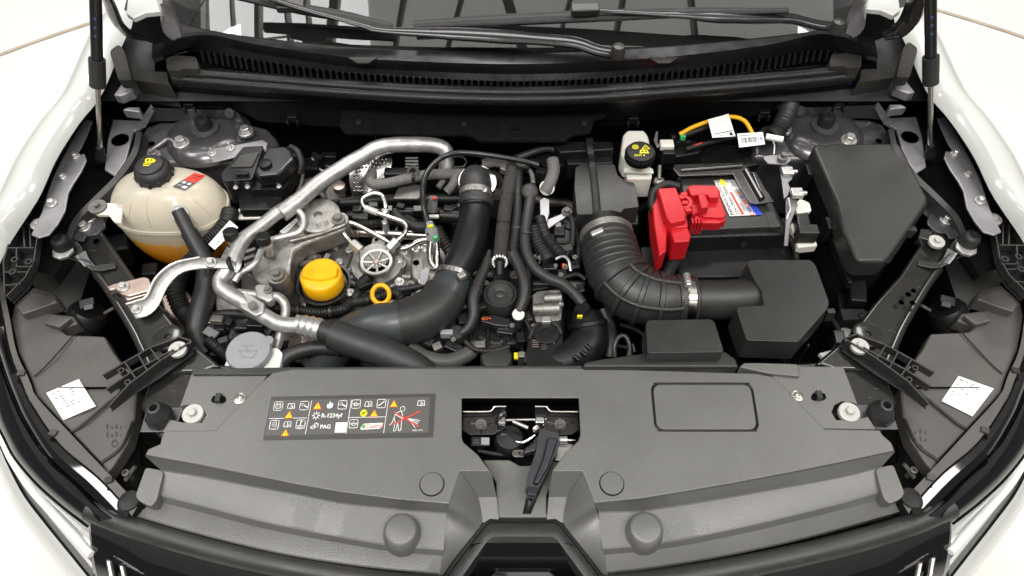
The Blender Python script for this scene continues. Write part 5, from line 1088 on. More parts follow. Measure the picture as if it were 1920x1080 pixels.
# oil filler cap on a black tray
oc = V3((606, 528, .905))
ob = lathe('oil_filler', oc, [(0.044, -0.05), (0.046, -0.010), (0.0485, -0.004), (0.0445, -0.004), (0.040, -0.012), (0, -0.012)], 'plastic_shiny', n=32, label='yellow ribbed oil filler cap on a black neck')
o2 = lathe('oil_cap', oc + Vector((0, 0, 0.004)), [(0.0365, -0.012), (0.0375, -0.008), (0.0365, 0.016), (0.034, 0.0195), (0.030, 0.021), (0, 0.022)], 'yellow', ob, n=40, sharp=45)
gq = []
for k in range(-10, 11):
    t = k / 10
    gq.append((t, 0.0165 * (1 - 0.55 * t * t)))
vs_ = []
for t, hw in gq:
    for yy, zz in ((-hw - .003, 0.020), (-hw, 0.030), (hw, 0.030), (hw + .003, 0.020)):
        vs_.append(oc + Vector((t * 0.032, yy * (0.85 if abs(t) > .95 else 1), zz - (0.004 if abs(t) > .95 else 0))))
fs_ = [(i * 4 + j, (i + 1) * 4 + j, (i + 1) * 4 + j + 1, i * 4 + j + 1) for i in range(20) for j in range(3)] + [(0, 1, 2, 3), (83, 82, 81, 80)]
gp = mk('cap_grip', vs_, fs_, 'yellow', ob, sharp=40)
for k in range(4): box('grip_line', oc + Vector((-0.026 + k * 0.0045, 0, 0.0300)), (0.0016, 0.019 - 0 * k, 0.0022), 'yellow', ob, bev=0.0005)
# dipstick
dc = V3((714, 552, .905)); tq = []
for k in range(28):
    a = 2 * math.pi * k / 28; tq.append(dc + RT * 0.0150 * math.cos(a) + (Vector((0, 0.75, 0.66))) * 0.0165 * math.sin(a))
dp = tube('dipstick', tq, 0.0042, 'yellow', closed=True, n=10, label='yellow dipstick ring below the fuel pump')
tube('dipstick_stem', [dc + Vector((0.006, -0.011, -0.014)), dc + Vector((0.014, -0.020, -0.030)), dc + Vector((0.016, -0.024, -0.05))], [0.006, 0.005, 0.005], 'yellow', dp, n=8)
# harness at the front of the engine
tube('wiring_harness', [(520, 580, .87), (560, 582, .875), (600, 586, .88), (640, 580, .885), (660, 568, .89), (690, 562, .89), (730, 550, .885), (770, 545, .88)], 0.0095, 'rubber', eng, n=12, corr=(0.0055, 0.0008))
tube('wiring_harness', [(660, 568, .888), (668, 555, .895), (680, 540, .90), (688, 530, .905)], 0.008, 'rubber', eng, n=12, corr=(0.005, 0.0009))
tube('wiring_harness', [(735, 548, .89), (745, 552, .89), (757, 570, .88), (752, 585, .87)], 0.009, 'rubber', eng, n=12, corr=(0.005, 0.0009))
tube('wiring_harness', [(740, 545, .89), (780, 538, .895), (815, 530, .895), (840, 520, .89)], 0.006, 'rubber', eng, n=12)
# washer bottle
wb = slab('washer_bottle', [(420, 688), (432, 658), (520, 652), (530, 662), (524, 690)], 0.915, 0.08, 'tank_white', bev=0.005, rnd=4, label='white washer bottle neck under a grey lid')
lathe('washer_lid', V3((466, 658, .926)), [(0.0365, -0.012), (0.037, 0.0), (0.035, 0.003), (0.032, 0.0035), (0, 0.003)], 'cap_grey', wb, n=40, sharp=45)
lathe('lid_tab', V3((503, 640, .925)), [(0.009, -0.004), (0.009, 0.003), (0, 0.004)], 'cap_grey', wb, n=16)
P = Print([W(440, 643, .9295), W(490, 643, .9295), W(490, 676, .9295), W(440, 676, .9295)], 0, 50, 36, off=0.0006)
P.line([(8, 16), (42, 16), (34, 30), (16, 30)], 1.2, 'grey_print', 0, True); P.line([(24, 20), (24, 10)], 1, 'grey_print', 0)
for k in range(5): P.line([(12 + k * 5, 8 - abs(k - 2)), (15 + k * 5, 6 - abs(k - 2))], 1, 'grey_print', 0)
P.build('lid_symbol', wb)
# clutter lower left
for q, c_ in (((402, 605), 'zinc_gold'), ((412, 618), 'plastic')): box('sensor', V3(q + (.86,)), (0.03, 0.022, 0.03), c_, eng, bev=0.003)
tube('lower_hose', [(385, 600, .86), (400, 592, .87), (430, 588, .875), (460, 590, .87), (480, 600, .86)], 0.008, 'rubber', eng, n=12)
tube('lower_hose', [(430, 600, .86), (440, 620, .86), (432, 640, .855), (415, 650, .85)], 0.010, 'plastic', eng, n=12)
tube('lower_hose', [(460, 610, .85), (500, 620, .85), (540, 650, .84)], 0.012, 'plastic_dark', eng, n=12)
box('lower_box', V3((445, 612, .855)), (0.05, 0.03, 0.03), 'plastic_shiny', eng, bev=0.004); box('lower_box', V3((420, 662, .85)), (0.04, 0.03, 0.03), 'plastic', eng, bev=0.004)
lathe('turbine_flange', V3((556, 648, .88)), [(0.026, -0.05), (0.030, -.01), (0.026, 0.0), (0.022, 0.004), (0.012, .004)], 'zinc_gold', eng, n=24, axis=(-.6, -.2, .6))
tube('braided_loop', [(520, 690, .895), (540, 668, .90), (570, 656, .902), (600, 652, .90), (640, 655, .895)], 0.0125, 'braid', eng, n=20, uvs=0.003)
# heat shield and rear pieces
hsq = [[(660, 285, .94), (690, 282, .95), (735, 288, .95)], [(655, 305, .935), (690, 300, .945), (735, 305, .945)], [(655, 340, .92), (690, 335, .93), (730, 330, .93)], [(660, 365, .90), (690, 362, .91), (715, 355, .91)]]
hso = sheet('heat_shield', hsq, 'heat_shield', cols=24, sharp=60, label='dimpled silver heat shield behind the engine')
dm = None
for i in range(9):
    for j in range(9):
        px = 664 + j * 7.5 + (i % 2) * 3.7; py = 298 + i * 7.4
        if px > 734 or (i > 6 and px > 712): continue
        c = V3((px, py, .9485 - 0.00062 * (py - 298)))
        if dm is None: dm = lathe('dimple', c, [(0.0031, -0.003), (0.0028, 0.0008), (0.0015, 0.0022), (0, 0.0025)], 'heat_shield', hso, n=8, sharp=80); d0 = dm
        else: o = d0.copy(); COL.objects.link(o); o.location = c - WLOC[hso]
slab('shield_tab', [(757, 288), (788, 286), (790, 330), (762, 332)], 0.935, 0.01, 'heat_shield', hso, bev=0.003)
for k in range(5): box('tab_rib', V3((772, 296 + k * 6, .938)), (0.026, 0.003, 0.004), 'cast', hso, bev=0.001)
box('solenoid', V3((748, 328, .935)), (0.055, 0.02, 0.025), 'plastic_dark', eng, bev=0.004)
gh = tube('grey_harness', [(700, 322, .93), (694, 335, .94), (700, 345, .943), (725, 344, .943), (760, 336, .943), (800, 328, .943), (840, 326, .943), (870, 325, .94)], 0.010, 'grey_wrap', n=14, corr=(0.004, 0.0005))
tube('harness_branch', [(855, 328, .94), (850, 345, .935), (838, 360, .925)], 0.009, 'grey_wrap', gh, n=12)
lathe('tie_clip', V3((776, 332, .943)), [(0.012, -.003), (0.012, .003)], 'plastic_dark', gh, n=14, axis=(1, 0, 0))
lathe('harness_eye', V3((775, 323, .952)), [(0.012, -.004), (0.012, .004), (0.007, .004), (0.007, -.004)], 'plastic_dark', gh, n=18, axis=(0, -.5, .8))
slab('bracket_plate', [(736, 372), (746, 350), (775, 342), (800, 350), (785, 372)], 0.925, 0.006, 'cast_dark', eng, bev=0.003)
tube('lifting_eye', [V3((596, 375, .93)) + RT * .012 * math.cos(a) + Vector((0, .4, .9)) * .017 * math.sin(a) for a in [k * .35 for k in range(18)]], 0.0055, 'cast', eng, closed=True, n=10)
for q in (((600, 330, .90), (640, 330, .90), (650, 370, .88), (610, 380, .88)),): slab('rear_casting', list(q), None, 0.06, 'cast_dark', eng, bev=0.008)
lathe('rear_plug', V3((636, 350, .91)), [(0.012, -.01), (.012, .004), (.008, .005), (0, .005)], 'zinc_gold', eng, n=18)
tube('rear_hose', [(560, 300, .90), (575, 330, .89), (580, 360, .88), (570, 390, .87)], 0.012, 'plastic_dark', eng, n=12)
tube('rear_hose', [(590, 290, .89), (605, 310, .89), (640, 315, .88)], 0.008, 'plastic_shiny', eng, n=12)
# ------------------------------------------------------------------ charge air hoses in the middle
tp = tube('charge_pipe', [(895, 378, .955), (888, 420, .95), (874, 470, .94), (858, 505, .93), (848, 528, .92)], [0.0265, 0.0285, 0.0295, 0.029, 0.028], 'plastic_dark', n=24, label='black charge air pipe running down the middle of the engine')
tube('top_elbow', [(897, 360, .93), (892, 338, .955), (890, 345, .972), (893, 362, .968), (894, 384, .958)], [0.028, 0.0285, 0.0285, 0.028, 0.0285], 'rubber_grey', tp, n=24)
lathe('turbo_flange', V3((895, 342, .945)), [(0.036, -0.01), (0.038, 0.0), (0.036, 0.004), (0.030, 0.004)], 'steel', tp, n=28, axis=(0.1, -.2, 1))
lathe('elbow_bead', V3((893, 378, .961)), [(0.0300, -0.008), (0.0320, -0.004), (0.0320, 0.004), (0.0300, 0.008)], 'rubber_grey', tp, n=28, axis=(0.05, 1, 0.35))
lathe('hose_clamp', V3((892, 364, .967)), [(0.0295, -0.006), (0.0302, -0.005), (0.0302, 0.005), (0.0295, 0.006)], 'cast', tp, n=28, axis=(0.02, 1, 0.25))
box('clamp_screw', V3((907, 358, .985)), (0.012, 0.010, 0.009), 'zinc', tp, bev=0.002)
eb = tube('lower_elbow', [(853, 512, .925), (846, 535, .92), (832, 562, .915), (808, 585, .912), (775, 601, .91), (740, 608, .908), (700, 612, .902), (660, 628, .885), (625, 655, .865), (600, 690, .84)], [0.031, 0.034, 0.037, 0.039, 0.039, 0.038, 0.036, 0.036, 0.037, 0.037], 'hose_slate', tp, n=28)
tube('knit_sleeve', [(838, 550, .9175), (826, 568, .914), (806, 586, .912), (778, 600, .91), (752, 606, .909)], [0.0375, 0.0395, 0.041, 0.041, 0.040], 'knit', tp, n=32, uvs=0.0022)
lathe('hose_clamp', V3((851, 517, .927)), [(0.0322, -0.005), (0.0330, -0.004), (0.0330, 0.004), (0.0322, 0.005)], 'steel', tp, n=28, axis=(-0.25, -1, -0.2))
box('clamp_screw', V3((866, 517, .956)), (0.014, 0.012, 0.010), 'zinc', tp, rot=(0, 0, .6), bev=0.002)
# fuzzy brown wrapped pipe
bw = tube('wrapped_pipe', [(960, 312, .955), (958, 330, .96), (952, 362, .957), (946, 400, .95), (942, 440, .94), (937, 490, .93)], [0.011, 0.0125, 0.0125, 0.0125, 0.0130, 0.0130], 'brown_wrap', n=16, label='brown fibre wrapped pipe with a frayed white end')
for q in ((951, 368), (943, 420)): lathe('tie_band', V3(q + (.955 if q[1] < 400 else .945,)), [(0.0135, -.002), (.0135, .002)], 'rubber', bw, n=16, axis=(-.1, -1, -.2))
for k in range(16):
    a = 2 * math.pi * k / 16; cc = V3((937, 491, .93)) + RT * .0125 * math.cos(a) + Vector((0, .3, .95)) * .0125 * math.sin(a)
    if k == 0: fr = box('frayed_end', cc, (0.004, 0.006, 0.004), 'white_print', bw, bev=.001); f0 = cc
    else: o = fr.copy(); COL.objects.link(o); o.location = cc - WLOC[bw]
tube('pipe_end', [(937, 490, .928), (937, 515, .915)], 0.009, 'plastic_dark', bw, n=14)
tube('top_fitting', [(955, 318, .955), (962, 308, .955), (985, 312, .95)], 0.008, 'cast_dark', bw, n=12)
# bundle of small hoses
hb = tube('vent_hose', [(972, 318, .955), (971, 360, .955), (970, 400, .95), (966, 440, .945), (963, 470, .94), (975, 500, .935), (984, 530, .93), (983, 560, .92), (972, 585, .91)], 0.0085, 'rubber', n=14, label='black braided hose ending in a white ring')
tube('braided_part', [(961, 475, .942), (974, 502, .937), (983, 530, .932), (982, 560, .922), (974, 582, .912)], 0.0100, 'braid', hb, n=20, uvs=0.0028)
lathe('white_ring', V3((972, 590, .912)), [(0.0105, -.003), (.0105, .003), (.0085, .004), (0.006, .003)], 'fitting_white', hb, n=18, axis=(0, -.3, 1))
tube('ring_fitting', [(972, 594, .905), (970, 612, .89)], 0.0095, 'plastic_shiny', hb, n=12)
tube('tail_hose', [(968, 612, .885), (955, 630, .875), (935, 645, .87), (915, 640, .87), (900, 632, .87)], 0.007, 'rubber', hb, n=12)
h2 = tube('vent_hose', [(994, 372, .955), (988, 410, .95), (984, 450, .945), (990, 480, .94), (1005, 505, .935), (1030, 522, .93), (1055, 532, .928), (1078, 552, .925), (1092, 570, .92)], 0.0095, 'rubber_grey', n=14, label='black hose curving down to a coupling with a yellow mark')
lathe('hose_bulb', V3((993, 360, .96)), [(0.008, -0.012), (0.0150, -0.008), (0.0160, 0.0), (0.0150, 0.006), (0.010, 0.010), (0, 0.011)], 'rubber_grey', h2, n=20, axis=(0, -.3, 1))
lathe('coupling', V3((1092, 582, .918)), [(0.0150, -0.02), (0.0165, -0.012), (0.013, -0.008), (0.013, 0.0), (0.0145, 0.004), (0.011, 0.010)], 'plastic_dark', h2, n=18, axis=(0, .1, 1)); box('yellow_mark', V3((1087, 594, .926)), (0.009, 0.004, 0.008), 'yellow_print', h2, bev=0.001)
tube('sensor_lead', [(918, 470, .94), (910, 500, .935), (895, 535, .93), (888, 560, .925), (888, 590, .915), (880, 612, .905), (865, 625, .90)], [0.004, .008, .009, .010, .010, .009, .007], 'braid', n=18, uvs=0.0028)
tube('harness', [(985, 470, .93), (990, 520, .925), (985, 540, .92)], 0.006, 'rubber', h2, n=10)
tube('harness', [(1000, 430, .93), (1010, 460, .925), (1030, 490, .92)], 0.014, 'rubber', h2, n=14, corr=(.006, .001))
tube('rear_pipe', [(1036, 300, .955), (1038, 320, .95), (1030, 345, .94), (1022, 360, .93)], 0.012, 'grey_wrap', h2, n=14)
lathe('spring_clip', V3((1026, 352, .936)), [(0.0145, -.003), (.0145, .003)], 'fitting_white', h2, n=14, axis=(-.2, -.6, .6))
hk = slab('bracket', [(1012, 375), (1020, 370), (1030, 374), (1030, 400), (1018, 440), (1014, 440)], 0.935, 0.003, 'bare_panel', bev=0.001)
slab('bracket_leg', [(1018, 428), (1025, 412), (1050, 402), (1060, 396), (1062, 406), (1040, 420), (1018, 436)], 0.928, 0.004, 'bare_panel', hk, bev=0.001); bolt(1063, 397, .93, 10, hk, mat='cast_dark')
# vacuum cap, plastic intake manifold top
man = slab('intake_manifold', [(862, 540), (900, 500), (1000, 500), (1060, 520), (1060, 620), (1000, 640), (880, 660), (850, 620)], 0.875, 0.08, 'plastic', bev=0.008, rnd=8)
vcap = lathe('vacuum_cap', V3((938, 552, .91)), [(0.030, -0.03), (0.0305, 0.0), (0.029, 0.003), (0.026, 0.003), (0.024, 0.0008), (0.022, 0.0035), (0.012, 0.004), (0.008, 0.002), (0.004, 0.004), (0, 0.004)], 'plastic_top', man, n=40, sharp=30)
for k in range(28):
    a = 2 * math.pi * k / 28; cc = V3((938, 552, .912)) + Vector((.0275 * math.cos(a), .0275 * math.sin(a), 0))
    if k == 0: r0 = box('rib', cc, (0.0045, 0.0012, 0.003), 'plastic_dark', man, bev=0)
    else: o = r0.copy(); COL.objects.link(o); o.location = cc - WLOC[man]; o.rotation_euler = (0, 0, a)
pg = slab('connector', [(903, 592), (925, 590), (958, 598), (955, 612), (930, 610), (901, 602)], 0.900, 0.014, 'plastic_shiny', man, bev=0.002)
P = Print([W(904, 594, .902), W(922, 594, .902), W(920, 603, .902), W(902, 602, .902)], 0, 20, 10, off=.001); P.rect(1, 2, 4, 8, 'orange_print', 0); P.rrect(6, 2, 12, 7, 1, 1.4, 'orange_print', 0); P.rect(14, 3, 19, 5, 'orange_print', 0); P.build('connector_print', man)
box('bracket', V3((838, 626, .90)), (0.022, 0.010, 0.016), 'cap_grey', man, bev=0.002); box('bracket', V3((802, 640, .885)), (0.020, 0.016, 0.010), 'plastic_top', man, rot=(0, 0, -.4), bev=.002)
lathe('sensor', V3((856, 622, .90)), [(0.014, -.02), (.014, 0), (.010, .004), (0, .004)], 'plastic_top', man, n=18)
for q in ((897, 548, 8), (965, 515, 9), (990, 528, 6)): bolt(q[0], q[1], .893, q[2], man, mat='cast_dark')
for k in range(4): slab('manifold_rib', [(880 + k * 32, 612), (886 + k * 32, 612), (886 + k * 32, 660), (880 + k * 32, 660)], 0.882, 0.02, 'plastic', man, bev=.002)
tube('lower_braid', [(770, 655, .885), (800, 672, .885), (840, 678, .88), (875, 665, .875), (890, 650, .87)], 0.0135, 'braid_light', man, n=24, uvs=0.0022)
tube('lower_braid', [(740, 650, .885), (780, 672, .882), (815, 690, .88), (850, 700, .87)], 0.010, 'braid_light', man, n=20, uvs=0.0022)
lathe('oil_filter', V3((931, 672, .875)), [(0.028, -0.05), (0.028, 0.002), (0.025, 0.006), (0.014, 0.008), (0, 0.008)], 'plastic_top', man, n=28)
# throttle body
thr = slab('throttle_body', [(998, 552), (1010, 545), (1050, 543), (1056, 560), (1052, 600), (1005, 604), (1000, 585)], 0.905, 0.06, 'cast', bev=0.005, rnd=5, label='throttle body with cast alloy top and black gear cover')
tube('throttle_boss', [(999, 580, .914), (1048, 578, .914)], 0.010, 'cast', thr, n=14); tube('throttle_boss', [(1020, 560, .912), (1052, 558, .912)], 0.009, 'cast', thr, n=14)
bolt(1052, 571, .915, 6, thr, axis=(1, -.2, .3))
gc = slab('gear_cover', [(990, 640), (1003, 612), (1025, 602), (1045, 608), (1056, 625), (1056, 690), (986, 690)], 0.905, 0.04, 'plastic', thr, bev=0.004, rnd=8)
lathe('gear_boss', V3((1024, 625, .907)), [(0.022, -.004), (0.022, .003), (.018, .004), (.008, .003), (0.007, .001), (0, .001)], 'plastic', thr, n=26)
lathe('gear_boss', V3((1020, 652, .907)), [(0.006, -.002), (.006, .002), (.003, .002), (.003, 0), (0, 0)], 'plastic_top', thr, n=16)
P = Print([W(995, 632, .906), W(1045, 632, .906), W(1046, 680, .906), W(995, 680, .906)], 0, 50, 48, off=.0008); P.text(38, 12, 9, 'R', 'fitting_white', 0)
for k in range(4): P.rect(3, 6 + k * 4, 15, 7.5 + k * 4, 'zinc_gold', 0)
P.build('cover_print', thr)
box('spring_clip', V3((1024, 601, .915)), (0.016, 0.012, 0.010), 'zinc', thr, bev=.002)
tube('cover_rim', [(992, 636, .907), (1003, 614, .907), (1025, 604, .907), (1044, 610, .907), (1053, 626, .907)], 0.0035, 'plastic_top', thr, n=8)
box('plug', V3((978, 672, .88)), (0.012, 0.012, 0.03), 'cast', thr, bev=.002); box('plug_band', V3((978, 668, .885)), (0.026, 0.012, 0.006), 'yellow_print', thr, bev=.001)
slab('throttle_bracket', [(996, 545), (1030, 540), (1032, 532), (996, 533)], 0.905, 0.02, 'plastic_dark', thr, bev=.003)
# lower intake hose
lh = tube('intake_hose', [(1096, 592, .895), (1103, 612, .89), (1105, 635, .885), (1090, 660, .88), (1055, 680, .875), (1015, 695, .865)], [0.026, 0.031, 0.034, 0.034, 0.034, 0.034], 'plastic_dark', n=24, label='black moulded hose below the intake elbow')
lathe('hose_bead', V3((1102, 608, .892)), [(0.032, -.005), (0.0345, -.003), (0.0345, .003), (0.032, .005)], 'plastic_dark', lh, n=26, axis=(.1, -.5, -.3))
for q in ((1104, 652), (1096, 664), (1083, 673)): tube('hose_ridge', [(q[0] - 6, q[1] - 5, .913), (q[0] + 4, q[1] + 3, .912)], 0.004, 'plastic', lh, n=8)
# ------------------------------------------------------------------ big intake elbow (ribbed) and air box
el_pts = [(1138, 446, .935), (1146, 480, .935), (1160, 520, .932), (1190, 550, .928), (1235, 562, .926), (1285, 562, .926)]
el = tube('intake_elbow', el_pts, [0.046, 0.0485, 0.050, 0.050, 0.045, 0.039], 'plastic_top', n=36, label='ribbed black rubber intake elbow joining the air box')
E = crom([V3(p) for p in el_pts], 0.004)
for k in range(6):
    i = 4 + k * 3; c = E[i]; t = (E[i + 1] - E[i - 1]).normalized()
    r = 0.0465 + 0.0015 * (k / 6)
    lathe('bellows_ring', c, [(r, -.0060), (r + .0040, -.0025), (r + .0046, 0), (r + .0040, .0025), (r, .0060)], 'plastic_top', el, n=36, axis=t, sharp=70)
n_ = len(E)
for fr in (0.46, 0.56, 0.66, 0.79, 0.96):
    i = int(fr * (n_ - 1)); i = min(max(i, 1), n_ - 2); c = E[i]; t = (E[i + 1] - E[i - 1]).normalized()
    x = fr * 5; R_ = [0.046, 0.0485, 0.050, 0.050, 0.045, 0.039]; j = min(int(x), 4); ff = x - j; ff = ff * ff * (3 - 2 * ff); r = R_[j] * (1 - ff) + R_[j + 1] * ff
    lathe('elbow_rib', c, [(r - .001, -.0055), (r + .0042, -.0035), (r + .0042, .0035), (r - .001, .0055)], 'plastic_top', el, n=36, axis=t, sharp=60)
for ang in (-0.15, 0.95):
    pts = []
    for i in range(int(.44 * n_), int(.97 * n_), 2):
        i = min(i, n_ - 2); t = (E[i + 1] - E[i - 1]).normalized(); up = (Vector((0, 0, 1)) - t * t.z).normalized(); sd = t.cross(up)
        x = i / (n_ - 1) * 5; j = min(int(x), 4); ff = x - j; ff = ff * ff * (3 - 2 * ff); r = R_[j] * (1 - ff) + R_[j + 1] * ff
        pts.append(E[i] + (up * math.cos(ang) - sd * math.sin(ang) * -1) * (r + .0005))
    tube('elbow_rib', pts, 0.0045, 'plastic_top', el, n=8)
lathe('hose_clamp', V3((1137, 443, .938)), [(0.0475, -.007), (.0485, -.006), (.0485, .006), (.0475, .007)], 'cast', el, n=36, axis=(E[2] - E[0]))
box('clamp_screw', V3((1120, 436, .984)), (0.024, 0.011, 0.010), 'zinc', el, rot=(0, -.35, .25), bev=.003)
tube('elbow_neck', [(1132, 425, .935), (1137, 448, .936)], 0.044, 'plastic_dark', el, n=30)
ax2 = (1, 0, 0)
lathe('hose_clamp', V3((1289, 562, .926)), [(0.0395, -.008), (.0408, -.007), (.0408, .007), (.0395, .008)], 'steel', el, n=36, axis=ax2)
lathe('elbow_lip', V3((1279, 562, .926)), [(0.039, -.005), (.042, -.003), (.042, .001), (.039, .003)], 'plastic_top', el, n=36, axis=ax2); lathe('elbow_lip', V3((1300, 562, .926)), [(0.039, -.003), (.0415, -.001), (.0415, .002), (.039, .004)], 'plastic_top', el, n=36, axis=ax2)
tube('clamp_worm', [(1287, 516, .965), (1290, 530, .968)], 0.0065, 'zinc', el, n=12); nut(V3((1290, 534, .966)), (0, -.8, .3), el, r=.007, L=.008)
for k in range(6): box('clamp_slot', V3((1289, 548 + k * 4.2, .9672 - k * .0009)), (0.010, 0.0016, 0.001), 'cast_dark', el, rot=(.25, 0, .3), bev=0)
abx = slab('air_box', [(1400, 492), (1412, 487), (1520, 487), (1530, 498), (1555, 567), (1552, 578), (1497, 641), (1400, 638), (1381, 580), (1385, 575), (1433, 572), (1428, 545), (1412, 520)], 0.957, 0.05, 'plastic_top', bev=0.008, seg=3, rnd=5, expand=0.004, label='black angular air filter box at the end of the intake elbow')
slab('box_body', [(1405, 500), (1525, 500), (1550, 570), (1496, 640), (1402, 640), (1386, 590)], 0.93, 0.16, 'plastic', abx, bev=0.006, expand=-0.004)
for k in range(7):
    x = 1400 + k * 19; slab('box_rib', [(x, 644), (x + 4, 644), (x + 4, 650), (x, 650)], 0.915, 0.12, 'plastic', abx, bev=.001)
tube('box_inlet', [(1296, 562, .924), (1360, 562, .920), (1400, 560, .917), (1425, 556, .915)], [0.0345, .0345, .035, .035], 'plastic_top', abx, n=28)
# ------------------------------------------------------------------ fuse box on the right
fb = slab('fuse_box', [(1524, 274), (1532, 268), (1684, 267), (1692, 274), (1741, 372), (1737, 384), (1668, 482), (1660, 490), (1612, 490), (1603, 482), (1580, 430), (1570, 380)], 0.99, 0.045, 'plastic_top', bev=0.008, seg=3, label='large black fuse box with a smooth sloping lid')
slab('box_lip', [(1512, 284), (1525, 272), (1694, 272), (1746, 376), (1670, 492), (1602, 494), (1572, 435), (1562, 382)], 0.957, 0.012, 'plastic', fb, bev=.003)
slab('box_body', [(1520, 290), (1690, 285), (1740, 378), (1668, 490), (1604, 490), (1570, 430)], 0.948, 0.22, 'plastic_dark', fb, bev=.006)
for q in ((1512, 330), (1550, 430)): box('box_latch', V3(q + (.94,)), (0.012, 0.03, 0.04), 'plastic', fb, bev=.003)
slab('body_ridge', [(1545, 410), (1552, 408), (1600, 530), (1592, 530)], 0.93, 0.02, 'plastic', fb, bev=.002)
slab('lower_panel', [(1568, 500), (1578, 498), (1590, 590), (1575, 600)], 0.85, 0.05, 'plastic', fb, bev=.004)
box('relay', V3((1594, 600, .85)), (0.045, 0.025, 0.04), 'plastic_top', fb, bev=.003)
lathe('round_plug', V3((1592, 622, .84)), [(0.024, -.02), (.024, 0), (.018, .006), (0, .006)], 'plastic', fb, n=22); lathe('white_cap', V3((1588, 632, .865)), [(0.018, -.01), (.018, .002), (.012, .006), (0, .006)], 'washer', fb, n=20)
slab('white_tab', [(1535, 662), (1560, 655), (1562, 668), (1545, 672)], 0.86, 0.01, 'paper', fb, bev=.002)
# ------------------------------------------------------------------ battery
bat = slab('battery', [(1268, 330), (1420, 322), (1478, 430), (1482, 440), (1290, 446)], 0.935, 0.12, 'plastic', bev=0.005, label='black car battery with a silver label')
slab('battery_lid', [(1276, 328), (1418, 320), (1444, 365), (1462, 412), (1466, 424), (1290, 432), (1282, 380)], 0.945, 0.02, 'plastic_top', bat, bev=.004)
slab('lid_edge', [(1426, 372), (1440, 370), (1466, 424), (1444, 426)], 0.9465, 0.01, 'plastic_top', bat, bev=.003)
slab('battery_case', [(1270, 415), (1488, 405), (1500, 440), (1490, 520), (1275, 520), (1262, 470)], 0.895, 0.2, 'plastic_dark', bat, bev=.006)
P = Print([W(1338, 339, .9465), W(1383, 337, .9465), W(1429, 403, .9465), W(1368, 406, .9465)], 0, 62, 70, off=.0008)
P.rect(0, 0, 62, 70, 'silver_label', 0); P.rect(50, 46, 62, 70, 'blue_print', 1); P.circ(20, 5, 7, 'yellow_print', 1); P.rect(36, 2, 60, 20, 'paper', 1); P.bars(37, 3, 58, 14, 'grey_print', 2)
P.poly([(24, 24), (29, 24), (29, 68), (24, 68)], 'red_print', 1)
P.text(9, 68, 9, 'RENAULT', 'black_print', 1, rot=-1.5708); P.text(9, 30, 7.5, 'GREEN', 'black_print', 1, rot=-1.5708, bold=False); P.text(20, 68, 8.5, '12V-70Ah 720A', 'black_print', 1, rot=-1.5708); P.rect(32, 46, 33, 62, 'black_print', 1); P.rect(34.5, 46, 35.5, 60, 'black_print', 1)
for k, c_ in enumerate(('orange_print', 'blue_print', 'orange_print', 'red_print', 'blue_print', 'red_print')): 
    P.circ(44, 27 + k * 8, 3.6, c_, 1); P.circ(44, 27 + k * 8, 2.2, 'paper' if c_ == 'red_print' else 'grey_print', 2)
P.build('battery_label', bat)
hdn = slab('battery_hold_down', [(1262, 316), (1265, 308), (1392, 304), (1400, 312), (1442, 362), (1452, 378), (1418, 382), (1406, 380), (1384, 345), (1374, 326), (1274, 330)], 0.962, 0.004, 'black_paint', bat, bev=.0015)
tube('press_rib', [(1276, 320, .963), (1390, 312, .963)], 0.0045, 'black_paint', bat, n=8); tube('press_rib', [(1398, 320, .963), (1428, 374, .963)], 0.0065, 'black_paint', bat, n=8); tube('press_rib', [(1412, 325, .963), (1432, 372, .963)], 0.003, 'black_paint', bat, n=8)
tube('breather_tube', [(1400, 418, .935), (1404, 426, .936), (1418, 428, .936), (1445, 428, .934), (1470, 438, .928), (1488, 458, .918), (1494, 490, .90)], 0.0055, 'rubber', bat, n=12, corr=(.004, .0006))
# red terminal cover
rc = slab('terminal_cover', [(1233, 352), (1268, 350), (1288, 400), (1286, 412), (1258, 418), (1249, 408)], 0.985, 0.055, 'red', bev=0.004, expand=.004, label='bright red plastic terminal cover on the battery')
slab('cover_side', [(1222, 364), (1233, 353), (1252, 408), (1250, 470), (1236, 480), (1226, 420)], 0.965, 0.05, 'red', rc, bev=.004)
slab('cover_front', [(1258, 422), (1288, 420), (1296, 440), (1294, 452), (1264, 454), (1256, 430)], 0.968, 0.055, 'red', rc, bev=.004)
slab('cover_front', [(1250, 410), (1288, 405), (1292, 425), (1256, 428)], 0.972, 0.06, 'red', rc, bev=.004)
slab('cover_block', [(1288, 350), (1296, 347), (1345, 348), (1351, 358), (1352, 372), (1362, 402), (1358, 408), (1320, 406), (1312, 398), (1298, 402), (1294, 380)], 0.968, 0.04, 'red', rc, bev=.003)
slab('cover_ridge', [(1290, 352), (1298, 346), (1344, 347), (1350, 356), (1349, 370), (1330, 370), (1326, 364), (1296, 366)], 0.984, 0.02, 'red', rc, bev=.003)
slab('cover_ridge', [(1308, 362), (1322, 361), (1330, 380), (1329, 388), (1315, 390), (1312, 380)], 0.988, 0.025, 'red', rc, bev=.003)
slab('cover_block', [(1300, 404), (1322, 400), (1360, 404), (1362, 412), (1350, 418), (1312, 418)], 0.962, 0.055, 'red', rc, bev=.003)
for k in range(4): slab('cover_rib', [(1296 + k * 6, 408), (1300 + k * 6, 408), (1302 + k * 6, 418), (1298 + k * 6, 418)], 0.966, 0.05, 'red', rc, bev=.001)
for q in ((1276, 372), (1284, 382), (1278, 392), (1290, 396), (1282, 366)): box('hinge_piece', V3(q + (.975,)), (0.012, 0.008, 0.010), 'red', rc, rot=(0, 0, random.uniform(-.4, .4)), bev=.0015)
lathe('hinge_arc', V3((1280, 380, .976)), [(0.017, -.004), (.017, .003), (.011, .003), (.011, -.004)], 'red', rc, n=20)
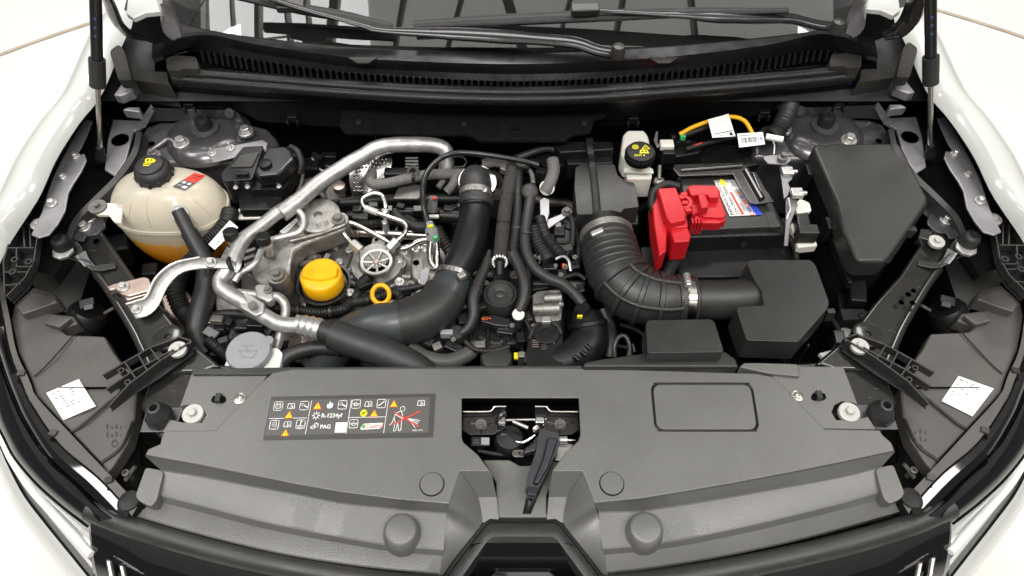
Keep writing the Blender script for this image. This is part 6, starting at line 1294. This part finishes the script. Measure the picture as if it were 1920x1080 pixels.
tube('battery_cable', [(1228, 400, .95), (1222, 380, .96), (1228, 358, .965), (1250, 346, .965), (1272, 350, .96)], 0.008, 'rubber', rc, n=12)
tube('battery_cable', [(1268, 480, .91), (1258, 500, .89), (1245, 525, .87), (1225, 545, .85)], 0.012, 'rubber_grey', rc, n=14)
box('cable_tag', V3((1231, 478, .905)), (0.006, 0.004, 0.045), 'paper', rc, rot=(0.3, 0.15, 0), bev=0)
# sensor bracket right of the battery
sb = slab('earth_bracket', [(1462, 312), (1478, 308), (1486, 318), (1486, 335), (1478, 342), (1482, 352), (1478, 366), (1470, 372), (1466, 340)], 0.965, 0.004, 'bare_panel', bev=.0015)
for q in ((1484, 322), (1502, 362)): box('bracket_lug', V3((q[0] - 8, q[1], .968)), (0.022, 0.02, 0.010), 'zinc', sb, bev=.002); tube('bracket_pin', [(q[0] - 4, q[1], .97), (q[0] + 10, q[1], .97)], 0.004, 'zinc', sb, n=10)
slab('bracket_strip', [(1473, 370), (1492, 366), (1496, 384), (1482, 420), (1478, 460), (1470, 460), (1474, 410)], 0.955, 0.004, 'bare_panel', sb, bev=.0015)
tube('bracket_wire', [(1478, 372, .965), (1482, 395, .96), (1476, 405, .955), (1476, 440, .94)], 0.003, 'zinc', sb, n=8)
slab('bracket_top', [(1430, 294), (1448, 290), (1478, 292), (1484, 300), (1474, 308), (1440, 306)], 0.975, 0.004, 'bare_panel', sb, bev=.0015, rnd=3); lathe('post', V3((1467, 297, .98)), [(.009, -.004), (.009, .004), (.005, .005), (.005, .012), (0, .012)], 'cast_dark', sb, n=14)
cnb = slab('sensor_plug', [(1492, 398), (1516, 392), (1522, 420), (1526, 440), (1498, 445)], 0.945, 0.04, 'plastic_shiny', sb, bev=.004)
slab('plug_shroud', [(1488, 385), (1500, 372), (1518, 380), (1522, 396), (1495, 400)], 0.948, 0.01, 'fitting_white', sb, bev=.003, rnd=4)
box('plug_cap', V3((1512, 438, .945)), (0.036, 0.022, 0.03), 'plastic_top', sb, bev=.003)
slab('plug_cradle', [(1482, 420), (1488, 415), (1502, 452), (1530, 450), (1534, 460), (1496, 464)], 0.928, 0.02, 'fitting_white', sb, bev=.003)
# ------------------------------------------------------------------ black box under a strap, brake fluid
bb = slab('relay_box', [(1079, 314), (1090, 308), (1152, 308), (1158, 328), (1170, 338), (1188, 342), (1192, 350), (1198, 388), (1170, 391), (1163, 400), (1082, 402), (1077, 350)], 0.955, 0.06, 'plastic_top', bev=.004, seg=3, rnd=3, label='black stepped box held by a rubber strap')
slab('box_rear', [(1036, 268), (1044, 264), (1148, 264), (1151, 280), (1050, 286)], 0.975, 0.05, 'plastic', bb, bev=.004)
slab('box_rear', [(1060, 292), (1148, 290), (1150, 306), (1064, 308)], 0.955, 0.04, 'plastic', bb, bev=.003)
slab('box_lower', [(1085, 402), (1198, 392), (1200, 420), (1090, 425)], 0.915, 0.1, 'plastic_dark', bb, bev=.005)
strip('box_strap', [(1098, 258, .985), (1101, 285, .985), (1105, 312, .962), (1110, 360, .961), (1113, 398, .961), (1114, 412, .945)], [(1112, 258, .985), (1114, 285, .985), (1118, 312, .962), (1124, 360, .961), (1127, 398, .961), (1127, 412, .945)], 'rubber', bb, th=.004)
box('strap_buckle', V3((1119, 404, .95)), (0.018, 0.008, 0.016), 'plastic_shiny', bb, bev=.002)
slab('cable_cluster', [(1000, 290), (1035, 280), (1060, 292), (1055, 312), (1020, 312)], 0.945, 0.03, 'plastic_dark', bb, bev=.006, rnd=5)
tube('wrapped_cable', [(960, 300, .955), (1000, 285, .96), (1030, 278, .96), (1060, 290, .955)], 0.007, 'braid', bb, n=16, uvs=.003)
br = slab('brake_reservoir', [(1168, 252), (1176, 243), (1208, 243), (1216, 254), (1224, 292), (1216, 302), (1172, 300), (1164, 286)], 0.975, 0.05, 'tank_white', bev=.006, seg=3, rnd=4, label='white brake fluid reservoir under a black screw cap')
slab('reservoir_foot', [(1172, 312), (1222, 314), (1222, 336), (1176, 336)], 0.94, 0.05, 'tank_white', br, bev=.006, rnd=3)
slab('reservoir_seam', [(1170, 314), (1224, 316), (1226, 324), (1170, 322)], 0.953, 0.004, 'tank_white', br, bev=.001)
bc = V3((1200, 290, .985))
lathe('brake_cap', bc, [(0.026, -.012), (0.0275, -.010), (0.0275, .006), (.0255, .0095), (.022, .0095), (0, .0095)], 'plastic_dark', br, n=32, sharp=40)
for k in range(32):
    a = 2 * math.pi * k / 32; cc = bc + Vector((.0275 * math.cos(a), .0275 * math.sin(a), -.002))
    if k == 0: kn = box('knurl', cc, (.002, .003, .014), 'plastic_dark', br, bev=0)
    else: o = kn.copy(); COL.objects.link(o); o.location = cc - WLOC[br]; o.rotation_euler = (0, 0, a)
P = Print([bc + Vector(p) for p in ((-.021, .018, .0097), (.021, .018, .0097), (.021, -.018, .0097), (-.021, -.018, .0097))], 0, 42, 36, off=.0005)
P.circ(12, 8, 6, 'yellow_print', 0); P.ring(12, 8, 4, 1, 'black_print', 1); P.ring(12, 8, 1.6, 1, 'black_print', 1)
P.line([(31, 3), (38, 13), (24, 13)], 1.5, 'yellow_print', 0, True); P.rect(30.4, 6.5, 31.6, 11, 'yellow_print', 0)
P.poly([(20, 16), (26, 14.5), (28, 16.5), (33, 15.5), (36, 24), (29, 25), (27, 24), (18, 25)], 'yellow_print', 0); P.rect(22, 18, 26, 22, 'black_print', 1); P.rect(29, 18, 32, 22, 'black_print', 1)
P.text(8, 32, 6.5, 'DOT 4', 'yellow_print', 0); P.build('cap_print', br)
# wiring at the rear right: yellow and black leads, tags
ec = slab('connector', [(1240, 262), (1262, 260), (1300, 262), (1320, 270), (1312, 286), (1270, 294), (1240, 288)], 0.96, 0.04, 'plastic_dark', bev=.003)
box('white_connector', V3((1250, 272, .972)), (0.026, 0.020, 0.012), 'fitting_white', ec, bev=.002); box('black_connector', V3((1252, 292, .955)), (0.026, 0.02, 0.03), 'plastic', ec, bev=.003)
for k in range(4): box('contact', V3((1262 + k * 9, 258 + (k % 2) * 10, .972)), (0.010, 0.008, 0.010), ('plastic_shiny', 'plastic', 'green_print' if k == 2 else 'plastic_dark', 'plastic')[k], ec, bev=.001)
tube('yellow_lead', [(1274, 252, .975), (1300, 238, .985), (1335, 226, .995), (1370, 219, 1.0), (1395, 226, .998), (1408, 245, .99), (1412, 256, .985)], 0.0042, 'yellow', ec, n=10)
tube('black_lead', [(1278, 256, .97), (1310, 244, .978), (1340, 232, .985), (1370, 224, .992)], 0.0055, 'rubber', ec, n=10)
tube('red_lead', [(1286, 278, .97), (1305, 272, .972), (1316, 268, .973)], 0.0022, 'red', ec, n=8)
tube('black_lead', [(1286, 280, .968), (1320, 270, .97), (1360, 260, .975), (1400, 254, .98)], 0.005, 'rubber', ec, n=10)
P = Print([W(1326, 226, 1.002), W(1365, 215, 1.002), W(1378, 257, .995), W(1335, 260, .993)], 0, 44, 44, off=.003); P.rect(0, 0, 44, 44, 'paper', 0); P.line([(6, 36), (42, 33)], 1.4, 'black_print', 1); P.rect(34, 36, 40, 42, 'black_print', 1); P.rect(12, 40, 28, 41, 'grey_print', 1); P.build('paper_tag', ec, label='blank white tag on the yellow lead')
P = Print([W(1381, 253, .99), W(1429, 250, .99), W(1433, 273, .985), W(1385, 279, .985)], 0, 50, 27, off=.004); P.rect(0, 0, 50, 27, 'paper', 0); P.bars(6, 9, 36, 20, 'black_print', 1, 5); P.rect(4, 4, 34, 5.5, 'grey_print', 1); P.text(37, 18, 10, '19', 'blue_print', 1); P.build('paper_tag', ec, label='white barcode tag with blue 19')
tube('white_sleeve', [(1436, 256, .99), (1468, 262, .99)], 0.0062, 'paper', ec, n=12)
tube('hook_rod', [(1448, 262, .985), (1452, 272, .98), (1451, 290, .975)], 0.002, 'zinc', ec, n=8)
tube('loom', [(1482, 192, 1.0), (1478, 208, 1.0), (1468, 228, .995), (1458, 245, .985), (1448, 256, .98)], 0.0165, 'rubber_grey', ec, n=18, corr=(.0062, .0014), label='ribbed black cable loom leaving the bulkhead')
lathe('loom_grommet', V3((1475, 190, 1.0)), [(0.024, -.01), (.022, .004), (.016, .008), (0, .008)], 'rubber', ec, n=20, axis=(-.3, -.7, .6))
slab('battery_tray_rear', [(1262, 300), (1340, 270), (1440, 268), (1460, 300), (1400, 312), (1265, 312)], 0.93, 0.04, 'plastic', ec, bev=.005)
slab('tray_rib', [(1306, 285), (1310, 284), (1320, 308), (1315, 308)], 0.934, 0.01, 'plastic_dark', ec, bev=.001)
tube('tray_bolt', [(1237, 310, .95), (1236, 336, .935)], 0.0038, 'cast_dark', ec, n=10); lathe('tray_nut', V3((1236, 340, .93)), [(.011, -.002), (.010, .003), (.005, .005), (0, .005)], 'cast', ec, n=14)
slab('metal_bracket', [(1226, 262), (1230, 246), (1234, 246), (1233, 268), (1240, 272), (1232, 276)], 0.975, 0.003, 'bare_panel', ec, bev=.001)
# dark clutter between engine and air box
tube('clip_loop', [(1153, 668, .90), (1152, 648, .91), (1160, 632, .915), (1172, 630, .915), (1180, 645, .91), (1182, 668, .90)], 0.004, 'plastic_top', lh, n=8)
tube('clip_loop', [(1178, 668, .90), (1180, 652, .905), (1186, 646, .905), (1190, 660, .90)], 0.003, 'plastic_top', lh, n=8)
tube('braided_lead', [(1130, 580, .88), (1142, 610, .87), (1145, 640, .87), (1142, 670, .86)], 0.011, 'braid', lh, n=18, uvs=.003)
tube('side_hose', [(1040, 410, .91), (1068, 420, .915), (1080, 440, .91), (1085, 470, .90), (1082, 500, .89)], 0.008, 'rubber', lh, n=12)
box('side_valve', V3((1058, 455, .89)), (0.04, 0.05, 0.06), 'plastic_dark', lh, bev=.006); box('side_valve', V3((1040, 480, .89)), (0.05, 0.03, 0.05), 'plastic', lh, bev=.005)
for q in ((1036, 462), (1003, 482), (1060, 500), (1018, 520)): bolt(q[0], q[1], .92, 6, lh, mat='cast_dark')
tube('foil_lead', [(1042, 486, .925), (1055, 480, .93), (1066, 488, .925), (1070, 508, .915)], 0.003, 'bare_panel', lh, n=6); box('lead_tag', V3((1056, 500, .92)), (.004, .004, .014), 'orange_print', lh, bev=0)
tube('cross_pipe', [(1000, 532, .905), (1050, 532, .905), (1095, 532, .90)], 0.006, 'plastic_shiny', lh, n=10)
rg = random.Random(11)
for k in range(34):                                             # loose dark pipes deep in the bay
    x0 = rg.uniform(470, 1230); y0 = rg.uniform(300, 660); z0 = rg.uniform(.78, .85)
    pts = [(x0, y0, z0)]
    a = rg.uniform(0, 6.28)
    for j in range(3):
        a += rg.uniform(-.8, .8); pts.append((pts[-1][0] + 40 * math.cos(a), pts[-1][1] + 32 * math.sin(a), z0 + rg.uniform(-.03, .02)))
    tube('deep_pipe', pts, rg.uniform(.004, .011), rg.choice(('rubber', 'plastic', 'plastic_shiny', 'rubber_grey', 'cast_dark')), eng, n=8)
# heat sink of the right brace: connectors low right
for q in ((1700, 640), (250, 660)): pass
# ------------------------------------------------------------------ small engine bay details
rg = random.Random(23)
def small_box(px, py, z, sx, sy, sz, mat, parent, name='connector', rot=None):
    return box(name, V3((px, py, z)), (sx, sy, sz), mat, parent, rot=(rg.uniform(-.15, .15), rg.uniform(-.15, .15), rg.uniform(-.5, .5) if rot is None else rot), bev=min(sx, sy, sz) * .15)
# between the hoses and the intake elbow
side = box('purge_valve', V3((1020, 470, .895)), (0.045, 0.045, 0.05), 'plastic', bev=.005)
for q in ((1008, 448, .905, .020, .016, .03, 'plastic_shiny'), (1048, 440, .91, .022, .03, .03, 'plastic'), (1072, 430, .905, .016, .03, .04, 'plastic_dark'), (1030, 505, .905, .03, .014, .02, 'plastic_shiny'), (1064, 470, .92, .02, .016, .02, 'plastic_top'), (1075, 505, .90, .022, .018, .03, 'plastic'), (1002, 462, .90, .012, .02, .02, 'cast_dark'), (1046, 425, .918, .012, .012, .014, 'cast_dark'), (1085, 545, .90, .02, .016, .02, 'plastic_shiny'), (1068, 540, .905, .024, .010, .014, 'cast_dark')):
    small_box(*q, side)
tube('thin_pipe', [(1000, 420, .93), (1012, 440, .925), (1018, 470, .925), (1010, 495, .92)], 0.0032, 'plastic_shiny', side, n=8)
tube('thin_pipe', [(1066, 400, .925), (1074, 420, .93), (1072, 460, .925), (1060, 480, .92)], 0.0055, 'rubber', side, n=10)
tube('thin_pipe', [(1040, 530, .912), (1060, 520, .915), (1085, 515, .912), (1098, 525, .91)], 0.0045, 'rubber', side, n=8)
tube('ribbed_lead', [(1012, 410, .935), (1022, 440, .935), (1040, 465, .93), (1056, 480, .925)], 0.010, 'rubber', side, n=12, corr=(.0055, .0011))
for q in ((1030, 452, 5), (1012, 483, 5), (1052, 515, 5), (1078, 482, 5), (1006, 436, 5), (1042, 498, 4)): bolt(q[0], q[1], .925, q[2], side, mat='cast')
# zip ties on the hoses
for px, py, z, r, ax, par in ((968, 430, .945, .0102, (0, -1, -.2), hb), (986, 440, .947, .0112, (0, -1, -.2), h2), (1022, 517, .932, .0112, (1, -.6, 0), h2), (560, 582, .875, .0112, (1, 0, 0), eng), (620, 584, .882, .0112, (1, 0, 0), eng), (700, 560, .89, .0112, (1, .4, 0), eng), (895, 535, .93, .0105, (-.4, -1, 0), man)):
    lathe('cable_tie', V3((px, py, z)), [(r, -.002), (r + .0006, 0), (r, .002)], 'plastic_top', par, n=14, axis=ax)
# rear of the engine: brackets, grey wrapped branches
rear = slab('turbo_housing', [(838, 345), (860, 322), (930, 316), (948, 335), (940, 372), (850, 378)], 0.905, 0.06, 'cast_dark', bev=.008, rnd=8)
tube('rear_pipe', [(905, 308, .945), (930, 304, .948), (955, 310, .945), (975, 308, .945)], 0.010, 'grey_wrap', rear, n=12)
tube('rear_pipe', [(900, 315, .945), (925, 300, .95), (945, 304, .945)], 0.004, 'cast', rear, n=10)
tube('rear_pipe', [(822, 352, .925), (832, 336, .93), (838, 322, .935)], 0.006, 'grey_wrap', rear, n=10)
tube('rear_pipe', [(976, 312, .95), (995, 322, .945), (1000, 345, .94)], 0.005, 'cast_dark', rear, n=10)
for q in ((966, 305, .952, .018, .014, .018, 'cast_dark'), (985, 316, .948, .016, .012, .016, 'plastic'), (1002, 306, .95, .02, .012, .016, 'plastic_dark'), (945, 318, .945, .014, .014, .014, 'cast'), (1015, 330, .94, .02, .016, .03, 'plastic_dark')): small_box(*q, rear, name='fitting')
tube('rear_loop', [(838, 300, .955), (860, 293, .96), (874, 300, .955), (870, 312, .95), (850, 314, .95)], 0.003, 'plastic_shiny', rear, n=8)
# behind the control module
bk = box('actuator', V3((580, 322, .90)), (0.05, 0.035, 0.05), 'plastic_dark', bev=.006)
for q in ((560, 330, .90, .02, .03, .03, 'plastic'), (598, 305, .905, .02, .02, .03, 'plastic_shiny'), (618, 296, .90, .03, .016, .02, 'plastic_dark'), (576, 345, .895, .03, .012, .02, 'cast_dark'), (606, 340, .905, .018, .02, .03, 'cast_dark')): small_box(*q, bk, name='fitting')
tube('thin_pipe', [(556, 300, .92), (566, 318, .92), (564, 345, .91), (556, 362, .905)], 0.005, 'cast_dark', bk, n=8)
tube('thin_pipe', [(585, 296, .925), (600, 318, .915), (620, 322, .91)], 0.003, 'cast', bk, n=8)
# valve cover castings
for a, b in (((700, 540), (745, 548)), ((730, 515), (770, 520)), ((640, 520), (668, 535)), ((612, 478), (604, 498)), ((655, 505), (640, 540)), ((680, 552), (660, 575))):
    tube('casting_rib', [(a[0], a[1], .876), (b[0], b[1], .876)], 0.005, 'cast', vc, n=8)
for q in ((690, 545), (735, 535), (770, 540), (660, 520), (628, 505)): lathe('casting_boss', V3(q + (.872,)), [(0.011, -.01), (.010, .010), (.007, .011), (.004, .011), (.004, .006), (0, .006)], 'cast', vc, n=16)
slab('casting_pad', [(690, 530), (730, 522), (755, 530), (748, 548), (715, 556), (692, 550)], 0.879, 0.02, 'cast_dark', vc, bev=.006, rnd=6)
small_box(682, 534, .905, .026, .02, .018, 'plastic_dark', vc, rot=.6); small_box(612, 486, .898, .010, .02, .012, 'cast', vc, name='lug')
# injector row: electrical plugs with white locks
for k in range(4):
    x = 672 + k * 56
    small_box(x, 396, .912, .018, .014, .022, 'plastic_shiny', eng, rot=0); small_box(x + 14, 404, .908, .010, .010, .016, 'plastic_top', eng, rot=0)
for q in ((786, 392, .02), (752, 388, .016), (700, 386, .018), (848, 392, .016)): small_box(q[0], q[1], .915, q[2], .012, .012, rg.choice(('plastic_shiny', 'plastic_dark', 'plastic_top')), eng)
box('white_lock', V3((812, 406, .92)), (0.022, 0.006, 0.006), 'fitting_white', eng, bev=.001)
# manifold front: plugs, clips, hoses
for q in ((905, 575, .892, .02, .012, .012, 'plastic_top'), (868, 600, .895, .018, .02, .014, 'plastic'), (990, 598, .89, .012, .02, .02, 'plastic_top'), (948, 622, .885, .03, .016, .016, 'plastic_shiny'), (975, 640, .885, .014, .02, .03, 'plastic_dark'), (850, 652, .88, .03, .016, .014, 'plastic_shiny'), (900, 648, .88, .02, .014, .014, 'cast_dark'), (820, 650, .885, .016, .014, .010, 'cast_dark'), (880, 520, .90, .016, .02, .02, 'plastic'), (915, 520, .895, .02, .012, .016, 'plastic_shiny')): small_box(*q, man)
for q in ((850, 636, 5), (870, 574, 5), (912, 530, 5), (988, 556, 5), (960, 610, 5), (1000, 610, 4)): bolt(q[0], q[1], .905, q[2], man, mat='cast')
tube('thin_pipe', [(872, 640, .89), (890, 655, .885), (920, 658, .88), (955, 650, .88)], 0.005, 'rubber', man, n=8)
tube('thin_pipe', [(985, 600, .90), (995, 620, .90), (992, 650, .895), (985, 680, .885)], 0.004, 'rubber', man, n=8)
# bottom left, beside the washer bottle
for q in ((398, 628, .865, .03, .02, .02, 'plastic_shiny'), (428, 606, .872, .02, .016, .02, 'plastic'), (450, 640, .86, .02, .02, .03, 'plastic_dark'), (408, 600, .885, .022, .014, .012, 'cast_dark'), (480, 612, .865, .03, .014, .02, 'plastic_shiny'), (545, 636, .86, .03, .02, .03, 'cast_dark'), (420, 640, .868, .018, .012, .014, 'plastic_top')): small_box(*q, eng)
tube('ribbed_lead', [(392, 640, .87), (410, 655, .868), (425, 668, .865), (435, 685, .86)], 0.010, 'rubber', eng, n=12, corr=(.006, .0012))
tube('thin_pipe', [(500, 640, .87), (508, 620, .88), (540, 600, .885), (560, 596, .885)], 0.006, 'rubber', eng, n=8)
# under the coolant tank
for q in ((228, 470, .84, .04, .05, .05, 'plastic_dark'), (285, 515, .83, .03, .03, .04, 'plastic')): small_box(*q, tank, name='tank_bracket')
# right side, between battery and air box, below the fuse box
for q in ((1600, 560, .86, .03, .05, .06, 'plastic_dark'), (1618, 600, .86, .02, .02, .03, 'plastic'), (1570, 640, .87, .02, .03, .03, 'plastic_shiny'), (1215, 500, .87, .03, .06, .05, 'plastic_dark'), (1240, 470, .88, .02, .03, .03, 'plastic_shiny')): small_box(*q, fb, name='relay')
tube('thin_pipe', [(1560, 600, .87), (1572, 620, .875), (1568, 650, .87)], 0.005, 'rubber', fb, n=8)
# air box and fuse box mouldings
tube('lid_seam', [(1412, 646, .905), (1496, 648, .905), (1556, 580, .905)], 0.002, 'plastic_dark', abx, n=6)
for q in ((1555, 590), (1470, 648), (1412, 645)): small_box(q[0], q[1], .912, .014, .010, .024, 'plastic_top', abx, name='lid_clip', rot=0)
for q in ((1640, 490), (1705, 435), (1530, 320)): small_box(q[0], q[1], .955, .016, .012, .022, 'plastic_top', fb, name='lid_clip', rot=0)
# moulded marks on the headlamp housings
for m in (False, True):
    q = [(1700, 800), (1745, 800), (1742, 850), (1705, 850)] if m else [(195, 790), (235, 790), (232, 840), (198, 845)]
    hl_ = [o for o in CAR.children if o.name.startswith('headlamp')][1 if m else 0]
    P = Print(q, .8955, 40, 50, off=.0006)
    for a in range(4):
        for b in range(2): P.rect(4 + a * 9, 4 + b * 14 + (a % 2) * 5, 6 + a * 9, 14 + b * 14, 'plastic_top', 0)
    P.ring(20, 40, 6, 1.2, 'plastic_top', 0); P.build('moulded_marks', hl_)
# screws and clips along the headlamp rail
for m in (False, True):
    hl_ = [o for o in CAR.children if o.name.startswith('headlamp')][1 if m else 0]
    for q in ((40, 700), (100, 812), (205, 900)):
        p = mir(q) if m else q; small_box(p[0], p[1], .906, .012, .010, .006, 'plastic_top', hl_, name='rail_clip')
# drips and wires under the scuttle
for k in range(5):
    x = 700 + k * 12; tube('wire', [(x, 236, .96), (x + 4, 255, .93), (x + 6, 272, .90)], 0.0012, 'cast_dark', fw, n=5) if k in (0, 3) else None
